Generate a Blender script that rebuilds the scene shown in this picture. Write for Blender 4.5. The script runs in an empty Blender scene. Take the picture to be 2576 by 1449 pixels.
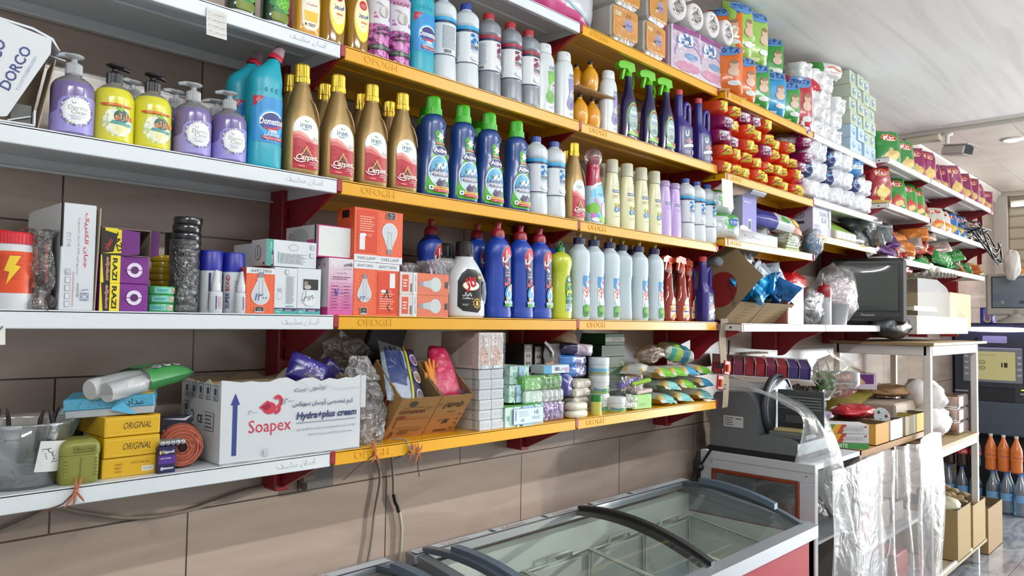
import bpy,math,random,unicodedata
from mathutils import Vector,Matrix,Euler,noise
from mathutils.geometry import tessellate_polygon
PI=math.pi;R=math.radians
SC=bpy.context.scene;COL=SC.collection
random.seed(7)
# camera, world, daylight, exposure
YAW,PITCH,ROLL=.81007,.042765,.015409
CAM=Vector((-.9935,-1.797,1.58));FPX=1900.;WPX,HPX=2576.,1449.
cf=Vector((math.cos(PITCH)*math.sin(YAW),math.cos(PITCH)*math.cos(YAW),math.sin(PITCH)))
_r=Vector((math.cos(YAW),-math.sin(YAW),0));_u=_r.cross(cf)
cr=math.cos(ROLL)*_r+math.sin(ROLL)*_u;cu=math.cos(ROLL)*_u-math.sin(ROLL)*_r
cam=bpy.data.objects.new('camera',bpy.data.cameras.new('camera'));COL.objects.link(cam)
cam.matrix_world=Matrix(((cr.x,cu.x,-cf.x,CAM.x),(cr.y,cu.y,-cf.y,CAM.y),(cr.z,cu.z,-cf.z,CAM.z),(0,0,0,1)))
cam.data.sensor_width=36;cam.data.lens=FPX/WPX*36;cam.data.clip_start=.05
SC.camera=cam
SC.view_settings.view_transform='Standard';SC.view_settings.look='None'
SC.view_settings.gamma=1;SC.view_settings.use_curve_mapping=False
SC.view_settings.exposure=0.0
SC.cycles.max_bounces=7;SC.cycles.diffuse_bounces=4;SC.cycles.glossy_bounces=3
SC.cycles.transmission_bounces=4;SC.cycles.transparent_max_bounces=14
SC.cycles.caustics_reflective=False;SC.cycles.caustics_refractive=False
SC.cycles.sample_clamp_indirect=6
wd=bpy.data.worlds.new('world');SC.world=wd;wd.use_nodes=True
wd.node_tree.nodes['Background'].inputs[0].default_value=(.86,.93,1,1)
wd.node_tree.nodes['Background'].inputs[1].default_value=1.6
def lamp(name,kind,loc,rot,energy,color=(1,1,1),**kw):
 l=bpy.data.lights.new(name,kind);l.energy=energy;l.color=color
 for k,v in kw.items():setattr(l,k,v)
 o=bpy.data.objects.new(name,l);o.location=loc;o.rotation_euler=rot;COL.objects.link(o)
 return o
sun=lamp('sun','SUN',(12,-5,4),(0,0,0),2.3,(1,.93,.84),angle=R(1.2))
sun.rotation_euler=Vector((-.86,.47,-.17)).to_track_quat('-Z','Y').to_euler()
sky=lamp('shopfront_daylight','AREA',(8.15,-3.0,1.4),(0,R(90),0),240,(.93,.97,1),shape='RECTANGLE',size=2.6,size_y=3.4)
# pixel of the photograph -> point on a plane of the shop
def ray(px,py):return cf+cr*((px-WPX/2)/FPX)-cu*((py-HPX/2)/FPX)
def atY(px,py,y):d=ray(px,py);return CAM+d*((y-CAM.y)/d.y)
def atZ(px,py,z):d=ray(px,py);return CAM+d*((z-CAM.z)/d.z)
def atX(px,py,x):d=ray(px,py);return CAM+d*((x-CAM.x)/d.x)
def sx(px,y,z):
 k=(px-WPX/2)/FPX;q=Vector((0,y,z))-CAM;q.x=0
 a=cr-cf*k
 return CAM.x-(a.y*q.y+a.z*q.z)/a.x
# materials
def lin(c):c/=255;return c/12.92 if c<=.04045 else((c+.055)/1.055)**2.4
def rgb(h):
 h=h.lstrip('#')
 if len(h)==3:h=''.join(a+a for a in h)
 return tuple(lin(int(h[i:i+2],16))for i in(0,2,4))+(1,)
MC={}
def M(h,r=.42,metal=0,**kw):
 key=(h,r,metal,tuple(sorted(kw.items())))
 if key in MC:return MC[key]
 m=bpy.data.materials.new('m_'+h.lstrip('#'));m.use_nodes=True;b=m.node_tree.nodes['Principled BSDF']
 b.inputs['Base Color'].default_value=rgb(h);b.inputs['Roughness'].default_value=r;b.inputs['Metallic'].default_value=metal
 if 'trans' in kw:b.inputs['Transmission Weight'].default_value=kw['trans']
 if 'coat' in kw:b.inputs['Coat Weight'].default_value=kw['coat'];b.inputs['Coat Roughness'].default_value=.12
 if 'sss' in kw:b.inputs['Subsurface Weight'].default_value=kw['sss'];b.inputs['Subsurface Scale'].default_value=.01
 if 'emit' in kw:b.inputs['Emission Color'].default_value=rgb(h);b.inputs['Emission Strength'].default_value=kw['emit']
 if 'bump' in kw:
  sc,st=kw['bump'];nt=m.node_tree
  tc=nt.nodes.new('ShaderNodeTexCoord');n=nt.nodes.new('ShaderNodeTexNoise');bp=nt.nodes.new('ShaderNodeBump')
  n.inputs['Scale'].default_value=sc;n.inputs['Detail'].default_value=3;bp.inputs['Strength'].default_value=st;bp.inputs['Distance'].default_value=.01
  nt.links.new(tc.outputs['Object'],n.inputs['Vector']);nt.links.new(n.outputs[0],bp.inputs['Height']);nt.links.new(bp.outputs[0],b.inputs['Normal'])
 MC[key]=m;return m
def film(tint='ffffff',haze=.12,gl=.25,rough=.12,bump=None,hazecol='e8eaec'):
 """thin clear plastic: see-through, with a sheen and a little haze"""
 key=('film',tint,haze,gl,rough,bump,hazecol)
 if key in MC:return MC[key]
 m=bpy.data.materials.new('clear_plastic');m.use_nodes=True;nt=m.node_tree;N=nt.nodes;L=nt.links
 for n in list(N):N.remove(n)
 out=N.new('ShaderNodeOutputMaterial');t=N.new('ShaderNodeBsdfTransparent');t.inputs[0].default_value=rgb(tint)
 g=N.new('ShaderNodeBsdfGlossy');g.inputs['Roughness'].default_value=rough;g.inputs[0].default_value=(1,1,1,1)
 d=N.new('ShaderNodeBsdfDiffuse');d.inputs[0].default_value=rgb(hazecol)
 tl=N.new('ShaderNodeBsdfTranslucent');tl.inputs[0].default_value=rgb(hazecol)
 md=N.new('ShaderNodeMixShader');md.inputs[0].default_value=.5;L.new(d.outputs[0],md.inputs[1]);L.new(tl.outputs[0],md.inputs[2])
 m1=N.new('ShaderNodeMixShader');m1.inputs[0].default_value=haze;L.new(t.outputs[0],m1.inputs[1]);L.new(md.outputs[0],m1.inputs[2])
 lw=N.new('ShaderNodeLayerWeight');lw.inputs['Blend'].default_value=.35
 ma=N.new('ShaderNodeMath');ma.operation='MULTIPLY_ADD';ma.inputs[1].default_value=gl;ma.inputs[2].default_value=gl*.25
 L.new(lw.outputs['Fresnel'],ma.inputs[0])
 m2=N.new('ShaderNodeMixShader');L.new(ma.outputs[0],m2.inputs[0]);L.new(m1.outputs[0],m2.inputs[1]);L.new(g.outputs[0],m2.inputs[2])
 L.new(m2.outputs[0],out.inputs[0])
 if bump:
  tc=N.new('ShaderNodeTexCoord');n=N.new('ShaderNodeTexNoise');bp=N.new('ShaderNodeBump')
  n.inputs['Scale'].default_value=bump[0];n.inputs['Detail'].default_value=4;n.inputs['Distortion'].default_value=1.2
  bp.inputs['Strength'].default_value=bump[1];bp.inputs['Distance'].default_value=.02
  L.new(tc.outputs['Object'],n.inputs['Vector']);L.new(n.outputs[0],bp.inputs['Height'])
  for s in(g,d,lw):L.new(bp.outputs[0],s.inputs['Normal'])
 MC[key]=m;return m
def tex_mat(name,build,rough=.5,coat=0):
 """build(nodes, links, object coordinates) returns the colour socket (or colour, roughness)"""
 if name in MC:return MC[name]
 m=bpy.data.materials.new(name);m.use_nodes=True;nt=m.node_tree;b=nt.nodes['Principled BSDF']
 tc=nt.nodes.new('ShaderNodeTexCoord');b.inputs['Roughness'].default_value=rough;b.inputs['Coat Weight'].default_value=coat
 o=build(nt.nodes,nt.links,tc.outputs['Object'])
 nt.links.new(o,b.inputs['Base Color']);MC[name]=m;return m
def mapping(N,L,src,rot=(0,0,0),scale=(1,1,1),loc=(0,0,0)):
 mp=N.new('ShaderNodeMapping');mp.inputs['Rotation'].default_value=rot;mp.inputs['Scale'].default_value=scale;mp.inputs['Location'].default_value=loc
 L.new(src,mp.inputs[0]);return mp.outputs[0]
def ramp(N,L,fac,stops):
 r=N.new('ShaderNodeValToRGB');e=r.color_ramp.elements
 while len(e)<len(stops):e.new(.5)
 for k,(p,c)in enumerate(stops):e[k].position=p;e[k].color=rgb(c)
 L.new(fac,r.inputs[0]);return r.outputs[0]
def noise_t(N,L,vec,scale,detail=4,dist=0):
 n=N.new('ShaderNodeTexNoise');n.inputs['Scale'].default_value=scale;n.inputs['Detail'].default_value=detail;n.inputs['Distortion'].default_value=dist
 L.new(vec,n.inputs['Vector']);return n.outputs[0]
def mixc(N,L,a,b,fac,mode='MIX'):
 n=N.new('ShaderNodeMix');n.data_type='RGBA';n.blend_type=mode
 if isinstance(fac,float):n.inputs[0].default_value=fac
 else:L.new(fac,n.inputs[0])
 for s,v in((n.inputs[6],a),(n.inputs[7],b)):
  if isinstance(v,str):s.default_value=rgb(v)
  else:L.new(v,s)
 return n.outputs[2]
# mesh accumulator
class G:
 def __init__(s):s.v=[];s.f=[];s.m=[];s.s=[];s.mats=[]
 def mi(s,mat):
  if mat not in s.mats:s.mats.append(mat)
  return s.mats.index(mat)
 def add(s,vs,fs,mat,smooth=False,xf=None):
  b=len(s.v)
  if xf is not None:vs=[xf@Vector(v)for v in vs]
  s.v+=[tuple(v)for v in vs]
  one=not isinstance(mat,list)
  k0=s.mi(mat)if one else None
  for i,f in enumerate(fs):
   s.f.append([b+j for j in f]);s.m.append(k0 if one else s.mi(mat[i]));s.s.append(smooth)
  return s
 def box(s,x0,x1,y0,y1,z0,z1,mat,bev=0,xf=None):
  if not bev:
   vs=[(x,y,z)for z in(z0,z1)for y in(y0,y1)for x in(x0,x1)]
   fs=[(0,2,3,1),(4,5,7,6),(0,1,5,4),(2,6,7,3),(0,4,6,2),(1,3,7,5)]
   return s.add(vs,fs,mat,False,xf)
  bev=min(bev,(x1-x0)*.45,(y1-y0)*.45,(z1-z0)*.45)
  vs=[];ix={}
  for i,X in enumerate((x0,x1)):
   for j,Y in enumerate((y0,y1)):
    for k,Z in enumerate((z0,z1)):
     dx,dy,dz=(bev if i==0 else-bev),(bev if j==0 else-bev),(bev if k==0 else-bev)
     for a,p in enumerate(((X,Y+dy,Z+dz),(X+dx,Y,Z+dz),(X+dx,Y+dy,Z))):ix[(i,j,k,a)]=len(vs);vs.append(p)
  fs=[]
  for i in(0,1):
   q=[ix[(i,0,0,0)],ix[(i,1,0,0)],ix[(i,1,1,0)],ix[(i,0,1,0)]];fs.append(q if i else q[::-1])
   q=[ix[(0,i,0,1)],ix[(1,i,0,1)],ix[(1,i,1,1)],ix[(0,i,1,1)]];fs.append(q[::-1]if i else q)
   q=[ix[(0,0,i,2)],ix[(1,0,i,2)],ix[(1,1,i,2)],ix[(0,1,i,2)]];fs.append(q if i else q[::-1])
  for j in(0,1):
   for k in(0,1):
    q=[ix[(0,j,k,1)],ix[(1,j,k,1)],ix[(1,j,k,2)],ix[(0,j,k,2)]];fs.append(q if(j==k)else q[::-1])
    q=[ix[(j,0,k,0)],ix[(j,1,k,0)],ix[(j,1,k,2)],ix[(j,0,k,2)]];fs.append(q[::-1]if(j==k)else q)
    q=[ix[(j,k,0,0)],ix[(j,k,1,0)],ix[(j,k,1,1)],ix[(j,k,0,1)]];fs.append(q if(j==k)else q[::-1])
  for i in(0,1):
   for j in(0,1):
    for k in(0,1):
     q=[ix[(i,j,k,a)]for a in(0,1,2)];fs.append(q if(i+j+k)%2 else q[::-1])
  return s.add(vs,fs,mat,False,xf)
 def loft(s,rings,mat,caps=True,smooth=True,xf=None,close=True):
  n=len(rings[0]);vs=[p for r in rings for p in r];fs=[];ms=[]
  for i in range(len(rings)-1):
   for j in range(n if close else n-1):
    k=(j+1)%n;fs.append((i*n+j,i*n+k,(i+1)*n+k,(i+1)*n+j))
    if isinstance(mat,list):ms.append(mat[i])
  s.add(vs,fs,ms if isinstance(mat,list)else mat,smooth,xf)
  if caps:
   mb=mat[0]if isinstance(mat,list)else mat;mt=mat[-1]if isinstance(mat,list)else mat
   s.add(rings[0],[list(range(n))[::-1]],mb,False,xf);s.add(rings[-1],[list(range(n))],mt,False,xf)
  return s
 def lathe(s,prof,mat,seg=24,caps=True,smooth=True,xf=None):
  return s.loft([[(r*math.cos(2*PI*k/seg),r*math.sin(2*PI*k/seg),z)for k in range(seg)]for r,z in prof],mat,caps,smooth,xf)
 def tube(s,pts,r,mat,seg=8,caps=True,xf=None,closed=False):
  P=[Vector(p)for p in pts];rings=[];up=None
  for i,p in enumerate(P):
   if closed:t=P[(i+1)%len(P)]-P[i-1]
   else:t=(P[min(i+1,len(P)-1)]-P[max(i-1,0)])
   t.normalize()
   if up is None:up=t.orthogonal().normalized()
   up=(up-t*up.dot(t)).normalized();b=t.cross(up)
   rr=r[i]if isinstance(r,(list,tuple))else r
   rings.append([p+up*(rr*math.cos(2*PI*k/seg))+b*(rr*math.sin(2*PI*k/seg))for k in range(seg)])
  if closed:rings.append(rings[0])
  return s.loft(rings,mat,caps and not closed,True,xf)
 def prism(s,pts,d0,d1,mat,axis='y',xf=None,smooth=False):
  """2D outline (a, b) extruded along an axis"""
  def P(a,b,d):return{'y':(a,d,b),'x':(d,a,b),'z':(a,b,d)}[axis]
  n=len(pts);vs=[P(a,b,d0)for a,b in pts]+[P(a,b,d1)for a,b in pts]
  tri=tessellate_polygon([[Vector((a,b,0))for a,b in pts]])
  fs=[list(t)for t in tri]+[[i+n for i in t][::-1]for t in tri]+[(i,(i+1)%n,(i+1)%n+n,i+n)for i in range(n)]
  return s.add(vs,fs,mat,smooth,xf)
 def grid(s,fn,nu,nv,mat,smooth=True,xf=None,flip=False):
  """fn(a, b) with a, b in 0..1; mat may be a function of (a, b)"""
  vs=[fn(i/nu,j/nv)for j in range(nv+1)for i in range(nu+1)];fs=[];ms=[]
  for j in range(nv):
   for i in range(nu):
    q=(j*(nu+1)+i,j*(nu+1)+i+1,(j+1)*(nu+1)+i+1,(j+1)*(nu+1)+i);fs.append(q[::-1]if flip else q)
    if callable(mat):ms.append(mat((i+.5)/nu,(j+.5)/nv))
  return s.add(vs,fs,ms if callable(mat)else mat,smooth,xf)
 def sphere(s,c,r,mat,nu=16,nv=10,xf=None):
  rx,ry,rz=r if isinstance(r,(tuple,list))else(r,r,r)
  return s.grid(lambda a,b:(c[0]+rx*math.cos(2*PI*a)*math.sin(PI*b),c[1]+ry*math.sin(2*PI*a)*math.sin(PI*b),c[2]-rz*math.cos(PI*b)),nu,nv,mat,True,xf)
 def build(s,name,parent=None,loc=(0,0,0),rot=(0,0,0)):
  me=bpy.data.meshes.new(name);me.from_pydata(s.v,[],s.f)
  for m in s.mats:me.materials.append(m)
  me.polygons.foreach_set('material_index',s.m);me.polygons.foreach_set('use_smooth',s.s);me.update()
  o=bpy.data.objects.new(name,me);COL.objects.link(o);o.location=loc;o.rotation_euler=rot
  if parent:o.parent=parent
  return o
def tag(o,label=None,cat=None,group=None,kind=None):
 if label:o['label']=label
 if cat:o['category']=cat
 if group:o['group']=group
 if kind:o['kind']=kind
 return o
def thing(name,label,cat,loc=(0,0,0),rot=0,group=None):
 o=bpy.data.objects.new(name,None);COL.objects.link(o);o.empty_display_size=.05;o.location=loc
 o.rotation_euler=rot if isinstance(rot,(tuple,list))else(0,0,rot)
 return tag(o,label,cat,group)
def struct(g,name):return tag(g.build(name),kind='structure')
def kids(o):return[c for c in o.children]
KID={}
def dup(root,loc,rot=0,label=None,scale=None,group=None):
 r=root.copy();COL.objects.link(r);r.location=loc
 r.rotation_euler=rot if isinstance(rot,(tuple,list))else(0,0,rot)
 if label:r['label']=label
 if group:r['group']=group
 if scale:r.scale=(scale,)*3 if not isinstance(scale,(tuple,list))else scale
 if root.name not in KID:KID[root.name]=[(c,[g for g in c.children])for c in root.children]
 for c,gs in KID[root.name]:
  c2=c.copy();COL.objects.link(c2);c2.parent=r
  for g in gs:g2=g.copy();COL.objects.link(g2);g2.parent=c2
 return r
class Kind:
 """the first put() moves the thing that was built, the later ones copy it"""
 def __init__(s,root):s.root=root;s.used=False
 def put(s,loc,label,rot=0,scale=None,group=None):
  if s.used:return dup(s.root,loc,rot,label,scale,group)
  s.used=True;o=s.root;o.location=loc;o.rotation_euler=rot if isinstance(rot,(tuple,list))else(0,0,rot);o['label']=label
  if scale:o.scale=(scale,)*3 if not isinstance(scale,(tuple,list))else scale
  if group:o['group']=group
  KID[o.name]=[(c,[g for g in c.children])for c in o.children]
  return o
# lettering (Persian letters joined and set right to left)
FORM={}
for cp in list(range(0xFB50,0xFE00))+list(range(0xFE70,0xFEFD)):
 d=unicodedata.decomposition(chr(cp)).split()
 if len(d)==2 and d[0]in('<isolated>','<final>','<initial>','<medial>'):FORM.setdefault(chr(int(d[1],16)),{})[d[0][1:4]]=chr(cp)
def fa(s):
 if not any(ord(c)>0x5FF for c in s):return s
 out=[];joins=lambda c:'ini' in FORM.get(c,{})
 for i,c in enumerate(s):
  f=FORM.get(c,{});pv=i>0 and joins(s[i-1]);nx=i+1<len(s)and s[i+1]in FORM and joins(c)
  out.append(f.get('med' if pv and nx and 'med' in f else 'fin' if pv and 'fin' in f else 'ini' if nx and 'ini' in f else 'iso',c))
 o='';num=''
 for ch in reversed(out):
  if ch in '0123456789۰۱۲۳۴۵۶۷۸۹':num=ch+num
  else:o+=num+ch;num=''
 return o+num
TX={}
def glyphs(s,bold=0,shear=0,ext=0,bev=0):
 key=(s,bold,shear,ext,bev)
 if key in TX:return TX[key]
 c=bpy.data.curves.new('lettering','FONT');c.body=fa(s);c.resolution_u=2;c.offset=bold;c.shear=shear;c.extrude=ext;c.bevel_depth=bev
 o=bpy.data.objects.new('lettering',c);me=o.to_mesh()
 vs=[tuple(v.co)for v in me.vertices];fs=[tuple(p.vertices)for p in me.polygons]
 o.to_mesh_clear();bpy.data.objects.remove(o);bpy.data.curves.remove(c)
 if not vs:TX[key]=([],[],1,1);return TX[key]
 x0,x1=min(v[0]for v in vs),max(v[0]for v in vs);y0,y1=min(v[1]for v in vs),max(v[1]for v in vs)
 vs=[(v[0]-(x0+x1)/2,v[1]-(y0+y1)/2,v[2])for v in vs]
 TX[key]=(vs,fs,x1-x0,y1-y0);return TX[key]
class Dec:
 """printed shapes laid on a surface: surf(u, v, height over it) -> point"""
 def __init__(s,surf,step=None,vstep=None,e=.0005,de=.00022,r=.4):s.surf=surf;s.step=step;s.vstep=vstep;s.e=e;s.de=de;s.g=G();s.r=r
 def _split(s,polys,ax,st):
  out=[]
  for p in polys:
   lo=min(q[ax]for q in p);hi=max(q[ax]for q in p)
   if hi-lo<=st:out.append(p);continue
   k=math.floor(lo/st)+1;rest=p
   while rest and k*st<hi-1e-9:
    c=k*st;a=[];b=[]
    for i in range(len(rest)):
     P,Q=rest[i],rest[(i+1)%len(rest)]
     if P[ax]<=c:a.append(P)
     if P[ax]>=c:b.append(P)
     if(P[ax]-c)*(Q[ax]-c)<0:
      t=(c-P[ax])/(Q[ax]-P[ax]);w=(P[0]+t*(Q[0]-P[0]),P[1]+t*(Q[1]-P[1]));a.append(w);b.append(w)
    if len(a)>2:out.append(a)
    rest=b;k+=1
   if len(rest)>2:out.append(rest)
  return out
 def emit(s,polys,col):
  if s.step:polys=s._split(polys,0,s.step)
  if s.vstep:polys=s._split(polys,1,s.vstep)
  mat=M(col,s.r)if isinstance(col,str)else col
  vs=[];fs=[];ix={}
  for p in polys:
   f=[]
   for q in p:
    k=(round(q[0],6),round(q[1],6))
    if k not in ix:ix[k]=len(vs);vs.append(s.surf(q[0],q[1],s.e))
    if not f or f[-1]!=ix[k]:f.append(ix[k])
   if f and f[0]==f[-1]:f.pop()
   if len(f)>2:fs.append(f)
  s.g.add(vs,fs,mat,bool(s.step));s.e+=s.de
  return s
 def poly(s,pts,col):
  tri=tessellate_polygon([[Vector((a,b,0))for a,b in pts]])
  out=[]
  for t in tri:
   p=[pts[i]for i in t]
   if(p[1][0]-p[0][0])*(p[2][1]-p[0][1])-(p[1][1]-p[0][1])*(p[2][0]-p[0][0])<0:p=p[::-1]
   out.append(p)
  return s.emit(out,col)
 def rect(s,x0,y0,x1,y1,col,r=0,rot=0):
  if r:
   pts=[]
   for cx,cy,a0 in((x1-r,y0+r,-90),(x1-r,y1-r,0),(x0+r,y1-r,90),(x0+r,y0+r,180)):
    pts+=[(cx+r*math.cos(R(a0+t)),cy+r*math.sin(R(a0+t)))for t in(0,30,60,90)]
  else:pts=[(x0,y0),(x1,y0),(x1,y1),(x0,y1)]
  if rot:
   cx,cy=(x0+x1)/2,(y0+y1)/2;c,q=math.cos(rot),math.sin(rot)
   pts=[(cx+(a-cx)*c-(b-cy)*q,cy+(a-cx)*q+(b-cy)*c)for a,b in pts]
  return s.poly(pts,col)
 def ell(s,cx,cy,rx,ry,col,n=22,rot=0,a0=0,a1=360):
  c,q=math.cos(rot),math.sin(rot);pts=[]
  for k in range(n if a1-a0>=360 else n+1):
   t=R(a0+(a1-a0)*k/n);a,b=rx*math.cos(t),ry*math.sin(t);pts.append((cx+a*c-b*q,cy+a*q+b*c))
  return s.poly(pts,col)
 def ring(s,cx,cy,rx,ry,w,col,n=26,a0=0,a1=360,rot=0):
  polys=[];c,q=math.cos(rot),math.sin(rot)
  def P(k,d):t=R(a0+(a1-a0)*k/n);a,b=(rx+d)*math.cos(t),(ry+d)*math.sin(t);return(cx+a*c-b*q,cy+a*q+b*c)
  for k in range(n):polys.append([P(k,-w/2),P(k,w/2),P(k+1,w/2),P(k+1,-w/2)])
  return s.emit(polys,col)
 def line(s,pts,w,col):
  polys=[]
  for i in range(len(pts)-1):
   (a,b),(c,d)=pts[i],pts[i+1];l=math.hypot(c-a,d-b)or 1e-9;nx,ny=-(d-b)/l*w/2,(c-a)/l*w/2
   ex,ey=(c-a)/l*w*.25,(d-b)/l*w*.25
   polys.append([(a-ex-nx,b-ey-ny),(c+ex-nx,d+ey-ny),(c+ex+nx,d+ey+ny),(a-ex+nx,b-ey+ny)])
  return s.emit(polys,col)
 def text(s,t,cx,cy,col,w=None,h=None,rot=0,bold=0,shear=0,flip=False):
  vs,fs,tw,th=glyphs(t,bold,shear)
  if w and h:kx,ky=w/tw,h/th
  elif w:kx=ky=w/tw
  else:kx=ky=h/th
  if flip:rot+=PI
  c,q=math.cos(rot),math.sin(rot)
  P=[(cx+v[0]*kx*c-v[1]*ky*q,cy+v[0]*kx*q+v[1]*ky*c)for v in vs]
  return s.emit([[P[i]for i in f]for f in fs],col)
 def lines(s,x0,x1,y0,y1,n,col,fill=.45,jit=.25,seed=1):
  """small print: rows too fine to read"""
  rr=random.Random(seed);polys=[]
  for k in range(n):
   y=y1-(k+.5)*(y1-y0)/n;hh=(y1-y0)/n*fill/2;x=x0
   e=x1-(x1-x0)*jit*rr.random()
   while x<e:
    l=min((x1-x0)*rr.uniform(.06,.22),e-x);polys.append([(x,y-hh),(x+l,y-hh),(x+l,y+hh),(x,y+hh)]);x+=l+(x1-x0)*.03
  return s.emit(polys,col)
 def bars(s,x0,x1,y0,y1,col='20242a',seed=2):
  rr=random.Random(seed);polys=[];x=x0
  while x<x1:w=(x1-x0)*rr.choice((.015,.03,.045));polys.append([(x,y0),(x+w,y0),(x+w,y1),(x,y1)]);x+=w+(x1-x0)*rr.choice((.02,.035))
  return s.emit(polys,col)
 def build(s,name,parent):return s.g.build(name,parent)
def flat(o,ux,vx):
 """a flat printed face through o; u along ux, v along vx"""
 o,ux,vx=Vector(o),Vector(ux).normalized(),Vector(vx).normalized();n=ux.cross(vx)
 return lambda u,v,e:o+ux*u+vx*v+n*e
FRONT=lambda y:flat((0,y,0),(1,0,0),(0,0,1))
LEFT=lambda x:flat((x,0,0),(0,-1,0),(0,0,1))
TOP=lambda z:flat((0,0,z),(1,0,0),(0,1,0))
def dense(prof,n=5):
 """smooth a (z, rx, ry, exponent, centre) profile; a repeated z keeps a hard step"""
 P=[tuple(p)+(2.,)*(4-len(p))if len(p)<4 else tuple(p)for p in prof];P=[p+(0.,)*(5-len(p))for p in P];out=[]
 def tang(i,k):
  if i<=0 or i>=len(P)-1:return 0
  a,b,c=P[i-1],P[i],P[i+1]
  if b[0]-a[0]<1e-6 or c[0]-b[0]<1e-6:return 0
  d0,d1=(b[k]-a[k])/(b[0]-a[0]),(c[k]-b[k])/(c[0]-b[0])
  return 0 if d0*d1<=0 else 2*d0*d1/(d0+d1)
 for i in range(len(P)-1):
  a,b=P[i],P[i+1];dz=b[0]-a[0]
  m=n if dz>.004 else 1
  for t in range(m):
   t/=m;row=[a[0]+dz*t]
   for k in(1,2,3,4):
    h00,h10,h01,h11=2*t**3-3*t*t+1,t**3-2*t*t+t,-2*t**3+3*t*t,t**3-t*t
    row.append(h00*a[k]+h10*dz*tang(i,k)+h01*b[k]+h11*dz*tang(i+1,k))
   out.append(tuple(row))
 out.append(P[-1]);return out
def sel(z,rx,ry,n,cx,seg=30,cy=0):
 pts=[]
 for k in range(seg):
  t=2*PI*k/seg-PI/2;c,s=math.cos(t),math.sin(t)
  pts.append((cx+rx*math.copysign(abs(c)**(2/n),c),cy+ry*math.copysign(abs(s)**(2/n),s),z))
 return pts
class Body:
 """a bottle body from a profile; .surf lays print on its aisle side"""
 def __init__(s,prof,n=5,seg=30):s.p=dense(prof,n);s.seg=seg
 def at(s,z):
  p=s.p
  if z<=p[0][0]:return p[0]
  for a,b in zip(p,p[1:]):
   if a[0]<=z<=b[0]and b[0]>a[0]:
    t=(z-a[0])/(b[0]-a[0]);return tuple(a[k]+t*(b[k]-a[k])for k in range(5))
  return p[-1]
 def surf(s,u,z,e):
  _,rx,ry,n,cx=s.at(z);a=min(abs(u-cx)/(rx+e),.9995)
  return(u,-(ry+e)*(1-a**n)**(1/n),z)
 def wrap(s,u,z,e):
  """round bodies: u is arc length"""
  _,rx,ry,n,cx=s.at(z);t=u/rx;return(cx+(rx+e)*math.sin(t),-(ry+e)*math.cos(t),z)
 def rings(s):return[sel(p[0],p[1],p[2],p[3],p[4],s.seg)for p in s.p]
 def add(s,g,mat):
  """mat: a material or a function of height"""
  rr=s.rings();return g.loft(rr,[mat((s.p[i][0]+s.p[i+1][0])/2)for i in range(len(rr)-1)]if callable(mat)else mat)
 def mesh(s,mat,name='body',parent=None):g=G();s.add(g,mat);return g.build(name,parent)
def ribbed(prof,mat,ribs=36,depth=.0008,seg=72,xf=None):
 g=G();rings=[]
 for r,z in prof:rings.append([((r-depth*(k%2))*math.cos(2*PI*k/seg),(r-depth*(k%2))*math.sin(2*PI*k/seg),z)for k in range(seg)])
 return g.loft(rings,mat,True,False,xf)
def nz(x,y,z,s=1.):return noise.noise(Vector((x*s,y*s,z*s)))
# the shop
LAMP=128
FZ=.09
CZ=3.0
def tile_nodes(N,L,src):
 sp=N.new('ShaderNodeSeparateXYZ');L.new(src,sp.inputs[0]);cb=N.new('ShaderNodeCombineXYZ')
 L.new(sp.outputs[0],cb.inputs[0]);L.new(sp.outputs[2],cb.inputs[1])
 v=mapping(N,L,cb.outputs[0],loc=(-.084,-.139,0))
 b=N.new('ShaderNodeTexBrick');b.offset=.5;b.inputs['Scale'].default_value=1;b.inputs['Brick Width'].default_value=.581;b.inputs['Row Height'].default_value=.3263
 b.inputs['Mortar Size'].default_value=.0022;b.inputs['Mortar Smooth'].default_value=.2;b.inputs['Bias'].default_value=0
 b.inputs['Color1'].default_value=rgb('a8998e');b.inputs['Color2'].default_value=rgb('b3a499');b.inputs['Mortar'].default_value=rgb('4c4038')
 L.new(v,b.inputs['Vector'])
 st=noise_t(N,L,mapping(N,L,src,rot=(0,.5,0),scale=(1.5,1.5,9)),1.6,5,.8)
 c2=ramp(N,L,st,((.3,'d8d2cc'),(.62,'ffffff')))
 return mixc(N,L,b.outputs[0],c2,.55,'MULTIPLY')
TILE=tex_mat('wall_tile',tile_nodes,.22)
def floor_nodes(N,L,src):
 b=N.new('ShaderNodeTexBrick');b.offset=.5;b.inputs['Scale'].default_value=1;b.inputs['Brick Width'].default_value=.8;b.inputs['Row Height'].default_value=.4
 b.inputs['Mortar Size'].default_value=.0025;b.inputs['Color1'].default_value=rgb('a4a8ae');b.inputs['Color2'].default_value=rgb('b6babf');b.inputs['Mortar'].default_value=rgb('6c6e73')
 L.new(src,b.inputs['Vector'])
 n=noise_t(N,L,mapping(N,L,src,rot=(0,0,.5),scale=(1,3.5,1)),3.2,8,1.5)
 return mixc(N,L,b.outputs[0],ramp(N,L,n,((.3,'7e838c'),(.5,'d9dcdf'),(.7,'ffffff'))),.8,'MULTIPLY')
def ceil_nodes(N,L,src):
 n=noise_t(N,L,mapping(N,L,src,rot=(0,0,.12),scale=(1.2,14,1)),.8,6,.6)
 return ramp(N,L,n,((.3,'dedbd8'),(.5,'ebe9e7'),(.68,'f0eeec')))
def pvc_nodes(N,L,src):
 n=noise_t(N,L,src,5,6,.4)
 return ramp(N,L,n,((.3,'cfc4b6'),(.6,'d8d0c6')))
CEIL=tex_mat('ceiling_plaster',ceil_nodes,.75);PVC=tex_mat('ceiling_board',pvc_nodes,.45)
WHITEP=M('d9d9d6',.5);TRIM=M('cdcac4',.5)
XB=4.925
g=G();g.box(-3.2,8.28,0,.15,FZ-.1,CZ+.1,TILE);struct(g,'wall_back')
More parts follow.
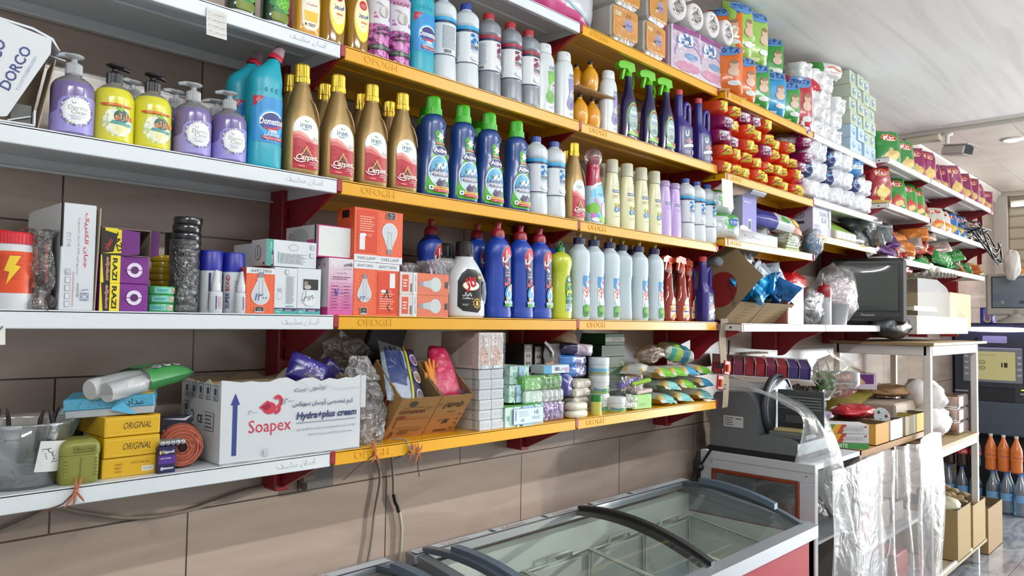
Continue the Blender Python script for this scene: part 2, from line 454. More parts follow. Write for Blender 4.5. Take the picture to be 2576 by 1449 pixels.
g=G();g.box(-3.2,8.6,-5.2,.15,FZ-.1,FZ,tex_mat('floor_marble',floor_nodes,.16));struct(g,'floor')
g=G();g.box(-3.2,XB,-5.2,0,CZ,CZ+.1,CEIL);struct(g,'ceiling')
g=G()
for k in range(14):
 y1=-k*.36;g.box(XB,8.3,y1-.354,y1,CZ+.004,CZ+.05,PVC);g.box(XB,8.3,y1-.36,y1-.354,CZ+.012,CZ+.05,M('efeae2',.5))
struct(g,'ceiling_far')
g=G();g.box(XB-.02,XB+.05,-5.2,0,CZ-.012,CZ+.02,TRIM,.006);g.box(XB+.05,XB+.075,-5.2,0,CZ-.035,CZ+.03,M('b9b4ac',.6));struct(g,'trim_1')
g=G();g.prism([(0,CZ),(-.075,CZ),(-.07,CZ-.02),(-.03,CZ-.05),(-.022,CZ-.09),(0,CZ-.1)],XB+.08,8.28,M('e2dad2',.5),'x');struct(g,'trim_2')
g=G();g.box(-3.35,-3.2,-5.2,.15,FZ-.1,CZ+.1,M('e2ddd6',.7));struct(g,'wall_left')
g=G();g.box(-3.35,8.6,-5.35,-5.2,FZ-.1,CZ+.1,M('e6e2dc',.7));struct(g,'wall_front')
g=G();g.box(8.28,8.45,-.12,.15,FZ-.1,CZ+.1,M('d8d2ca',.5),.005);g.box(8.3,8.45,-1.3,-.12,2.97,CZ+.1,M('d5cfc6',.5));g.box(8.3,8.45,-1.35,-.12,FZ-.1,1.9,M('c9bfb8',.6));g.box(8.3,8.45,-5.2,-1.3,2.9,CZ+.1,M('c9c3bb',.6));struct(g,'wall_right')
g=G();g.box(8.26,8.3,-5.2,0,CZ-.04,CZ+.004,M('c9c3ba',.5),.004);struct(g,'trim_3')
g=G();SH=M('c9bfa9',.5)
for k in range(9):
 z0=1.92+k*.118
 g.prism([(8.37,z0),(8.345,z0+.012),(8.335,z0+.06),(8.345,z0+.105),(8.37,z0+.114)],-1.34,-.12,SH,'y')if False else g.box(8.33,8.37,-1.34,-.121,z0+.004,z0+.116,SH,.014)
g.box(8.345,8.375,-1.34,-.121,1.92,2.97,M('8f8676',.6))
struct(g,'door_1')
def sign_panel():
 t=thing('sign_panel','red and yellow printed panel with white zigzag below the roller shutter','sign',(8.22,-.62,2.0))
 g=G();g.box(-.02,.02,-.62,.38,-.42,.2,M('d85f72',.5));g.build('board',t)
 d=Dec(flat((-.02,0,0),(0,-1,0),(0,0,1)),e=.002,de=.001)
 d.rect(-.37,.06,.6,.19,'f0c06a');d.poly([(-.37,.12),(-.2,.02),(.1,-.02),(.35,.04),(.6,.02),(.6,.08),(-.37,.17)],'f2b544')
 d.poly([(-.36,-.3),(-.33,-.17),(-.3,-.26),(-.25,-.14),(-.21,-.25),(-.17,-.15),(-.13,-.26),(-.09,-.16),(-.05,-.28),(.05,-.12),(.1,-.1),(.12,-.22),(.05,-.33)],'f4eceb')
 d.build('print',t)
sign_panel()
t=thing('strip_lamp','glowing white strip lamp at the head of the roller shutter','lamp',(8.27,-.72,2.86))
g=G();g.box(.0,.03,-.6,.57,-.02,.05,M('d9d4c9',.5),.004);g.build('housing',t)
g=G();g.box(-.02,.0,-.59,.56,-.018,.018,M('fffdf4',.4,emit=5),.005);g.build('tube',t)
for i,x in enumerate((-1.7,.3,2.3,4.1)):
 t=thing('strip_light',f'hanging white strip light over the aisle, {("nearest the back", "second", "third", "farthest")[i]} of four','lamp',(x,-2.3,2.82));g=G();g.box(-.62,.62,-.03,.03,.03,.07,M('d9dad8',.5),.004);g.box(-.4,-.39,-.005,.005,.07,CZ-2.82,M('b9b9b9',.5));g.box(.39,.4,-.005,.005,.07,CZ-2.82,M('b9b9b9',.5));g.build('housing',t)
 g=G();g.lathe([(.019,-.6),(.019,.6)],M('fafdff',.4,emit=LAMP),14,xf=Matrix.Rotation(PI/2,4,'Y'));g.build('tube',t)
# shelving
ZL={1:1.2704,2:1.5858,3:1.9039,4:2.2246,5:2.5456}
YF=-.288
YEL=M('dba00c',.3,coat=.3);WHT=M('d6dde0',.34,coat=.2);WHT2=M('d9d6d2',.36,coat=.2);RED=M('8c1220',.4,coat=.2)
def text_solid(g,s,w,h,mat,xf,ext=.0006,bev=.0007):
 vs,fs,tw,th=glyphs(s,0,0,ext*2,bev*2)
 g.add([(v[0]*w/tw,v[1]*h/th,v[2]*.5)for v in vs],fs,mat,False,xf)
def board(x0,x1,yf,z,mat,label,words=None,group='shelf boards',wx=None):
 t=thing('shelf_board',label,'shelf',((x0+x1)/2,0,z),group=None)
 a,b=x0-(x0+x1)/2,x1-(x0+x1)/2;yb=yf+.285 if yf>-.3 else-.134
 g=G();e=.003
 g.box(a,b,yf,yb,-.004,0,mat)
 g.box(a,b,yf-.0,yf+.004,-.032,-.0005,mat,.0025);g.box(a,b,yf,yf+.016,-.0335,-.029,mat,.0015)
 g.box(a,a+.003,yf+.004,yb,-.03,-.001,mat);g.box(b-.003,b,yf+.004,yb,-.03,-.001,mat)
 g.box(a,b,yb-.004,yb,-.03,.012,mat);g.box(a,b,yb-.02,yb-.004,-.032,-.028,mat)
 g.box(a+.02,b-.02,(yf+yb)/2-.02,(yf+yb)/2+.02,-.009,-.003,mat,.002)
 if yf<-.3:g.lathe([(.0045,-.001),(.0045,.001)],M('1c1512'),10,xf=Matrix.Translation((a,yf+.05,-.017))@Matrix.Rotation(PI/2,4,'Y'))
 g.build('tray',t)
 if words:
  g=G();k=Matrix.Translation(((a+wx[0]if wx[0]>0 else b+wx[0]),yf-.0002,-.0165))@Matrix.Rotation(PI/2,4,'X')
  text_solid(g,words,wx[1],.0175,mat,k);g.build('embossed_lettering',t)
 return t
lvl={1:'lowest',2:'second lowest',3:'middle',4:'second highest',5:'top'}
for k in(1,2,3,4):
 board(-.9,-.006,YF,ZL[k],WHT,f'white steel shelf board at the left, {lvl[k]} of the left bay','آسان مشبک',wx=(-.085,.095))
board(.0,.894,YF,ZL[5],WHT,'white steel top shelf board above the white and silver cleaner bottles')
for k in(1,2,3,4):
 board(.006,.895,YF,ZL[k],YEL,f'yellow steel shelf board, {lvl[k]} of the bay with the gold bottles','OFOGH',wx=(.105,.1))
for k in(1,2,3,4,5):
 board(.905,1.8,YF,ZL[k],YEL,f'yellow steel shelf board, {lvl[k]} of the bay left of the meat slicer','OFOGH',wx=(.09,.095))
MY,NY=-.315,-.38
ML=[(1.815,2.712,2.536,YEL,'yellow steel shelf board under the diaper packs'),(2.718,3.64,2.536,WHT2,'white steel shelf board under the tissue cube stack'),(1.815,2.712,2.197,YEL,'yellow steel shelf board under the orange sanitary pad packs'),(2.718,3.64,2.211,WHT2,'white steel shelf board under the white pad packs'),(1.815,2.70,1.928,YEL,'yellow steel shelf board under the lilac box and the blue sponge bag'),(2.745,3.633,2.03,YEL,'yellow steel shelf board under the white razor carton and silver pouches')]
for x0,x1,z,m,l in ML:board(x0,x1,MY,z,m,l,'OFOGH' if m is YEL else None,wx=(.09,.09))
board(1.853,2.722,-.37,1.582,WHT2,'white steel shelf board under the opened brown carton');board(2.728,3.671,-.37,1.582,WHT2,'white steel shelf board under the old black television')
xs5=(3.628,4.49,5.37,6.232)
for k in range(3):board(xs5[k]+.003,xs5[k+1]-.003,NY,2.559,WHT2,f'white steel board of the snack rack, top row, {("nearest", "middle", "farthest")[k]} of three')
board(3.617,4.456,NY,2.292,WHT2,'white steel board under the green crisp bags');board(4.49,5.33,NY,2.244,WHT2,'white steel board under the orange and blue snack bags');board(5.333,6.228,NY,2.244,WHT2,'white steel board under the tangled black cables')
xs2=(3.615,4.465,5.32,5.966)
for k in range(3):board(xs2[k]+.003,xs2[k+1]-.003,NY,1.985,WHT2,f'white steel board under the biscuit pouches, {("nearest", "middle", "farthest")[k]} of three')
board(4.5,5.32,-.27,1.72,WHT2,'short white board low on the snack rack behind the monitor')
def post(x,y0,y1,z0,label,w=.042):
 t=thing('shelf_upright',label,'shelf upright',(x,0,0));g=G();g.box(-w/2,w/2,y0,y1,z0,2.6,RED,.003)
 for k in range(int((2.55-z0)/.05)):
  z=z0+.03+k*.05
  for s in(-.006,.006):g.box(s-.0015,s+.0015,y0-.0006,y0+.001,z,z+.03,M('1a0508',.7))
 g.build('channel',t)
for x,l in((-.0,'dark red slotted upright behind the white carton of cream'),(.9,'dark red slotted upright behind the soap packs'),(1.8,'dark red slotted upright behind the wet wipes')):post(x,-.068,-.001,1.145,l)
for x,l in((2.72,'red slotted upright above the wall sockets'),(3.645,'red slotted upright behind the old television')):post(x,-.13,-.001,1.45 if x<3 else 1.47,l)
for k,x in enumerate((4.475,5.35,6.22)):post(x,-.13,-.001,1.5,f'red slotted upright of the snack rack, {("nearest", "middle", "farthest")[k]} of three')
def bracket(x,z,yb,yf,label,curve=False,h=.115,wid=.005):
 t=thing('shelf_bracket',label,'shelf bracket',(x,0,z))
 if curve:
  pts=[(yb,-.006),(yf+.006,-.006),(yf+.006,-.03)];D=yb-yf
  for a,b in((.1,.036),(.22,.05),(.36,.062),(.5,.075),(.62,.095),(.74,.124),(.84,.148),(.9,.155),(1,.158)):pts.append((yf+D*a,-b*h/.115))
 else:pts=[(yb,-.006),(yf+.005,-.006),(yf+.005,-.026),(yf+.03,-.032),(yb-.012,-h),(yb,-h)]
 g=G();g.prism(pts,-wid,wid,RED,'x');g.box(-.007,.007,yf-.0015,yf+.006,-.028,.0005,RED,.001)
 g.build('plate',t)
where={0:'joining the white and yellow boards',1:'between the two yellow bays',2:'at the right end of the yellow bays'}
for i,x in enumerate((0,.9,1.8)):
 for k in(1,2,3,4,5):bracket(x,ZL[k],-.066,YF,f'dark red sloping shelf bracket {where[i]}, {lvl[k]} level')
for x,z,l in((1.83,2.536,'under the left end of the diaper shelf'),(1.83,2.197,'under the left end of the orange pack shelf'),(1.84,1.928,'under the left end of the lilac box shelf'),(2.715,2.536,'between diapers and tissue cubes'),(2.715,2.2,'between orange and white pad packs'),(2.72,1.925,'under the blue sponge bag'),(3.638,2.536,'at the right end of the tissue cube shelf'),(3.638,2.209,'at the right end of the white pad shelf'),(3.62,2.028,'above the old television')):
 bracket(x,z,-.128,MY,'red scalloped shelf bracket '+l,True)
for x,l in((1.87,'under the opened brown carton'),(2.725,'between carton and television'),(3.66,'under the old television')):bracket(x,1.58,-.128,-.37,'red scalloped shelf bracket '+l,True)
for k,x in enumerate((3.64,4.487,5.367,6.22)):
 n=('nearest','second','third','farthest')[k]
 bracket(x,2.559,-.128,NY,f'red scalloped bracket of the top snack shelf, {n} of four',True)
 bracket(x if k else 3.63,(2.292,2.292,2.244,2.244)[k],-.128,NY,f'red scalloped bracket of the middle snack shelf, {n} of four',True)
 if k<3:bracket(x,1.985,-.128,NY,f'red scalloped bracket of the lower snack shelf, {n} of three',True)
# bottles: one of each kind
def proto(name,cat,group):return thing(name,'x',cat,(0,0,-20),0,group)
RX=lambda x,z,a,y=0:Matrix.Translation((x,y,z))@Matrix.Rotation(a,4,'Y')
CLEARP=film('f4f6f7',.22,.3);MILKY=M('d6dcdf',.35,trans=.25)
def dots(d,cx,cy,r0,r1,n,cols,s,seed):
 rr=random.Random(seed)
 for c in cols:
  polys=[]
  for k in range(n):
   t=rr.uniform(0,2*PI);q=rr.uniform(r0,r1);x,y=cx+q*math.cos(t),cy+q*math.sin(t);w=s*rr.uniform(.5,1.3);a=rr.uniform(0,3)
   polys.append([(x+w*math.cos(a+j*PI/2.5),y+w*math.sin(a+j*PI/2.5))for j in range(5)])
  d.emit(polys,c)
def pump_head(mat,parent,z,spout,h=.032,rc=.0145):
 g=G();ribbed_=[(rc,0),(rc,h*.5),(rc*.93,h*.55)]
 g2=ribbed(ribbed_,mat,xf=Matrix.Translation((0,0,z)));g.v,g.f,g.m,g.s,g.mats=g2.v,g2.f,g2.m,g2.s,g2.mats
 g.lathe([(.0095,z+h*.5),(.009,z+h*.62),(.0055,z+h*.64),(.0055,z+h*.8),(.008,z+h*.84),(.0165,z+h*.93),(.0165,z+h*1.0),(.012,z+h*1.05),(.004,z+h*1.06)],mat,20)
 c,s=math.cos(spout),math.sin(spout)
 g.tube([(0,0,z+h*.96),(.016*c,.016*s,z+h*.98),(.03*c,.03*s,z+h*.9)],[.0065,.0055,.0035],mat,8)
 return g.build('pump',parent)
def k_derma():
 t=proto('soap_dispenser','bottle','lavender hand wash dispensers on the middle shelf');B=Body([(0,.033,.033),(.004,.0362,.0362),(.02,.0365,.0365),(.088,.0365,.0365),(.102,.032,.032),(.112,.02,.02),(.116,.0135,.0135),(.121,.0135,.0135)],5,32)
 B.mesh(lambda z:M('776a9c',.2,coat=.4)if z<.099 else M('b9b8bf',.15,trans=.6),'body',t)
 d=Dec(B.wrap,.004,e=.0004,r=.3)
 d.poly([(-.056,.006),(.056,.006),(.056,.07),(.03,.074),(.006,.073),(-.018,.069),(-.026,.06),(-.028,.046),(-.034,.041),(-.056,.039)],'9d95d6')
 dots(d,.006,.045,.023,.0285,60,('5d4a86','e8e4f2','7f9a6c','7a68b4'),.0017,3)
 d.ell(.006,.045,.0235,.0235,'eef0f0',30)
 for k in range(30):d.e=.0013;d.ell(.006+.0235*math.cos(k*PI/15),.045+.0235*math.sin(k*PI/15),.0019,.0019,'eef0f0',8)
 d.ring(.006,.045,.0215,.0215,.0006,'c9c6d6');d.text('Derma',.007,.0505,'8d9c86',w=.031);d.text('Clean',.0085,.0425,'8d9c86',w=.025);d.text('Liquid Hand Wash',.007,.035,'a79ccf',w=.03);d.lines(-.004,.016,.028,.033,3,'b9b6c4')
 d.poly([(.0,.0575),(-.004,.0625),(-.002,.058)],'5d4a9c');d.poly([(.0,.0575),(.004,.0615),(.002,.0575)],'6d5aac');d.build('label',t)
 pump_head(M('cfd3d6',.3,trans=.35),t,.119,PI,.036);return Kind(t)
def k_yellow():
 t=proto('soap_dispenser','bottle','yellow hand wash dispensers on the middle shelf');B=Body([(0,.033,.033),(.004,.0362,.0362),(.02,.0365,.0365),(.085,.0365,.0365),(.1,.032,.032),(.112,.021,.021),(.117,.0135,.0135),(.121,.0135,.0135)],5,32)
 B.mesh(lambda z:M('d8d33c',.22,coat=.4)if z<.105 else M('c8c7b4',.15,trans=.6),'body',t)
 d=Dec(B.wrap,.004,e=.0004,r=.3);dots(d,.008,.038,.012,.027,50,('e4ecc9','b9d6b8','eef2dc'),.0042,5);d.ell(.01,.03,.019,.018,'e9edd0');d.ell(.01,.026,.013,.011,'f2f0c0');dots(d,.01,.027,.002,.012,14,('f4f2d0','e0dd9a'),.004,9)
 d.ell(.012,.05,.0135,.0125,'2b5a52');d.poly([(.004,.062),(.0,.068),(.008,.064),(.012,.07),(.016,.063),(.012,.059)],'7fae2c');d.text('بارتو',.013,.049,'ef8a4c',w=.027,bold=.03);d.poly([(-.008,.036),(.026,.032),(.03,.037),(-.004,.041)],'4f9a94')
 d.poly([(-.026,.0725),(.0,.0735),(.028,.071),(.03,.068),(-.02,.0685)],'c8431f');d.text('مایع دستشویی',.002,.071,'f5e23a',w=.034);d.ell(.032,.048,.004,.005,'e9962a');d.lines(-.036,-.0345,.014,.032,7,'55601f',.6);d.build('label',t)
 pump_head(M('17171a',.3),t,.119,.5,.036);return Kind(t)
def k_domes():
 t=proto('toilet_cleaner','bottle','turquoise toilet cleaner bottles');T=M('189cb0',.35)
 B=Body([(0,.037,.029,2.6),(.006,.0395,.031,2.6),(.05,.0395,.031,2.6),(.054,.0385,.0305,2.6),(.158,.0385,.0305,2.6),(.163,.0385,.0305,2.6),(.178,.0375,.03,2.4),(.192,.0385,.03,2.4),(.215,.034,.027,2.2,.003),(.232,.023,.022,2,.012),(.245,.0155,.0155,2,.019),(.25,.0145,.0145,2,.021)])
 B.mesh(T,'body',t)
 d=Dec(B.surf,.004,e=.0006);d.rect(-.0355,.056,.0355,.156,'1c86c6',.003);d.ell(.004,.1,.032,.03,'37a3dd');d.poly([(-.0355,.156),(-.0355,.132),(-.014,.156)],'b21f38');d.text('فرمول',-.028,.149,'f0e6e8',w=.011,rot=.75);d.text('دوبرابر',-.0245,.146,'f0e6e8',w=.012,rot=.75)
 for k in range(14):d.e=.0012;d.poly([(.003+.018*math.cos(k*.45),.104+.016*math.sin(k*.45)),(.003+.03*math.cos(k*.45+.06),.104+.027*math.sin(k*.45+.06)),(.003+.018*math.cos(k*.45+.1),.104+.016*math.sin(k*.45+.1))],'8fd0ee')
 d.ell(.004,.103,.0285,.02,'1a2d6e',26,.15);d.ring(.003,.104,.0255,.0195,.003,'e8eef4',20,20,175,.15);d.ell(.007,.0935,.0235,.0085,'b0263f',20,.25);d.ell(.004,.0985,.0255,.0085,'1f3a8c',20,.2)
 d.text('Domestos',.003,.103,'f6f8fa',w=.057,h=.0145,rot=.05,bold=.02,shear=.15);d.text('100%',.006,.0815,'f2f6fa',w=.02,bold=.03);d.text('بهداشتی',.004,.0745,'f2f6fa',w=.036,bold=.02);d.rect(-.018,.0625,.03,.0695,'a8203a',.001);d.text('نابودی میکروب‌ها'.replace('\u200c',''),.006,.0662,'f4e9ec',w=.043)
 d.text('سفیدکننده غلیظ',.004,.0606,'d6ebf6',w=.028);d.build('label',t)
 g=G()
 for k in(-1,0,1):g.sphere((.012*k+.002,-.0292,.172),(.0042,.002,.006),M('148a9e',.4),10,8)
 g.build('grip_dimples',t)
 xf=RX(.022,.249,R(24));g=G();g.lathe([(.0165,0),(.0165,.011),(.0155,.012)],M('b31f35',.35),24,xf=xf);g.build('collar',t)
 g=G();g.lathe([(.0148,.012),(.014,.022),(.0115,.034),(.009,.036)],M('c9a7ae',.25,trans=.5),20,xf=xf);g.build('cap',t);return Kind(t)
GOLDB=M('94794a',.38,.45);GOLDC=M('c79f2f',.25,.7)
def k_iren():
 t=proto('carpet_shampoo','bottle','gold carpet shampoo bottles on the middle shelf')
 B=Body([(0,.039,.026,3.2),(.004,.042,.028,3.2),(.03,.0432,.029,3),(.1,.0425,.0285,2.8),(.13,.039,.0275,2.6),(.155,.032,.025,2.4),(.18,.0255,.0215,2.2),(.204,.019,.018,2),(.212,.0165,.0165,2),(.216,.0165,.0165,2)])
 g=G();B.add(g,GOLDB);g.build('body',t)
 g=G();g.tube([(.012,-.021,.176),(.022,-.0225,.165),(.029,-.024,.145),(.034,-.025,.118)],[.001,.0025,.0028,.001],GOLDB,8);g.build('shoulder_fold',t)
 d=Dec(B.surf,.005,e=.0005,r=.33)
 d.rect(-.031,.012,.031,.104,'b01f31',.003);d.ell(0,.1,.0312,.034,'e7edee',26,0,0,180)
 d.poly([(-.031,.1),(.0312,.1),(.0312,.075),(.016,.078),(.0,.09),(-.016,.098),(-.031,.094)],'e7edee');d.poly([(-.031,.094),(-.016,.098),(.0,.09),(.016,.078),(.031,.076),(.031,.072),(.014,.073),(-.004,.084),(-.018,.089),(-.031,.083)],'e3968f');d.poly([(-.031,.088),(-.018,.09),(-.002,.083),(.014,.072),(.0,.074),(-.02,.08),(-.031,.078)],'cf5f5c')
 d.text('iren',-.002,.112,'3d6a7c',w=.028,h=.0125);d.poly([(-.001,.119),(-.007,.124),(-.002,.1235)],'4f9a3c');d.poly([(-.001,.119),(.007,.123),(.001,.1225)],'6cb04a');d.lines(-.012,.008,.1,.104,2,'8a9aa0')
 d.text('X6',.021,.0825,'a2762e',w=.015,shear=.15);a=[(0,.07),(-.008,.056),(-.016,.046),(-.013,.036),(.013,.036),(.016,.046),(.008,.056)];d.poly([(x,y-.004)for x,y in a],'caa15e');d.poly([(x*.72,(y-.05)*.72+.045)for x,y in a],'7c1424');dots(d,0,.047,.001,.012,14,('e4c78a','2a1a1c'),.0013,6);dots(d,0,.05,.017,.03,26,('c04a50','8c1626'),.0011,8)
 d.text('Carpet',.001,.0365,'f6eff0',w=.053,h=.017,rot=.05,shear=.3,bold=.012);d.text('SHAMPOO',.017,.0285,'f2e6e6',w=.019);d.text('شامپو فرش',.017,.0242,'f2e6e6',w=.023);d.line([(-.03,.033),(-.024,.0275),(-.014,.026),(-.004,.0295)],.0022,'f6eff0');d.line([(.02,.0385),(.026,.035),(.0305,.0315)],.0016,'f6eff0');d.lines(-.02,-.004,.016,.018,1,'e7c9c9',.9);d.text('4L',.022,.0185,'f2e6e6',w=.006);d.build('label',t)
 g=ribbed([(.0185,.214),(.0185,.2255)],GOLDC,xf=Matrix.Identity(4));o=g.build('collar',t)
 g=ribbed([(.0172,.227),(.0168,.254),(.0155,.2575),(.01,.258)],GOLDC);g.build('cap',t);return Kind(t)
def k_active():
 t=proto('laundry_detergent','bottle','blue laundry detergent bottles');BL=M('1d3f80',.3,coat=.25)
 B=Body([(0,.043,.03,2.8),(.005,.0462,.032,2.8),(.03,.0465,.0325,2.6),(.07,.0445,.0315,2.5),(.1,.0435,.031,2.4),(.13,.0375,.029,2.3,-.001),(.155,.033,.0275,2.2,-.002),(.18,.0345,.028,2.2,-.001),(.2,.036,.0285,2.1),(.213,.033,.027,2),(.222,.024,.022,2),(.226,.02,.02,2)])
 B.mesh(BL,'body',t)
 d=Dec(B.surf,.005,e=.0005,r=.3);L=[(-.038,.02),(-.03,.008),(.034,.008),(.041,.02),(.04,.05),(.038,.075),(.033,.098),(.028,.12),(.02,.14),(.016,.158),(.008,.175),(-.003,.182),(-.009,.172),(-.006,.155),(-.008,.14),(-.012,.118),(-.022,.1),(-.026,.085),(-.03,.06)]
 d.poly(L,'46a81f');d.ell(.004,.07,.034,.043,'e8eff2');d.ell(.004,.07,.031,.04,'5aa9d0');d.ell(.005,.056,.028,.024,'cfe2ec');dots(d,.004,.088,.002,.022,40,('bfe3f2','8cc8e6'),.0012,4);d.ell(.012,.036,.02,.009,'4a4468');dots(d,.012,.036,.001,.016,30,('6d5a7a','9a8aa0','38304a'),.0025,7)
 for k in range(6):d.e=.0022;d.ell(.008+.006*math.cos(k*1.05),.163+.006*math.sin(k*1.05),.0055,.003,'f2f4ec',10,k*1.05)
 d.ell(.008,.163,.003,.003,'e8cf4a',10);d.rect(-.008,.1415,.022,.147,'b23a4c',.001);d.text('CLEAN BREEZE',.007,.1443,'f2e4e6',w=.025);d.ell(.006,.125,.0235,.014,'e6ecf0');d.ell(.006,.125,.0222,.0127,'1b2c62');d.text('Active',.006,.1255,'f6f8fa',w=.042,h=.0125,bold=.03,shear=.1)
 for k,(x,y)in enumerate(((.0,.083),(.02,.088),(.012,.078))):d.e=.003;d.ell(x,y,.007,.004,'f4f4ea',10,.5+k);d.ell(x+.004,y+.004,.005,.003,'f4f0d8',10,2.2+k)
 d.poly([(-.012,.088),(-.004,.084),(-.008,.08)],'3c8a2c');d.text('Laundry',.002,.071,'1f2f6a',w=.062,h=.0165,shear=.35,bold=.006);d.rect(-.02,.0565,.031,.0625,'5a2c52',.001);d.text('DETERGENT',.0055,.0595,'f0e8ee',w=.043,h=.0052,bold=.02);d.text('perfect cut for soft color',.006,.053,'7c3a5c',w=.044)
 d.rect(-.03,.017,-.017,.029,'eef2f4',.002);d.ell(-.0235,.023,.0032,.0032,'2c5a9c',12);d.rect(-.016,.021,.032,.028,'f0c95a',.001);d.rect(-.016,.0135,.034,.0205,'c23a48',.001);d.text('مایع لباسشویی',.009,.017,'f6ecec',w=.03);d.lines(-.012,.03,.0225,.027,1,'8a4a5a');d.build('label',t)
 g=G();g.ring=None;g=ribbed([(.024,.224),(.0235,.241)],M('3fae1d',.32),30);g.build('collar',t)
 g=ribbed([(.0205,.241),(.019,.268),(.0175,.2735),(.012,.2715)],M('45b822',.32),22,.0012);g.build('cap',t)
 g=G();g.tube([(.018,-.0285,.205),(.022,-.0285,.198),(.02,-.0285,.19),(.014,-.0288,.186)],.0018,BL,6);g.build('embossed_leaf',t);return Kind(t)
def k_dosi(body,cap,band1,band2,tri,back=False,name='dish_cleaner',grp='white and blue cleaner bottles'):
 t=proto(name,'bottle',grp);mt=M(body,.36,coat=.15)if body!='878d93' else M(body,.36,.25)
 B=Body([(0,.034,.034),(.003,.0375,.0375),(.012,.0388,.0388),(.05,.0375,.0375),(.066,.036,.036),(.0665,.0365,.0365),(.176,.0365,.0365),(.1765,.0375,.0375),(.2,.037,.037),(.2085,.0335,.0335),(.2215,.0195,.0195),(.2235,.0155,.0155),(.228,.0155,.0155)],4,32)
 B.mesh(mt,'body',t);d=Dec(B.wrap,.005,e=.0004,r=.36);W='#d9e0e4' if body!='878d93' else '#dcdfe2'
 d.rect(-.1,.07,.1,.172,W);d.rect(-.1,.162,.1,.172,band1);d.rect(-.1,.155,.1,.1625,band2);d.rect(-.1,.0672,.1,.0695,'1c2c4c')
 if back:d.lines(-.026,.022,.085,.148,22,'7c8a92',.5);d.bars(-.022,.0,.073,.082);d.text('DOSI',.012,.05,'c9d0d4',w=.02)
 else:
  d.lines(-.05,-.026,.084,.148,20,'93a0a8',.5);d.bars(-.05,-.034,.073,.081);d.rect(-.008,.155,.044,.158,band2)
  rr=random.Random(3);x0,y0,s=.004,.121,.0098
  for i in range(3):
   for j in range(3):
    a,b=x0+i*s,y0+j*s;c=[tri[(i*2+j*3+q)%len(tri)]for q in range(2)];d.e=.0011
    if(i+j)%2:d.poly([(a,b),(a+s,b),(a+s,b+s)],c[0]);d.poly([(a,b),(a+s,b+s),(a,b+s)],c[1])
    else:d.poly([(a,b),(a+s,b),(a,b+s)],c[0]);d.poly([(a+s,b),(a+s,b+s),(a,b+s)],c[1])
  for k,ch in enumerate('DOSI'):d.e=.0014;d.ell(.0075+k*.0078,.1155,.0037,.0045,'171d2c',14);d.text(ch,.0075+k*.0078,.1155,W,h=.0045,bold=.03)
  d.rect(.004,.1075,.034,.1095,tri[0]);d.text('جرم گیر قوی',.019,.1035,'2a3140',w=.026);d.text('حجم خالص',.019,.098,'6a7480',w=.018);d.ell(.02,.083,.016,.008,'cfd6da')
 d.build('label',t);g=ribbed([(.0165,.2265),(.0165,.2425),(.0155,.2445)],M(cap,.3),26,.0006,52);g.build('cap',t);return Kind(t)
def k_soft():
 t=proto('fabric_softener','bottle',None);B=Body([(0,.036,.028,2.8),(.005,.039,.03,2.8),(.09,.0385,.03,2.6),(.12,.034,.027,2.4),(.16,.027,.022,2.2),(.185,.024,.021,2),(.192,.024,.0215,2),(.2,.0235,.021,2)])
 B.mesh(lambda z:M('a6163c',.3,coat=.3)if z>.13 else M('b9d4e2',.3,coat=.3),'body',t)
 d=Dec(B.surf,.005,e=.0005,r=.3);d.rect(-.036,.01,.036,.09,'a9d3e6');d.poly([(-.033,.09),(.033,.09),(.03,.115),(.022,.138),(-.005,.128),(-.03,.108)],'6dbfe0');d.poly([(-.03,.112),(-.004,.13),(.022,.14),(.02,.146),(-.01,.137),(-.03,.122)],'e8eef2');d.text('High Active',-.008,.121,'f4f8fa',w=.034,rot=.35);d.text('نرمه',.006,.1,'2c3f7c',w=.024,bold=.02)
 d.ring(-.04,.03,.055,.055,.012,'c79ccc',16,5,70);d.ell(-.02,.05,.022,.02,'7cc043');d.ell(.02,.02,.02,.014,'8ccb4a');d.ell(.022,.062,.011,.014,'e6c3b4');d.ell(.024,.04,.014,.016,'ecd9d4');d.text('vernel',.0,.07,'f4f0f6',w=.02,rot=-.9);d.ell(-.022,.026,.012,.011,'cf7cc0');d.ell(-.008,.025,.01,.0095,'57a6dc');d.ell(-.016,.014,.016,.007,'eef2e6');d.build('label',t)
 g=G();g.lathe([(.0215,.199),(.0215,.208),(.019,.215),(.0145,.219),(.0135,.228),(.011,.231)],M('d2436f',.3),22);g.build('cap',t);g=G();g.lathe([(.021,.2),(.026,.207),(.03,.218),(.031,.23),(.028,.243),(.02,.253),(.008,.258),(.001,.2585)],film('f3e9ec',.2,.5,.08,hazecol='d8c9cf'),26,False);g.build('bubble_cover',t);return Kind(t)
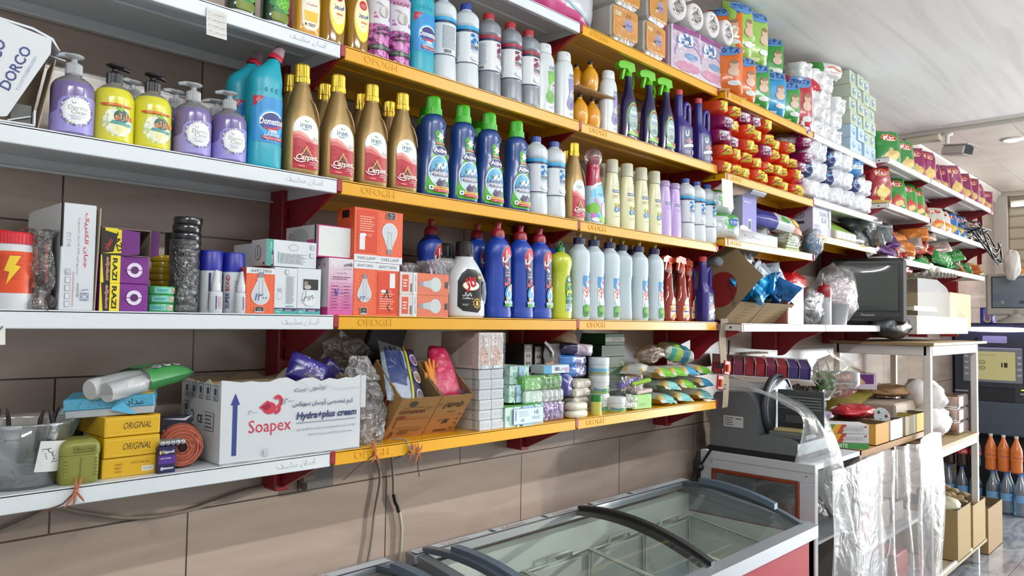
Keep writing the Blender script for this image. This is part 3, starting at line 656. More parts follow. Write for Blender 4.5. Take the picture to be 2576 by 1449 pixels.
def k_golr(body,capc,txt):
 t=proto('shampoo','bottle','cream shampoo bottles on the middle shelf' if txt else 'lilac shampoo bottles on the middle shelf');B=Body([(0,.031,.02,2.4),(.004,.0335,.0218,2.4),(.03,.0345,.0225,2.3),(.09,.0335,.022,2.2),(.14,.0295,.0205,2.1),(.18,.0245,.019,2),(.188,.0225,.0185,2)])
 B.mesh(M(body,.35,coat=.2),'body',t);d=Dec(B.surf,.005,e=.0005);d.rect(-.015,.119,.024,.13,'2a4a72',.001);d.text('Golrang',.0045,.1245,'eef2f4',w=.033)
 if txt:d.ell(.004,.152,.0025,.004,'6aa0c8',10);d.text('Proteins',.003,.1435,'6a8090',w=.02);d.text('گره',.004,.136,'c8452c',w=.011);d.text('Multivitamin',.003,.1035,'7c7864',w=.036);d.lines(-.012,.02,.107,.112,1,'b0705a');d.ell(.001,.0775,.0062,.007,'a8c63a');d.ell(.0155,.0765,.0045,.006,'c9486a');d.ell(.0,.061,.0085,.0095,'2f8fc0');d.text('B5',0,.061,'eaf4f8',w=.01);d.ell(.0155,.062,.0045,.008,'7c5aa0');d.text('C',.001,.0775,'f2f6e0',h=.006);d.lines(-.006,.02,.036,.04,1,'9a9680')
 else:d.lines(-.01,.02,.1,.112,2,'a890c0');d.ring(.006,.08,.006,.007,.0015,'ece4f4',14);d.ring(.006,.06,.007,.008,.0015,'ece4f4',14)
 d.build('label',t);g=G();g.lathe([(.0225,.189),(.0215,.2325),(.0195,.2355),(.012,.236)]if txt else[(.0225,.189),(.022,.206),(.019,.21)],M(capc,.3,trans=.2),22);g.build('cap',t);return Kind(t)
def k_ave(c1,c2,seed):
 t=proto('conditioner','bottle','white conditioner bottles on the second highest shelf');B=Body([(0,.0335,.02,3),(.004,.036,.022,3),(.03,.0365,.0225,2.8),(.15,.036,.0222,2.6),(.172,.0335,.021,2.4),(.184,.0275,.0195,2.3),(.187,.0255,.019,2.2)])
 B.mesh(M('cdd4d6',.32,coat=.25),'body',t);d=Dec(B.surf,.005,e=.0005);d.text('AVE',.016,.142,'1f3050',w=.024,h=.013)
 d.poly([(.0,.13),(.02,.134),(.032,.13),(.031,.11),(.02,.096),(.008,.085),(.0,.07),(-.001,.045),(.008,.034),(.024,.036),(.028,.05),(.018,.06),(.008,.058),(.01,.075),(.024,.09),(.032,.104),(.032,.06),(.03,.03),(.01,.026),(-.008,.03),(-.01,.06),(-.004,.085),(.004,.105)][:13],c1);d.ring(.012,.05,.015,.018,.005,c1,18);d.ring(.012,.05,.0095,.012,.003,'8f9aa8',18);d.ell(.016,.045,.008,.009,c2);d.ell(.02,.086,.004,.0028,'d9a02c',10,.8);d.ell(.024,.09,.003,.0022,'2a2420',10,.8)
 d.lines(.004,.024,.12,.131,2,'8a94b4',.3);d.lines(.018,.03,.07,.08,3,'9aa4aa');d.lines(.004,.026,.013,.021,3,'9aa4b0');d.build('label',t)
 g=G();B2=Body([(.188,.0255,.019,2.2),(.212,.0235,.018,2.2),(.218,.021,.016,2.2),(.2195,.014,.011,2)],3);B2.add(g,M('d3d9db',.35));g.box(-.004,.004,-.0195,-.0165,.205,.212,M('c3cacc',.4),.001);g.build('flip_cap',t);return Kind(t)
def k_pear():
 t=proto('pear_bottle','bottle','amber pear shaped bottles');B=Body([(0,.018,.018),(.003,.022,.022),(.02,.0275,.0275),(.04,.029,.029),(.06,.0265,.0265),(.075,.0195,.0195),(.086,.0115,.0115),(.09,.0085,.0085),(.094,.0085,.0085)],9,26);g=G()
 rr=[sel(p[0],p[1]*(1+.012*math.sin(p[0]*1400)),p[2]*(1+.012*math.sin(p[0]*1400)),2,0,26)for p in B.p];g.loft(rr,M('dc9a1c',.3,coat=.4));g.build('body',t)
 g=G();g.lathe([(.0075,.093),(.006,.099),(.0085,.101),(.0065,.106),(.0035,.107)],M('15120e',.35),16)
 for s in(-1,1):g.tube([(s*.003,0,.106),(s*.0045,0,.111),(s*.0062,0,.114)],[.002,.0016,.001],M('15120e',.35),6)
 g.build('cap',t);d=Dec(B.wrap,.006,e=.0012);d.text('عسل',.012,.052,'b87a14',w=.014);d.lines(.004,.02,.034,.044,3,'b87a14',.3);d.build('label',t);return Kind(t)
def trigger(mat,t,z,turn,big=1.):
 g=G();c=math.cos(turn);s=math.sin(turn);k=big
 pts=[(-.02,.012),(-.016,.034),(.02,.04),(.044,.03),(.047,.018),(.04,.012),(.012,.016),(.004,.006),(-.004,.006),(-.01,.01)]
 xf=Matrix.Translation((0,0,z))@Matrix.Rotation(turn,4,'Z')
 g.prism([(a*k,b*k)for a,b in pts],-.0085*k,.0085*k,mat,'y',xf);g.lathe([(.013,-.006),(.013,.006),(.009,.01)],mat,18,xf=xf);g.build('sprayer_head',t)
 g=G();g.prism([(a*k,b*k)for a,b in((.014,.018),(.024,.016),(.028,.0),(.031,-.016),(.026,-.018),(.02,-.002))],-.005*k,.005*k,mat,'y',xf);g.build('trigger',t)
def k_spray():
 t=proto('spray_bottle','spray bottle','dark spray bottles with lime triggers');B=Body([(0,.034,.022,2.6),(.004,.037,.0245,2.6),(.03,.0375,.025,2.5),(.1,.036,.024,2.3),(.14,.03,.0225,2.2),(.17,.0205,.0185,2),(.2,.014,.014,2),(.225,.0125,.0125,2),(.232,.0125,.0125,2)]);B.mesh(M('1c1248',.14,coat=.7),'body',t)
 d=Dec(B.surf,.005,e=.0006,r=.3);d.ell(.004,.085,.0275,.052,'79b63a',26);d.ell(.004,.082,.025,.047,'4d6f6a');d.ell(.004,.08,.0225,.043,'9fb4bc',24);d.text('Active',.005,.1,'f0f2f6',w=.036,h=.011,bold=.03);d.text('All Purpose',.005,.084,'2c3c7a',w=.032);d.text('Wonder',.005,.073,'d9cf5a',w=.03,bold=.02);d.rect(-.004,.124,.018,.13,'b5482c',.001);d.ell(.003,.055,.014,.01,'6c8a7c');d.poly([(-.026,.02),(.02,.014),(.03,.02),(.02,.034),(-.02,.03)],'6fb52c');d.rect(.006,.024,.033,.036,'a8563c',.002);d.build('label',t);trigger(M('63bb1f',.3),t,.238,PI,1.25);return Kind(t)
def k_purple():
 t=proto('drain_cleaner','bottle','purple drain cleaner bottles with looped handle');P=M('2c2277',.33,coat=.15)
 B=Body([(0,.042,.026,3.4),(.005,.045,.028,3.4),(.115,.045,.028,3.2),(.125,.043,.027,3),(.135,.036,.0245,2.6,-.006),(.145,.026,.022,2.3,-.014),(.16,.0175,.0175,2,-.0225),(.24,.016,.016,2,-.0235),(.246,.0135,.0135,2,-.0235)]);B.mesh(P,'body',t)
 g=G();pts=[(-.004,0,.2),(-.002,0,.186)]
 g=G();loop=[(-.014,0,.16),(-.003,0,.147),(.006,0,.15),(.009,0,.165),(.009,0,.198),(.014,0,.215),(.026,0,.221),(.037,0,.214),(.041,0,.198),(.041,0,.16),(.04,0,.125)];g.tube(loop,[.009]*4+[.0095]*7,P,12);g.build('handle',t)
 d=Dec(B.surf,.006,e=.0005,r=.32);d.rect(-.024,.008,.04,.112,'2a2450',.003);d.line([(.004,.104),(.005,.09),(.0,.084),(-.008,.084),(-.011,.092),(-.011,.1)],.0075,'8fc6dc');d.line([(.004,.104),(.005,.09),(.0,.084),(-.008,.084),(-.011,.092)],.003,'e6f0f4');d.text('صاف',.012,.066,'f2ecf2',w=.043,bold=.09);d.text('صاف',.012,.066,'c9304a',w=.0415,bold=.03);d.poly([(-.024,.034),(.04,.046),(.04,.055),(.01,.054),(-.024,.043)],'e2e6ec');d.text('لوله بازکن',.01,.046,'4a4a6a',w=.032,rot=.12);d.lines(-.016,.02,.014,.028,3,'c9c9e0',.4);d.ell(.03,.022,.006,.009,'c8ccd8',12);d.build('label',t)
 g=ribbed([(.0155,.243),(.0155,.262),(.0145,.2635)],M('b9333c',.35),26,.0006,52,xf=Matrix.Translation((-.0235,0,0)));g.build('cap',t);return Kind(t)
def k_taj():
 t=proto('dish_detergent','bottle','white dish detergent bottles with navy caps');W=M('bccbd2',.4,coat=.1)
 B=Body([(0,.035,.027,2.8),(.004,.0375,.0295,2.8),(.05,.036,.0288,2.7),(.13,.034,.0275,2.6),(.152,.036,.0285,2.6),(.158,.0372,.0292,2.6),(.2,.0378,.0295,2.6),(.222,.036,.0282,2.4),(.236,.023,.021,2.1),(.241,.0185,.0175,2),(.2425,.0165,.016,2),(.247,.0165,.016,2)]);B.mesh(W,'body',t)
 d=Dec(B.surf,.004,e=.0005);d.rect(-.006,.01,.033,.143,'dfe6ea',.004);d.poly([(-.006,.143),(.033,.143),(.033,.105),(.012,.1),(-.006,.108)],'3f8cc8');d.ell(.014,.09,.021,.0145,'d8b13a');d.ell(.015,.0905,.02,.0135,'f0f2f0');d.text('تاژ',.013,.092,'c3203a',w=.03,rot=.55,bold=.05);d.rect(.015,.118,.031,.128,'b23a5c',.001);d.text('ظرفشویی',.022,.136,'f4f6f8',w=.018);d.ell(.016,.064,.017,.011,'f4f6f6');d.ell(.016,.055,.015,.009,'cfe0e8');d.poly([(-.006,.046),(.018,.05),(.033,.044),(.033,.014),(.029,.01),(-.002,.01),(-.006,.014)],'3f8f35');d.ell(.008,.034,.011,.008,'5fae3f');d.ell(.012,.022,.009,.006,'2f6f28');d.ell(.028,.036,.006,.012,'d8923a');d.build('label',t)
 g=ribbed([(.0195,.2465),(.019,.2655),(.0175,.2675)],M('191a48',.3),30,.0006,60);g.build('cap',t);g=G();g.lathe([(.007,.267),(.007,.274),(.0085,.277),(.0095,.284),(.006,.2855)],M('a58f34',.4),14);g.build('push_pull_spout',t);return Kind(t)
def k_bril():
 t=proto('dish_detergent','bottle','deep blue dish detergent bottles');BL=M('123a9c',.36,coat=.1)
 B=Body([(0,.041,.03,2.8),(.004,.0438,.0318,2.8),(.02,.0438,.0318,2.8),(.024,.043,.0315,2.7),(.08,.042,.031,2.6),(.14,.039,.0295,2.5),(.165,.0385,.0295,2.4),(.19,.042,.031,2.4),(.207,.04,.03,2.2),(.222,.031,.025,2.1),(.231,.0215,.02,2),(.233,.0195,.019,2),(.236,.0195,.019,2)]);B.mesh(BL,'body',t)
 d=Dec(B.surf,.005,e=.0005);d.rect(.0,.036,.041,.19,'152252',.004);d.ring(.016,.176,.0255,.034,.005,'6d7c94',26);d.ell(.016,.176,.0245,.033,'c02a34');d.poly([(.0,.153),(.016,.142),(.038,.155),(.03,.15),(.016,.15)],'dfe6ee');d.text('پریل',.015,.177,'f4f6f8',w=.044,h=.04,bold=.04);d.text('قوی‌ترین در'.replace('\u200c',''),.019,.134,'eef2f8',w=.032);d.text('آب سرد',.019,.1255,'eef2f8',w=.03,bold=.02);d.rect(.01,.108,.036,.115,'9c2a48',.001);d.rect(.0,.094,.016,.104,'b8203c',.001);d.text('قدرت بالا',.008,.099,'f4e8ea',w=.013);d.ell(.022,.071,.02,.024,'2d86c8');d.poly([(.008,.07),(.022,.098),(.034,.07),(.03,.06),(.02,.056),(.012,.06)],'e8f0f4');d.ell(.02,.07,.008,.01,'3fa0d8');d.poly([(.022,.098),(.038,.1),(.04,.07),(.03,.084)],'d8b84a');d.line([(.024,.098),(.03,.085),(.034,.07)],.003,'d05a3a');d.ell(.011,.0555,.0055,.0055,'d8c070',14);d.text('ی',.011,.0555,'5a4410',w=.004);d.rect(.0,.042,.041,.05,'c3ccd2');d.text('۱۰۰۰ گرم',.022,.046,'303c48',w=.018);d.rect(.0,.034,.041,.0425,'3f9a38');d.text('ظرفشویی',.02,.038,'e8f4e4',w=.018);d.build('label',t)
 g=G();B2=Body([(.2365,.021,.0195,2.1),(.246,.0205,.019,2.1),(.2575,.017,.0165,2),(.258,.0135,.0135,2),(.2605,.0125,.0125,2)],3);B2.add(g,M('8f1f2c',.35));g.build('cap',t);g=G();g.lathe([(.009,.26),(.0075,.268),(.0095,.273),(.01,.28),(.006,.2825)],M('a5303a',.35),14);g.build('push_pull_spout',t);return Kind(t)
def k_jaam():
 t=proto('dish_detergent','bottle',None);B=Body([(0,.037,.029,2.5),(.004,.0405,.0315,2.5),(.03,.0415,.032,2.4),(.09,.0395,.031,2.3),(.13,.0345,.0285,2.2),(.145,.034,.028,2.2),(.165,.039,.0305,2.2),(.18,.042,.032,2.1),(.195,.039,.03,2.1),(.207,.027,.023,2),(.2125,.0155,.0155,2),(.216,.0135,.0135,2)]);B.mesh(M('bcc832',.33,coat=.2),'body',t)
 d=Dec(B.surf,.005,e=.0005);d.ell(.014,.095,.022,.046,'2d7a34');d.rect(-.004,.036,.034,.09,'2d7a34',.004);d.rect(-.006,.024,.034,.05,'b9d0cc',.008);d.ell(.014,.124,.011,.008,'1d3a72');d.ell(.014,.1255,.0095,.006,'dfe6ec');d.text('Jam',.014,.1255,'1d3a72',w=.011);d.text('JAAM',.014,.11,'e4d83a',w=.026,bold=.03);d.text('جام',.015,.0865,'ead83a',w=.034,h=.026,bold=.05);d.rect(-.006,.062,.032,.069,'3f9a80',.001);d.text('لیموی تازه',.014,.0655,'f2f6e4',w=.026);d.rect(-.004,.052,.006,.06,'2c5a9c',.001);d.lines(.0,.03,.036,.05,5,'7c9a98');d.bars(-.003,.008,.027,.034);d.text('۱۰۰۰',-.014,.14,'7c862c',w=.012);d.build('label',t)
 g=G();g.lathe([(.0155,.214),(.015,.228),(.0135,.23)],M('10713a',.35),20);g.lathe([(.006,.229),(.0055,.236)],M('10713a',.35),12);g.build('cap',t);g=G();g.tube([(.0085*math.cos(k*PI/8),0,.2405+.0065*math.sin(k*PI/8))for k in range(16)],.0016,M('1f8a4a',.35),6,closed=True);g.build('cap_ring',t);return Kind(t)
def k_jug():
 t=proto('laundry_liquid','bottle','white laundry jugs with black labels');W=M('cfd3d6',.32,coat=.2)
 B=Body([(0,.057,.038,3),(.006,.061,.041,3),(.05,.061,.041,2.8),(.1,.058,.04,2.6),(.125,.053,.038,2.4),(.145,.042,.034,2.2),(.16,.031,.029,2),(.166,.0265,.0265,2),(.172,.0265,.0265,2)]);B.mesh(W,'body',t)
 g=G();loop=[(.048,0,.03),(.062,0,.045),(.065,0,.07),(.062,0,.095),(.052,0,.12)];g.tube(loop,[.012,.0135,.0135,.0135,.012],W,12);g.sphere((.043,-.036,.075),(.0075,.006,.028),M('8d9398',.5),14,12);g.build('handle',t)
 d=Dec(B.surf,.006,e=.0006,r=.25);d.poly([(-.046,.03),(-.03,.018),(.02,.014),(.03,.024),(.034,.06),(.042,.1),(.034,.122),(.012,.134),(-.016,.134),(-.032,.122),(-.044,.1)],'16151a');d.ell(-.004,.088,.028,.0135,'d8b43c');d.ell(-.003,.0885,.027,.0125,'efefe8');d.text('تاژ',-.006,.093,'c31f2e',w=.04,rot=.25,bold=.06);d.rect(.02,.108,.034,.116,'c7a25a',.002);d.text('پاکیزگی',-.018,.0635,'f4f4f4',w=.03,bold=.02);d.text('و محافظت',-.016,.053,'f4f4f4',w=.034,bold=.02)
 for k in range(20):d.e=.0012;a=k*PI/10;d.poly([(.016+.009*math.cos(a-.12),.04+.009*math.sin(a-.12)),(.016+(.021 if k%2 else.015)*math.cos(a),.04+(.021 if k%2 else.015)*math.sin(a)),(.016+.009*math.cos(a+.12),.04+.009*math.sin(a+.12))],'d9a83c')
 d.ell(.016,.04,.0125,.0125,'e8c45a');d.ell(.016,.04,.0105,.0105,'18161a');d.ell(.016,.044,.0042,.0042,'e2b64c');d.rect(.0115,.033,.0205,.041,'e2b64c',.001);d.lines(-.034,-.012,.032,.038,2,'b8b8b8');d.build('label',t)
 g=ribbed([(.0285,.17),(.0285,.176)],M('101012',.3),40,.0005,60);g.build('collar',t);g=ribbed([(.0255,.1765),(.0245,.2055),(.022,.2125),(.012,.214)],M('101012',.25),30,.0008,60);g.build('cap',t);return Kind(t)
def k_glass():
 t=proto('glass_cleaner','spray bottle','orange glass cleaner sprays');B=Body([(0,.031,.02,2.5),(.004,.0345,.0225,2.5),(.03,.035,.023,2.4),(.08,.0325,.022,2.3),(.115,.023,.019,2.1),(.14,.0195,.0175,2),(.165,.0185,.0165,2),(.185,.0135,.0135,2),(.19,.0125,.0125,2)]);B.mesh(M('8c2008',.1,coat=.8),'body',t)
 d=Dec(B.surf,.005,e=.0006);d.rect(-.016,.012,.031,.06,'e9dcc8',.006);d.ell(.012,.062,.021,.03,'e9dcc8');d.ell(.016,.08,.007,.012,'c9dce0');d.text('Golrang',.008,.062,'b8443a',w=.036);d.rect(-.012,.036,.03,.0415,'4a5a94');d.text('GLASS',.012,.05,'5aa0c0',w=.024);d.ell(.028,.05,.0035,.005,'5ab0d0',10);d.ell(-.01,.048,.007,.008,'e8962a');d.ell(.018,.022,.01,.008,'e58a1c');d.ell(.002,.018,.008,.006,'f0b050');d.build('label',t)
 g=ribbed([(.0135,.188),(.0135,.206)],M('c58f86',.35),24,.0006,48);g.build('collar',t);trigger(M('d2481c',.3,trans=.2),t,.212,PI*1.02,1.0);return Kind(t)
def k_can():
 t=proto('aerosol_can','can','pink garlic shampoo bottles');B=Body([(0,.0295,.0295),(.002,.031,.031),(.172,.031,.031),(.18,.027,.027),(.186,.018,.018),(.2,.017,.017)],3,30);B.mesh(lambda z:M('c9ccd2',.2,.2),'body',t);d=Dec(B.wrap,.005,e=.0004,r=.25);d.rect(-.09,.004,.09,.172,'d9d6de');d.rect(-.09,.004,.09,.086,'9a3c84');dots(d,0,.045,.0,.075,70,('b75aa0','6c2460','c77ab4'),.006,3);d.poly([(-.09,.172)]+[(-.09+k*.006,.162-(.004 if k%2 else 0))for k in range(31)]+[(.09,.172)],'c493b4');d.poly([(-.09,.1)]+[(-.09+k*.006,.088-(.003 if k%2 else 0))for k in range(31)]+[(.09,.1)],'d9d6de');d.text('PARJAK',.004,.155,'9a2c62',w=.046,h=.011,bold=.02);d.ell(.006,.119,.014,.0155,'b9b4b0');d.ell(.004,.12,.009,.013,'cfcbc6');d.ell(.01,.117,.004,.013,'a9a4a0');d.line([(.004,.132),(-.008,.14),(-.014,.139)],.003,'bdb8b2');d.text('GARLIC',.006,.075,'1f1420',w=.036,bold=.03,rot=.08);d.text('SHAMPOO',.006,.063,'1f1420',w=.042,bold=.03,rot=.08);d.rect(-.03,.022,.035,.033,'2c3a34');d.text('DAMAGED HAIR TREATMENT',.003,.0275,'9ac0a0',w=.055);d.build('label',t)
 g=G();g.lathe([(.0175,.199),(.017,.222),(.012,.226)],M('d6d9dc',.3),22);g.build('cap',t);return Kind(t)
def k_baby():
 t=proto('clear_shampoo','bottle','clear golden shampoo bottles');B=Body([(0,.026,.019,2.3),(.004,.0285,.021,2.3),(.04,.031,.0225,2.2),(.09,.0315,.0225,2.2),(.13,.027,.021,2.1),(.15,.02,.018,2),(.156,.012,.012,2)]);B.mesh(M('c8940e',.08,trans=.55,coat=.6),'body',t);d=Dec(B.surf,.005,e=.0006);d.ell(.003,.085,.0245,.058,'d8901c',30);d.ell(.003,.085,.0228,.0555,'e6e24a',30);d.ell(.003,.095,.0215,.044,'ece8b8',26);d.ell(.003,.119,.0115,.012,'c32c34');d.text('شامپو',.003,.12,'f4e4e4',w=.014);d.text('بچه',.003,.114,'f4e4e4',w=.008);d.text('فیروز',.004,.093,'2a4a94',w=.03,bold=.02);d.rect(-.004,.074,.014,.078,'d87a4a',.001);d.text('۲۵۰ گرم',.004,.066,'6a6a3a',w=.014);d.build('label',t);g=G();g.lathe([(.0125,.155),(.0122,.178),(.01,.18)],M('d8b43c',.25,.4),18);g.build('cap',t);return Kind(t)
def k_amber():
 t=proto('honey_soap','bottle',None);B=Body([(0,.027,.02,3),(.004,.03,.022,3),(.1,.031,.023,2.8),(.14,.026,.02,2.4),(.15,.015,.015,2)]);B.mesh(M('d39a34',.25,coat=.4),'body',t);d=Dec(B.surf,.005,e=.0006);d.poly([(-.02,.03),(-.01,.016),(.012,.016),(.022,.03),(.024,.07),(.02,.12),(-.018,.12),(-.022,.07)],'e8e2cc');d.poly([(-.014,.036),(.016,.036),(.019,.06),(-.017,.06)],'e8b62c');d.ell(.001,.085,.014,.02,'f0e6d0');d.text('صحت',.002,.076,'b03a54',w=.026,bold=.03);d.text('پیچک',.002,.1,'9a2c48',w=.022);d.ell(-.012,.028,.0025,.003,'2a2420',10);d.lines(-.006,.014,.024,.032,2,'4a4434');d.build('label',t);g=G();g.lathe([(.015,.15),(.015,.175)],M('d8a030',.3),18);g.build('cap',t);return Kind(t)
def k_herb():
 t=proto('herbal_shampoo','bottle','dark green bottles on white bases, top left');B=Body([(.012,.03,.024,2.4),(.016,.0315,.0255,2.4),(.1,.031,.025,2.3),(.14,.024,.02,2)]);B.mesh(M('10301a',.12,coat=.6),'body',t);d=Dec(B.surf,.005,e=.0006);dots(d,0,.045,.0,.02,40,('1f5a2a','2c7a36'),.006,3);d.rect(-.02,.014,.024,.034,'6a7a1c',.006)
 for k,(x,y,a)in enumerate(((.004,.05,.6),(.014,.044,-.4),(.012,.056,.3),(-.004,.058,1.2),(.02,.056,1.0),(.006,.064,1.6),(.018,.068,.2))):d.e=.0012;d.ell(x,y,.0095,.0052,'3f9a28',12,a);d.ring(x,y,.0095,.0052,.0012,'8fd04a',12,0,360,a)
 d.build('label',t);g=G();B2=Body([(0,.033,.027,2.4),(.002,.0345,.0285,2.4),(.01,.0335,.0275,2.4),(.013,.03,.024,2.4)],3);B2.add(g,M('cfd5d6',.3));g.build('foot',t);return Kind(t)
# what stands on the two yellow bays and the white bay beside them
ORD=('first','second','third','fourth','fifth','sixth','seventh','eighth')
def X_(px,y,lv,dz=.06):return sx(px,y,ZL[lv]+dz)
BLU=('1f78c8','0f3f86','8cc8ee','2f9ade','e6eef4','13305e');CRI=('a3223c','2a2246','c9ccd2','7c1830','dfe1e5','3a2c50')
derma,yellow,domes,iren,active=k_derma(),k_yellow(),k_domes(),k_iren(),k_active()
dosi=k_dosi('ccd5d9','1f3f94','2aa3d6','14325c',BLU);dosib=k_dosi('ccd5d9','1f3f94','2aa3d6','14325c',BLU,True);dosig=k_dosi('878d93','a81f2c','9c2038','2a2246',CRI,False,'drain_cleaner','silver grey cleaner bottles with red caps')
soft,golr,lilac=k_soft(),k_golr('d9d8ae','d6d3ba',True),k_golr('b49ad0','b8a2d2',False)
aveg,avep,pear,spray,purp=k_ave('6fb83a','5aa82c',1),k_ave('8d84b8','6a609c',2),k_pear(),k_spray(),k_purple()
taj,bril,jaam,jug,glassc,can,baby,amber,herb=k_taj(),k_bril(),k_jaam(),k_jug(),k_glass(),k_can(),k_baby(),k_amber(),k_herb()
def row(kind,lv,y,items,dz=.06):
 for px,label,*rot in items:kind.put((X_(px,y,lv,dz),y,ZL[lv]),label,R(rot[0])if rot else 0)
row(derma,3,-.245,[(182,'large lavender hand wash dispenser beside the tilted white razor carton',-12),(484,'lavender hand wash dispenser right of the two yellow ones',-10),(575,'lavender hand wash dispenser touching the turquoise cleaner bottle',-12)])
row(yellow,3,-.245,[(285,'yellow hand wash dispenser with black pump, left of the two yellow ones',-14),(381,'yellow hand wash dispenser with black pump, right of the two yellow ones',-10)])
row(derma,3,-.165,[(330,'lavender hand wash dispenser half hidden between the two yellow ones',30),(440,'lavender hand wash dispenser half hidden behind the right yellow one',10),(543,'lavender hand wash dispenser hidden behind the rightmost two, only its pump showing',-20)])
row(derma,3,-.085,[(338,'lavender hand wash dispenser at the very back, spout above the yellow ones',0)])
row(domes,3,-.25,[(661,'turquoise toilet cleaner bottle at the front of the middle shelf beside the gold bottles')])
row(domes,3,-.185,[(608,'turquoise toilet cleaner bottle tucked behind its twin on the middle shelf',4)])
for k,px in enumerate((755,846,931,1008)):iren.put((X_(px,-.252,3),-.252,ZL[3]),f'gold carpet shampoo bottle with red label, {ORD[k]} of the four in front',R(-3))
iren.put((X_(1441,-.25,3),-.25,ZL[3]),'gold carpet shampoo bottle on its own between white cleaner and softener',0)
for k,px in enumerate((733,815,908,977)):iren.put((X_(px,-.17,3,.2),-.17,ZL[3]),f'gold carpet shampoo bottle in the back row, {ORD[k]} gold cap from the left',R(-3))
iren.put((X_(1424,-.165,3,.2),-.165,ZL[3]),'gold carpet shampoo bottle hidden behind the single gold one',0)
for k,px in enumerate((1087,1162,1228,1297)):active.put((X_(px,-.247,3),-.247,ZL[3]),f'blue laundry detergent bottle with green cap, {ORD[k]} of four from the left',R(-8))
for k,px in enumerate((1072,1200)):active.put((X_(px,-.155,3,.2),-.155,ZL[3]),'blue laundry detergent bottle in the dark behind the '+('first' if k==0 else 'third')+' green capped one',R(-8))
row(dosi,3,-.246,[(1346,'white and blue cleaner bottle next to the last blue detergent',-26),(1392,'white and blue cleaner bottle next to the single gold bottle',-24)])
row(soft,3,-.25,[(1491,'crimson and sky blue fabric softener with bubble cap and baby print',-6)])
for k,px in enumerate((1538,1576,1612,1645)):golr.put((X_(px,-.255,3),-.255,ZL[3]),f'cream vitamin shampoo bottle, {ORD[k]} of the four in front',R(-6))
for k,px in enumerate((1518,1556,1592,1629)):golr.put((X_(px,-.19,3,.2),-.19,ZL[3]),f'cream vitamin shampoo bottle in the second row, {ORD[k]} from the left',R(-6))
for k,px in enumerate((1670,1695)):lilac.put((X_(px,-.255,3),-.255,ZL[3]),('left' if k==0 else 'right')+' of the two slim lilac shampoo bottles in front',R(-4))
row(lilac,3,-.185,[(1660,'slim lilac shampoo bottle half hidden behind the front pair',0)])
for k,px in enumerate((1723,1751,1778)):dosi.put((X_(px,-.246,3),-.246,ZL[3]),f'white and blue cleaner bottle at the right shelf end, {ORD[k]} of three',R(-34+k*3))
row(herb,4,-.245,[(603,'dark green leafy bottle on a white base, leftmost on the second highest shelf'),(690,'dark green leafy bottle on a white base beside the amber soap')],.02)
row(amber,4,-.25,[(770,'amber orange bottle with cream and yellow label above the gold bottles',-4)],.04)
row(baby,4,-.25,[(836,'clear golden shampoo bottle with yellow oval label, left of two'),(897,'clear golden shampoo bottle with yellow oval label, right of two')])
row(baby,4,-.185,[(868,'clear golden shampoo bottle standing behind the front two')])
row(can,4,-.25,[(947,'white and magenta garlic shampoo bottle, left of two',-10),(1000,'white and magenta garlic shampoo bottle, right of two',-24)])
row(domes,4,-.25,[(1055,'turquoise toilet cleaner bottle on the second highest shelf')])
row(dosib,4,-.246,[(1112,'white cleaner bottle turned to show its small print')]);row(dosi,4,-.246,[(1170,'white and blue cleaner bottle with blue cap beside the silver bottles',-26)])
for k,px in enumerate((1227,1281,1327)):dosig.put((X_(px,-.246,4),-.246,ZL[4]),f'silver grey cleaner bottle with red cap, {ORD[k]} of three',R((-8,-26,-24)[k]))
row(aveg,4,-.255,[(1367,'white conditioner bottle with green swirl',-12)]);row(avep,4,-.255,[(1417,'white conditioner bottle with violet swirl left of the amber pears',-6),(1529,'white conditioner bottle with violet swirl right of the amber pears',-6)])
for k,(px,y)in enumerate(((1458,-.25),(1489,-.25),(1517,-.225))):pear.put((X_(px,y,4,.04),y,ZL[4]),f'amber pear shaped bottle in the lower tier, {ORD[k]} from the left',R(k*10))
pz=ZL[4]+.1165
g=G();CB=M('a98b5c',.8);x0,x1=X_(1452,-.25,4,.11),X_(1522,-.25,4,.11)
g.box(x0-.03,x1+.015,-.283,-.13,0,.0015,CB);g.box(x0-.03,x1+.015,-.283,-.13,.004,.0055,CB)
for k in range(26):a=x0-.028+k*(x1-x0+.04)/25;g.prism([(a,.0015),(a+.0015,.0015),(a+.0035,.004),(a+.002,.004)],-.283,-.13,CB,'y')
tag(g.build('cardboard_sheet',None,(0,0,pz)),'corrugated cardboard sheet between the two tiers of amber pear bottles','cardboard')
for k,(px,y)in enumerate(((1450,-.2),(1484,-.25))):pear.put((X_(px,y,4,.16),y,pz+.006),'amber pear shaped bottle on the cardboard sheet, '+('left and partly hidden' if k==0 else 'right and in full view'),R(k*20))
for k,px in enumerate((1580,1632,1675)):spray.put((X_(px,-.25,4),-.25,ZL[4]),f'dark violet spray bottle with lime green trigger, {ORD[k]} of three in front',R(-10))
for k,px in enumerate((1586,1640)):spray.put((X_(px,-.17,4,.2),-.17,ZL[4]),f'dark violet spray bottle with lime green trigger, {("left", "right")[k]} one in the back row',R(20))
for k,px in enumerate((1716,1765)):purp.put((X_(px,-.252,4),-.252,ZL[4]),('left' if k==0 else 'right')+' of the two purple drain cleaners on the second highest shelf',R(-8))
jug.put((X_(1166,-.238,2),-.238,ZL[2]),'white laundry jug with black cap and black label in front',R(-6));jug.put((X_(1118,-.15,2,.1),-.15,ZL[2]),'white laundry jug with black cap standing behind the front jug',R(-4))
for k,px in enumerate((1250,1307,1355)):bril.put((X_(px,-.25,2),-.25,ZL[2]),f'deep blue dish detergent bottle with red cap, {ORD[k]} of three in front',R(-4))
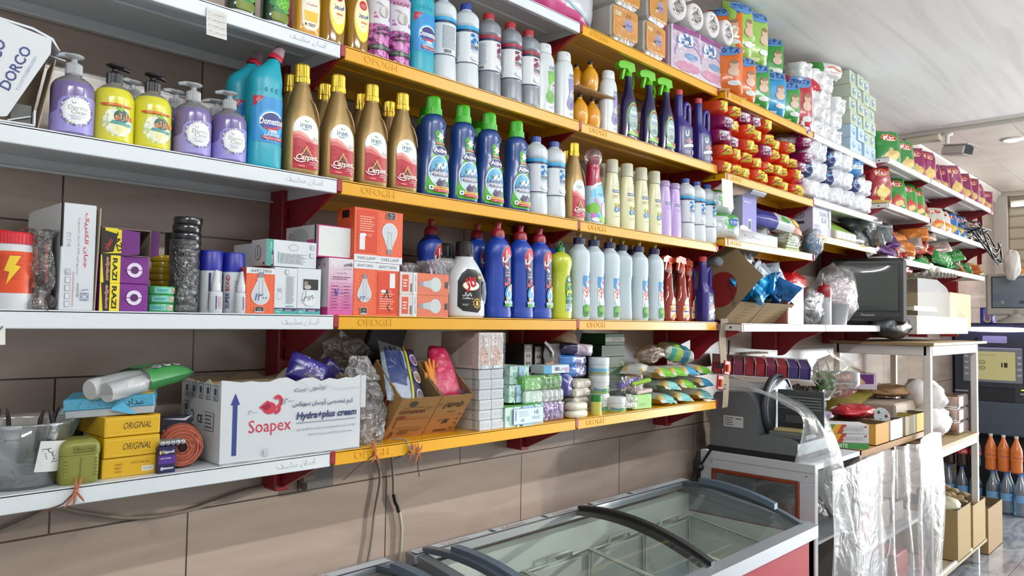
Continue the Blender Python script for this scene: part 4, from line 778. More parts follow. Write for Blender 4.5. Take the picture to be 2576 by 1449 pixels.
for px,y,l in((1084,-.13,'leftmost of the deep blue bottles in the back row, above the wires'),(1200,-.165,'deep blue dish detergent bottle behind the white jug'),(1262,-.1,'deep blue dish detergent bottle behind the first front one'),(1382,-.16,'deep blue dish detergent bottle hidden behind the yellow green one')):bril.put((X_(px,y,2,.2),y,ZL[2]),l,R(-4))
row(jaam,2,-.25,[(1408,'yellow green dish detergent bottle with green cap',-4)])
for k,px in enumerate((1455,1492,1532,1563,1605,1645)):
 y=-.252 if k!=3 else-.235
 taj.put((X_(px,y,2),y,ZL[2]),f'white dish detergent bottle with navy cap, {ORD[k]} of six from the left',R(-8)if k!=3 else R(150))
row(taj,2,-.17,[(1588,'white dish detergent bottle half hidden behind the front six',0)],.2)
for k,(px,y)in enumerate(((1681,-.235),(1714,-.255),(1733,-.2))):glassc.put((X_(px,y,2),y,ZL[2]),f'orange glass cleaner spray, {("left", "front", "right rear")[k]} of three',R((-4,-8,0)[k]))
purp.put((X_(1774,-.25,2),-.25,ZL[2]),'purple drain cleaner with red cap at the right end beside the carton',R(2))
purp.put((X_(1733,-.16,2,.2),-.16,ZL[2]),'purple drain cleaner half hidden behind the orange sprays',R(0))
# cartons and small goods at the left
def carton(name,label,cat,x0,x1,y0,y1,z0,h,col,front=None,left=None,top=None,rot=0,group=None,bev=.0012,rough=.5,part='carton'):
 """a closed carton standing at z0 with its aisle face at y0; front/left/top draw the print (u, v from that face's lower left corner)"""
 w=x1-x0;t=thing(name,label,cat,((x0+x1)/2,(y0+y1)/2,z0),rot,group);a,b=w/2,(y1-y0)/2
 g=G();g.box(-a,a,-b,b,0,h,M(col,rough),bev)
 for e in(-a*.98,a*.98):g.box(e-.0002,e+.0002,-b-.0002,b,h*.985,h,M(col,rough))
 g.build(part,t)
 if front:d=Dec(flat((-a,-b,0),(1,0,0),(0,0,1)),r=rough);front(d,w,h);d.build('front_print',t)
 if left:d=Dec(flat((-a,b,0),(0,-1,0),(0,0,1)),r=rough);left(d,2*b,h);d.build('side_print',t)
 if top:d=Dec(flat((-a,-b,h),(1,0,0),(0,1,0)),r=rough);top(d,w,2*b);d.build('top_print',t)
 return t
def open_box(g,w,dp,h,col,inner,th=.003,front_h=None,jag=0,seed=1,rh=None):
 """an open-topped carton, front at -dp/2, torn upper rim when jag"""
 rr=random.Random(seed);A,B_=M(col,.75),M(inner,.8);a,b=w/2,dp/2;fh=front_h or h
 def wall(p,q,hh,n):
  N=16;vs=[];L_=math.hypot(q[0]-p[0],q[1]-p[1])
  for k in range(N+1):
   x,y=p[0]+(q[0]-p[0])*k/N,p[1]+(q[1]-p[1])*k/N;z=hh-(jag*rr.random()if 0<k<N else 0);vs+=[(x,y,0),(x,y,z),(x-n[0]*th,y-n[1]*th,z),(x-n[0]*th,y-n[1]*th,0)]
  f=[];m=[]
  for k in range(N):
   o=4*k;p4=o+4;f+=[(o,p4,p4+1,o+1),(o+1,p4+1,p4+2,o+2),(o+2,p4+2,p4+3,o+3)];m+=[A,B_,B_]
  g.add(vs,f,m)
 wall((-a,-b),(a,-b),fh,(0,-1));wall((a,-b),(a,b),rh or h,(1,0));wall((a,b),(-a,b),h,(0,1));wall((-a,b),(-a,-b),h,(-1,0));g.box(-a,a,-b,b,0,th,A)
def bulb(d,cx,cy,s,up=True,col='c3c8cc',rim='e9ecee'):
 k=1 if up else-1
 P=[(math.sin(t)*.5,math.cos(t)*.5)for t in[R(a)for a in range(-125,126,12)]];P=P+[(.2,-.75),(.16,-.95),(-.16,-.95),(-.2,-.75)]
 o=[(cx+x*s*1.06,cy+k*y*s*1.04)for x,y in P];i=[(cx+x*s,cy+k*y*s)for x,y in P]
 d.poly(o if k>0 else o[::-1],rim);d.poly(i if k>0 else i[::-1],col);d.rect(cx-.15*s,min(cy-k*.95*s,cy-k*1.25*s),cx+.15*s,max(cy-k*.95*s,cy-k*1.25*s),'8d9398',.02*s)
 for q in range(3):d.e-=.0001;d.line([(cx-.15*s,cy-k*(1+.09*q)*s),(cx+.15*s,cy-k*(1.03+.09*q)*s)],.03*s,'6a7076')
 d.line([(cx-.12*s,cy-k*.9*s),(cx-.1*s,cy-k*.2*s),(cx-.16*s,cy+k*.0*s)],.02*s,'9aa0a6');d.line([(cx+.12*s,cy-k*.9*s),(cx+.1*s,cy-k*.2*s),(cx+.16*s,cy+k*.0*s)],.02*s,'9aa0a6');d.line([(cx-.16*s,cy),(cx,cy-k*.04*s),(cx+.16*s,cy)],.015*s,'8a9096')
def hatch(d,x0,y0,x1,y1,st,col='f0946c',w=.0019):
 L=[];h=y1-y0
 for k in range(int((x1-x0+h)/st)+1):
  a=x0+k*st-h
  for q in range(0,40):
   p0=a+h*q/40;p1=p0+h/40*.7;yy0=y0+h*q/40;yy1=yy0+h/40*.7
   if(q+k*3)%5==4 or p0<x0 or p1>x1:continue
   L.append([(p0-w/2,yy0),(p0+w/2,yy0),(p1+w/2+.0003,yy1),(p1-w/2+.0003,yy1)])
 d.emit(L,col)
Z2,Z1=ZL[2],ZL[1]
def x2(px,y=-.28,dz=.06):return sx(px,y,Z2+dz)
def x1(px,y=-.28,dz=.06):return sx(px,y,Z1+dz)
t=thing('powder_tub','white plastic tub with red lid and orange label with a yellow lightning bolt','tub',(x2(28,-.25),-.25,Z2));g=G();B=Body([(0,.033,.033),(.003,.0345,.0345),(.118,.0335,.0335)],3,32);B.add(g,M('d3d6d8',.4));g.build('body',t)
d=Dec(B.wrap,.004);d.rect(-.1,.028,.1,.1,'d4481c');d.lines(-.028,.02,.05,.094,16,'a8361a',.4);d.poly([(-.002,.092),(.014,.092),(.006,.076),(.014,.074),(-.006,.042),(-.002,.064),(-.01,.066)],'e6c22c');d.ell(-.02,.038,.006,.006,'b08a3a',14);d.bars(.03,.036,.03,.054);d.build('label',t)
g=ribbed([(.0352,.113),(.035,.131),(.033,.134)],M('c2202c',.4),40,.0006,80);g.build('lid',t);t.rotation_euler.z=R(-14)
t=thing('powder_tub','second tub with red lid at the very left edge of the picture','tub',(x2(-32,-.2),-.2,Z2));g=G();B.add(g,M('d3d6d8',.4));g.build('body',t);g=ribbed([(.0352,.113),(.035,.137),(.033,.14)],M('c2202c',.4),40,.0006,80);g.build('lid',t)
t=thing('pouch_bundle','clear wrapped bundle of dark brown pouches beside the tub','bundle',(x2(104),-.17,Z2));g=G();rr=random.Random(4)
for k in range(9):
 y=-.1+k*.021;g.box(-.022,.02,y,y+.014,.001,.13+.006*rr.random(),M('3a1f1c' if k%2 else '2a1614',.35),.003)
g.build('pouches',t);d=Dec(FRONT(-.1005));d.rect(-.02,.004,.018,.126,'2c1714');d.line([(-.008,.11),(-.006,.085),(-.009,.04)],.005,'a8481c');d.line([(.01,.115),(.008,.08),(.011,.05)],.005,'b8521c');d.rect(-.016,.008,-.011,.03,'b9b0a8',.001);d.rect(.0,.008,.008,.034,'b9b0a8',.001);d.build('print',t)
def crump(w,dp,h,seed,amt=.008,n=14,k=2.6):
 def fn(a,b):
  th=2*PI*a;x=math.copysign(abs(math.cos(th))**.6,math.cos(th))*w/2;y=math.copysign(abs(math.sin(th))**.6,math.sin(th))*dp/2;z=b*h;q=1+amt/w*3*nz(math.cos(th)*k,math.sin(th)*k+seed,b*k*2);return(x*q,y*q,z+amt*nz(x*30,y*30,seed))
 return fn
g=G();g.grid(crump(.056,.225,.142,3,.005),40,14,film('e9e6e3',.1,.6,.14,(60,.9)));g.grid(lambda a,b:((a-.5)*.056,(b-.5)*.225,.142+.004*nz(a*6,b*6,2)),8,8,film('e9e6e3',.1,.6,.14,(60,.9)));g.build('film',t)
def p(d,w,h):
 d.text('جهان الکتریک',w*.72,h*.66,'c43a4c',w=h*.52,h=w*.14,rot=-PI/2,bold=.02);d.text('سرپیچ آویز E27 (با راوه ادیسون)',w*.5,h*.6,'4a5c74',w=h*.54,h=w*.085,rot=-PI/2);d.text('4•۳۵۴',w*.22,h*.66,'9a9ea6',w=.025,rot=-PI/2)
 d.text('6903650786',w*.52,h*.19,'6a7078',w=.026,rot=-PI/2);d.lines(w*.36,w*.41,h*.03,h*.36,30,'c4646c',.5)
 for k in range(5):d.e=.001;d.rect(w*.15,h*(.03+.075*k),w*.3,h*(.085+.075*k),'8f98a2',.001);d.rect(w*.165,h*(.035+.075*k),w*.285,h*(.08+.075*k),'cfd4d8',.001)
 d.text('CE',w*.225,h*.355,'6a7480',w=.007,rot=-PI/2);d.ring(w*.72,h*.13,.009,.009,.0012,'4a5c84',4,45,405);d.ring(w*.72,h*.13,.005,.006,.0012,'4a5c84',4);d.line([(w*.62,h*.19),(w*.82,h*.2)],.001,'4a5c84')
xa,xb=x2(150),x2(237)
t=thing('lamp_carton','tall white carton with red and blue Persian print, flap standing open','carton',((xa+xb)/2,-.175,Z2));w=xb-xa;g=G();C_=M('ccd1d4',.55);g.box(-w/2,w/2,-.105,.11,0,.194,C_,.0012);g.build('carton',t);d=Dec(flat((-w/2,-.105,0),(1,0,0),(0,0,1)),r=.5);p(d,w,.194);d.build('front_print',t)
g=G();g.prism([(w/2+.001,.0),(w/2+.006,.19),(w/2+.008,.19),(w/2+.003,.0)],-.106,-.02,M('a89a84',.8),'y');g.build('flap',t);g=G();g.box(-w/2+.0,-w/2+.0025,-.107,-.1,.115,.195,M('2a2522',.8));g.build('slit',t)
def razi(d,w,h):
 d.rect(0,0,w*.24,h,'17140f');d.rect(w*.2,0,w*.4,h,'e2d21f');d.poly([(0,0),(w*.07,0),(w*.02,h),(0,h)],'d9c81f');d.text('RAZI',w*.29,h*.5,'14120f',w=h*.8,h=w*.1,rot=-PI/2,bold=.03);d.text('allplast',w*.135,h*.5,'e8dcdc',w=h*.86,h=w*.085,rot=-PI/2,bold=.03,shear=.2);d.text('allplast',w*.135,h*.5,'c4302c',w=h*.84,h=w*.08,rot=-PI/2,shear=.2)
 d.ell(w*.7,h*.5,h*.27,h*.27,'d9cfe2',28);d.rect(w*.6-h*.2,h*.485,w*.8+h*.2,h*.515,'7c1f8a');d.ell(w*.7,h*.5,h*.14,h*.14,'4a1656',22);d.lines(w*.45,w*.47,h*.2,h*.8,6,'3a1240')
for k,l in enumerate(('lower purple and yellow plaster box standing on the shelf','purple and yellow plaster box in the middle of its stack')):carton('plaster_box',l,'box',x2(250),x2(372-k*1),-.283,-.18,Z2+k*.0525,.052,'71207e',razi)
w=x2(372)-x2(250);t=thing('plaster_box','opened purple and yellow plaster box on top of its stack','box',((x2(250)+x2(378))/2,-.232,Z2+.105));g=G();P_=M('71207e',.5);IN=M('8a7a6c',.8);a=w/2
for b in((-a,a,-.05,.05,0,.0015),(-a,a,-.05,.05,.05,.0515),(-a,a,.048,.05,0,.05),(-a,-a+.0015,-.05,.05,0,.05),(a-.0015,a,-.05,.05,0,.05)):g.box(*b,IN)
g.box(-a,-.12*w,-.051,-.05,0,.05,M('17140f',.5));g.build('carton',t)
g=G();g.add([(-.12*w,-.051,0),(.16*w,-.075,.002),(.16*w,-.075,.044),(-.12*w,-.051,.05)],[(0,1,2,3)],M('7c3a8c',.5));g.build('flap',t);g=G();g.add([(a,-.05,0),(a+.004,-.08,.002),(a+.004,-.08,.048),(a,-.05,.05)],[(0,1,2,3)],M('8c5a98',.5));g.build('flap',t)
d=Dec(flat((-a,-.051,0),(1,0,0),(0,0,1)));d.poly([(0,0),(.2*w,0),(.33*w,.05),(0,.05)],'15120d');d.poly([(0,.002),(.38*w,.004),(.38*w,.048),(.1*w,.05),(.3*w,.04),(.22*w,.006)],'e2d21f');d.text('RAZI',.3*w,.026,'14120f',w=.036,h=.011,rot=-1.25,bold=.03);d.text('plast',.13*w,.02,'d4302c',w=.022,rot=1.1);d.poly([(.04*w,.05),(.3*w,.05),(.28*w,.04),(.04*w,.045)],'d9c81f');d.build('front_print',t)
def roll(name,label,cat,x,y,z,r,h,col,group,rough=.25,core=True):
 t=thing(name,label,cat,(x,y,z),0,group);g=G();g.lathe([(r*.55,0),(r*.97,0),(r,.001),(r,h-.001),(r*.97,h),(r*.55,h)],M(col,rough,coat=.4),28,False);g.build('roll',t)
 g=G();g.lathe([(r*.55,h),(r*.55,0)],M('b0a080',.8),20,False);g.build('core',t);return t
K=None
for k in range(3):
 l=f'green tape roll, {("bottom", "middle", "top")[k]} of the stack beside the plaster boxes';z=Z2+k*.017
 if k==0:K=Kind(roll('tape_roll',l,'tape',0,0,0,.028,.0165,'3f9a5c','green tape rolls'));g=G();
 if k==0:d=Dec(lambda u,v,e:((.028+e)*math.sin(u/.028),-(.028+e)*math.cos(u/.028),v),.005);d.rect(-.02,.003,.012,.0135,'6fc0b0');d.rect(.013,.003,.026,.0135,'c9b49a');d.lines(-.016,.008,.006,.011,2,'2f7a8c');dots(d,.019,.008,0,.006,8,('4a3a2c',),.0012,2);d.build('label',K.root)
 K.put((x2(400,-.253,.02),-.253,z),l,R(-16+k*9))
K=Kind(roll('tape_roll','x','tape',0,0,0,.023,.013,'c9a81c','yellow tape rolls'))
for k in range(9):K.put((x2(408,-.17,.1)+.002*math.sin(k*2),-.17,Z2+k*.0132),f'yellow tape roll, {k+1}{("st","nd","rd")[k] if k < 3 else "th"} from the bottom of the stack behind the green ones',0)
K=Kind(roll('tape_roll','x','tape',0,0,0,.0275,.0158,'1b1c1f','black insulating tape rolls',.18))
for k in range(12):K.put((x2(464,-.25,.1)+.0016*math.sin(k*1.7)+(.001*k-.006 if k>7 else 0),-.25+.001*math.cos(k*2.1),Z2+k*.0162),f'black insulating tape roll, {k+1}{("st","nd","rd")[k] if k < 3 else "th"} from the bottom of the tall stack',0)
g=G();g.grid(lambda a,b:((.029+.0016*nz(3*math.cos(2*PI*a),3*math.sin(2*PI*a),b*14))*math.cos(2*PI*a),(.029+.0016*nz(3*math.cos(2*PI*a),3*math.sin(2*PI*a),b*14))*math.sin(2*PI*a),.002+b*.145),40,30,film('e9e9ea',.02,.45,.12,(70,.7)))
tag(g.build('shrink_film',None,(x2(464,-.25,.1),-.25,Z2)),'clear shrink film around the lower part of the black tape stack','film')
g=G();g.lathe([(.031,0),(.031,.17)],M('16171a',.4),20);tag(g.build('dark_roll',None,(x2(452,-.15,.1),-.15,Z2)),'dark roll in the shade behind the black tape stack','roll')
def glue_can():
 t=proto('spray_can','can','white spray cans with blue caps');B=Body([(0,.022,.022),(.002,.0235,.0235),(.088,.0235,.0235)],3,28);B.mesh(M('cfd6da',.3,.1),'body',t);d=Dec(B.wrap,.004);d.rect(-.012,.006,-.0075,.042,'7c2234');d.rect(-.012,.044,-.0075,.083,'1f2350');d.text('SUPER',.004,.027,'2a2c64',w=.034,h=.009,rot=PI/2,bold=.02);d.text('BOND',.004,.064,'a8243c',w=.034,h=.009,rot=PI/2,bold=.02);d.lines(.018,.034,.02,.07,9,'9a8a94');d.build('label',t);g=G();g.lathe([(.0242,.088),(.0242,.126),(.022,.13)],M('1a2390',.35),28);g.build('cap',t);return Kind(t)
def glue_bottle():
 t=proto('glue_bottle','bottle','small white glue bottles');B=Body([(0,.0125,.0085,2.4),(.002,.0138,.0095,2.4),(.042,.0138,.0095,2.4),(.047,.0075,.0075,2)],3,24);B.mesh(M('ccd2d6',.3,trans=.15),'body',t);d=Dec(B.surf,.004);d.rect(-.005,.006,.0085,.036,'dde0e4');d.rect(-.0045,.007,-.002,.035,'2a2f6a');d.rect(.007,.007,.008,.035,'a8243c');d.text('SUPERBOND',.0025,.021,'7c2a4c',w=.026,h=.006,rot=PI/2);d.build('label',t);g=G();g.lathe([(.009,.046),(.009,.06),(.0075,.063),(.0032,.088),(.002,.089)],M('d3d8da',.3),18);g.build('nozzle',t);return Kind(t)
gc,gb=glue_can(),glue_bottle();gc.put((x2(528,-.245),-.245,Z2),'white spray can with blue cap, front one beside the black tape',R(-2));gc.put((x2(585,-.24),-.24,Z2),'white spray can with blue cap, right one turned to its small print',R(-60))
gb.put((x2(543,-.275,.04),-.275,Z2),'small white glue bottle in front of the left spray can',0);gb.put((x2(607,-.275,.04),-.275,Z2),'small white glue bottle in front of the right spray can',R(20))
OR='d6532c'
def pars(d,w,h,up=True,style='bulb'):
 s=h*.8;d.rect(0,0,w,h,OR);y0,y1=(0,h*.87)if up else(h*.13,h)
 hatch(d,.002,y0+.002,w-.002,y1-.002,.0062);d.rect(0,y1 if up else 0,w,h if up else y0,'d5d8da');yt=h*.935 if up else h*.065;d.text('PARS LAMP',w*.5,yt,'3a4250',w=w*.72,flip=up)
 if style=='bulb':
  if up:bulb(d,w*.5,h*.4,w*.6,False);d.rect(w*.3,.003,w*.62,h*.15,'e9dcd4');d.rect(w*.315,.005,w*.605,h*.145,'1c1614');d.text('CLEAR',w*.46,h*.05,'e4e4e4',w=w*.2,flip=True);d.text('200W',w*.46,h*.1,'c4c4c4',w=w*.17,flip=True)
  else:bulb(d,w*.42,h*.66,w*.62,False if False else True)if False else bulb(d,w*.45,h*.6,w*.6,True);d.rect(w*.3,h*.85,w*.66,h*.985,'e9dcd4');d.rect(w*.315,h*.855,w*.645,h*.98,'1c1614');d.text('ساده',w*.48,h*.95,'e4e4e4',w=w*.2);d.text('۲۰۰وات',w*.48,h*.89,'d4d4d4',w=w*.26)
 else:
  d.rect(w*.1,y0+h*.04,w*.92,y1-h*.03,'c93a14');d.rect(w*.2,h*(.48 if up else.22),w*.22+.014,h*(.8 if up else.52),'dcdcdc')if not up else d.rect(w*.6,h*.54,w*.82,h*.82,'dcdcdc')
  d.lines(w*.2,w*.8,h*(.12 if up else.56),h*(.44 if up else.86),7,'efb49c',.4);d.ell(w*.35,h*(.47 if up else.5),w*.12,h*.03,'dfe3e6',16);d.text('CE',w*.6,h*(.47 if up else.5),'e8b49c',w=w*.16)
def mark(d,txt,cx,cy,w,col='2c3a7c',rot=0):d.text(txt,cx,cy,col,w=w,rot=rot,shear=.3)
carton('bulb_box','small orange bulb box upside down, at the front next to the glue bottle','box',x2(617),x2(689),-.283,-.21,Z2,.099,OR,lambda d,w,h:(pars(d,w,h),mark(d,'۱۲۰۰',w*.5,h*.36,w*.42)),group='orange bulb boxes')
def mah(d,w,h,win=False,up=False):
 d.rect(0,0,w,h,'cfd5d8');d.poly([(0,0),(w,0),(w,h*.1),(0,h*.1)],'3f9a94');d.poly([(0,h*.1),(w*.35,h*.115),(w*.4,h*.07),(w*.85,h*.065),(w,h*.1),(w,h*.135),(0,h*.135)],'3a2a5c');d.text('MAHAK',w*.62,h*.085,'e4e4ec',w=w*.3,flip=True);d.text('مهک',w*.2,h*.05,'e4f0ee',w=w*.24,flip=True)
 if win:d.rect(w*.24,h*.54,w*.88,h*.77,'1c1a18',.001);d.ell(w*.42,h*.6,w*.15,h*.05,'b5b0a8');d.rect(w*.27,h*.62,w*.42,h*.72,'8a8078');d.ell(w*.5,h*.36,w*.3,h*.17,'d9dee0');mark(d,'۳۱۱۹۰',w*.5,h*.36,w*.5,'2a2a2e',.2);d.line([(w*.2,h*.3),(w*.32,h*.36),(w*.36,h*.5)],.0012,'2a2a2e')
 else:d.lines(w*.5,w*.88,h*.22,h*.82,20,'8a949a',.5);d.rect(w*.45,h*.85,w*.6,h*.95,'7c868c',.001);d.rect(w*.465,h*.86,w*.585,h*.94,'cfd5d8');d.ring(w*.22,h*.4,w*.12,h*.09,.0006,'8a949a',16);d.rect(w*.15,h*.5,w*.3,h*.56,'aab2b6');d.rect(w*.48,h*.165,w*.85,h*.18,'3f9a94')
carton('bulb_box','white and teal bulb box with small print, between the orange box and the windowed box','box',x2(689),x2(746),-.282,-.22,Z2,.103,'cfd5d8',mah,group='white and teal bulb boxes')
carton('bulb_box','white and teal bulb box with a cut out window showing the bulb','box',x2(747),x2(805),-.282,-.22,Z2,.104,'cfd5d8',lambda d,w,h:mah(d,w,h,True),group='white and teal bulb boxes')
carton('bulb_box','white bulb box with a green foot in the gap behind the windowed box','box',x2(803,-.24),x2(828,-.24),-.24,-.15,Z2,.1,'c3c9cc',lambda d,w,h:(d.rect(0,0,w,h*.18,'9a2c5c'),d.rect(0,h*.12,w*.6,h*.2,'1f4a34'),d.rect(w*.3,0,w,h*.08,'cfd3d6')),group='white and teal bulb boxes')
def lying(d,w,h):
 d.poly([(0,0),(w*.13,0),(w*.13,h),(0,h)],'3f9a8c');d.poly([(w*.08,0),(w*.14,0),(w*.13,h*.55),(w*.1,h*.62),(w*.1,h*.3)],'3a2a5c');d.text('MAHAK',w*.105,h*.25,'eeeef4',w=h*.34,h=w*.03,rot=PI/2);d.text('مهک',w*.07,h*.72,'e4f0ee',w=h*.34,h=w*.05,rot=PI/2)
 d.rect(w*.22,h*.15,w*.235,h*.55,'3f9a94');d.lines(w*.26,w*.8,h*.12,h*.52,9,'8a949a',.4);d.ring(w*.52,h*.75,w*.1,h*.12,.0007,'7a848a',14);d.rect(w*.86,h*.4,w*.93,h*.58,'9aa4a8',.001);d.rect(w*.868,h*.42,w*.922,h*.56,'d3d8da');d.rect(w*.87,h*.72,w*.95,h*.9,'b3bcc0',.001)
def endc(d,w,h):d.ell(w*.45,h*.5,w*.19,h*.28,'2a3038',24);d.ell(w*.45,h*.5,w*.16,h*.25,'cfd5d8',24);d.rect(w*.43,h*.35,w*.47,h*.65,'4a525c');d.rect(w*.78,h*.06,w*.9,h*.14,'5a4a40')
carton('bulb_box','white and teal bulb box lying on top of the upright white ones','box',x2(668,-.265,.13),x2(793,-.265,.13),-.27,-.2,Z2+.1055,.0595,'cfd5d8',lying,endc,group='white and teal bulb boxes')
carton('bulb_box','white bulb box lying further back at the left, end on','box',x2(640,-.2,.13),x2(668,-.2,.13),-.215,-.1,Z2+.1,.06,'cfd5d8',lambda d,w,h:(d.rect(w*.1,h*.3,w*.5,h*.42,'4a525c',.001),d.ell(w*.28,h*.55,.003,.005,'3a424c',12),d.lines(w*.5,w*.9,h*.3,h*.8,8,'9aa4a8')),group='white and teal bulb boxes')
g=G();g.box(x2(612,-.16,.05),x2(664,-.16,.05),-.185,-.1,Z2,Z2+.0995,M('cfd5d8',.5),.001);tag(g.build('bulb_box'),'white bulb box standing in shade under the lying ones','box','white and teal bulb boxes')
def pink(d,w,h):
 for k in range(24):d.e=.0005;v0=h*k/24;f=k/23;d.rect(0,v0,w,v0+h/24+.0001,'#%02x%02x%02x'%(int(203+10*f),int(80+128*f**.8)if f<1 else 208,int(150+62*f)))
 d.e=.0009;d.text('Pars',w*.3,h*.9,'e4e0e4',w=w*.42,bold=.02);d.text('پارس',w*.78,h*.9,'2a2a30',w=w*.34,bold=.05);d.text('Electric',w*.32,h*.83,'e0d8de',w=w*.44);d.text('الکتریک البرز',w*.76,h*.82,'4a4048',w=w*.34);d.text('LED ویژگی لامپ',w*.5,h*.74,'3a2a34',w=w*.46);d.lines(w*.15,w*.9,h*.62,h*.69,2,'6a4a5c',.4)
 for a in(.1,.55,.93):d.e=.0012;d.rect(w*a,h*.08,w*a+.0006,h*.56,'a8407c')
 for k in range(9):d.e=.0012;d.rect(w*.1,h*(.08+.06*k),w*.93,h*(.08+.06*k)+.0005,'a8407c')
 d.lines(w*.62,w*.9,h*.1,h*.54,8,'8a3a6a',.3);d.lines(w*.13,w*.4,h*.1,h*.54,8,'8a3a6a',.3);mark(d,'۷۰۰۰۰',w*.5,h*.4,w*.5,'3a3a94',.12);d.line([(w*.28,h*.46),(w*.33,h*.36),(w*.42,h*.48)],.0018,'3a3a94')
xl=x2(800,-.24)
carton('led_box','pink shaded LED lamp box with a price in pen, standing upright','box',x2(823),x2(885),-.284,-.2,Z2,.133,'d0ccd0',pink,lambda d,w,h:(d.rect(0,0,w,h,'d6cfd4'),d.text('پارس',w*.6,h*.9,'2a2a30',w=w*.5),d.ell(w*.5,h*.4,w*.3,h*.3,'bcc3c6'),d.rect(0,0,w,h*.14,'c03a80')),group='pink lamp boxes')
carton('led_box','white ended pink lamp box lying on top of the upright pink one','box',x2(796,-.265,.18),x2(881,-.265,.18),-.27,-.13,Z2+.1345,.0755,'c72f7c',lambda d,w,h:(d.rect(w*.03,h*.04,w*.97,h*.97,'d6dad6'),d.line([(w*.03,h*.95),(w*.45,h*.72)],.0006,'a4a8a4'),d.line([(w*.97,h*.06),(w*.6,h*.32)],.0006,'a4a8a4')),lambda d,w,h:(d.rect(0,0,w,h,'c9c6c6'),d.rect(w*.45,0,w*.9,h*.55,'c84a84'),d.ell(w*.45,h*.65,w*.28,h*.28,'a9b0b0'),d.text('پارس',w*.14,h*.5,'2a2a30',w=h*.6,h=w*.1,rot=PI/2),d.rect(w*.92,0,w*.97,h,'1f4a34')),group='pink lamp boxes')
for k,(a,b,up,st,z,l)in enumerate(((886,941,True,'bulb',0,'orange bulb box upside down showing the bulb, lower left of four'),(942,1003,True,'text',0,'orange bulb box showing its text panel, lower right of four'),(889,951,False,'text',.1305,'orange bulb box showing its text panel, upper left of four'),(952,1012,False,'bulb',.1305,'orange bulb box showing the bulb, upper right of four'))):
 carton('bulb_box',l,'box',x2(a,-.28,z+.06),x2(b,-.28,z+.06),-.284+.004*(k%2),-.21,Z2+z,.1295,OR,lambda d,w,h,up=up,st=st,k=k:(pars(d,w,h,up,st),mark(d,'۲۴۰۰۰',w*.5,h*.32,w*.5)if k==0 else None,(d.line([(w*.35,h*.35),(w*.5,h*.5),(w*.55,h*.36),(w*.68,h*.34)],.0028,'1c1412'),d.line([(w*.6,h*.24),(w*.5,h*.17),(w*.62,h*.1)],.0022,'1c1412'))if k==1 else None),lambda d,w,h:(hatch(d,.002,.002,w-.002,h*.86,.0062),d.ell(w*.5,h*.42,w*.3,h*.16,'b9bec2'),d.rect(w*.3,h*.82,w*.7,h*.96,'1c1614')),group='orange bulb boxes')
sb=[]
for k in(0,1):
 carton('bulb_box',f'small orange bulb box in clear film, {("lower", "upper")[k]} of the two lying beside the white jug','box',x2(1003),x2(1070)+.075,-.284,-.23,Z2+k*.0565,.056,'cbb3a6',lambda d,w,h:(d.rect(0,0,w*.3,h,'d0c4be'),d.rect(w*.04,h*.12,w*.17,h*.88,'c94a2c'),d.lines(w*.06,w*.15,h*.3,h*.7,3,'e8d8d0'),d.bars(w*.2,w*.24,h*.1,h*.5),d.rect(w*.26,0,w*.34,h,'d9dadb'),d.text('PARS LAMP',w*.3,h*.5,'5a6068',w=h*.75,h=w*.035,rot=-PI/2),d.rect(w*.34,0,w,h,'cf6644'),hatch(d,w*.35,.002,w*.98,h-.002,.006,'e8a084'),d.ell(w*.72,h*.5,h*.34,h*.34,'bfc6c6',20),d.poly([(w*.45,h*.4),(w*.62,h*.3),(w*.62,h*.7),(w*.45,h*.6)],'b3babc'),d.rect(w*.38,h*.4,w*.46,h*.6,'8a9094'),d.rect(w*.92,h*.35,w*.98,h*.65,'3a3432')),group='small bulb boxes in film')
def leads(label,x,y,z,n,w,h,seed):
 t=thing('bagged_leads',label,'cable',(x,y,z));rr=random.Random(seed);g=G();cols=[M(c,.45)for c in('c9cdd6','9aa6c4','b85a6c','d6d8dc','7c88b0')]
 for k in range(n):
  o=(k-n/2)*w/n;g.tube([(o+.004*math.sin(s*1.3+k),-.02+.02*math.sin(s*.5),h*(.06+.9*math.sin(s*PI/10)))for s in range(11)],.0032,cols[k%5],6)
 g.build('leads',t);g=G();g.grid(crump(w*1.15,.075,h,seed,.006),30,12,film('f4f4f6',.12,.7,.12,(50,.9)));g.build('bag',t);return t
leads('coiled blue and white leads in a clear bag behind the small bulb boxes',x2(1085,-.2,.1)+.02,-.205,Z2,14,.1,.155,5);leads('coiled pinkish leads in a clear bag leaning against the bulb boxes',x2(1030,-.17,.12),-.16,Z2+.0,10,.07,.145,9)
Z3=ZL[3];t=thing('razor_carton','white razor carton tilted open at the left end of the middle shelf','carton',(sx(22,-.26,Z3+.05),-.24,Z3),(0,0,R(-6)));g=G();W_=M('d3d7da',.45);KR=M('a8967c',.8);xf=Matrix.Rotation(R(10),4,'Y')@Matrix.Translation((0,0,.004))
g.prism([(-.06,.03),(-.012,.004),(-.004,.008),(.034,.14),(.03,.165),(-.06,.168)],-.045,-.043,W_,'y',xf);g.box(-.06,-.058,-.045,.06,.01,.165,W_,0,xf);g.box(-.06,.04,.058,.06,.0,.15,KR,0,xf);g.box(-.05,.04,-.045,.06,.002,.005,W_);g.box(.037,.04,-.045,.06,.003,.03,W_);g.box(.045,.047,-.02,.06,.003,.14,KR,0,xf);g.build('carton',t)
g=G();g.grid(lambda a,b:(.045+.035*math.sin(b*1.6),-.045+a*.004,.165-.145*a*.0+(-.0)-b*.0-.02*b*b-(.0)),2,8,W_,True,xf)if False else None
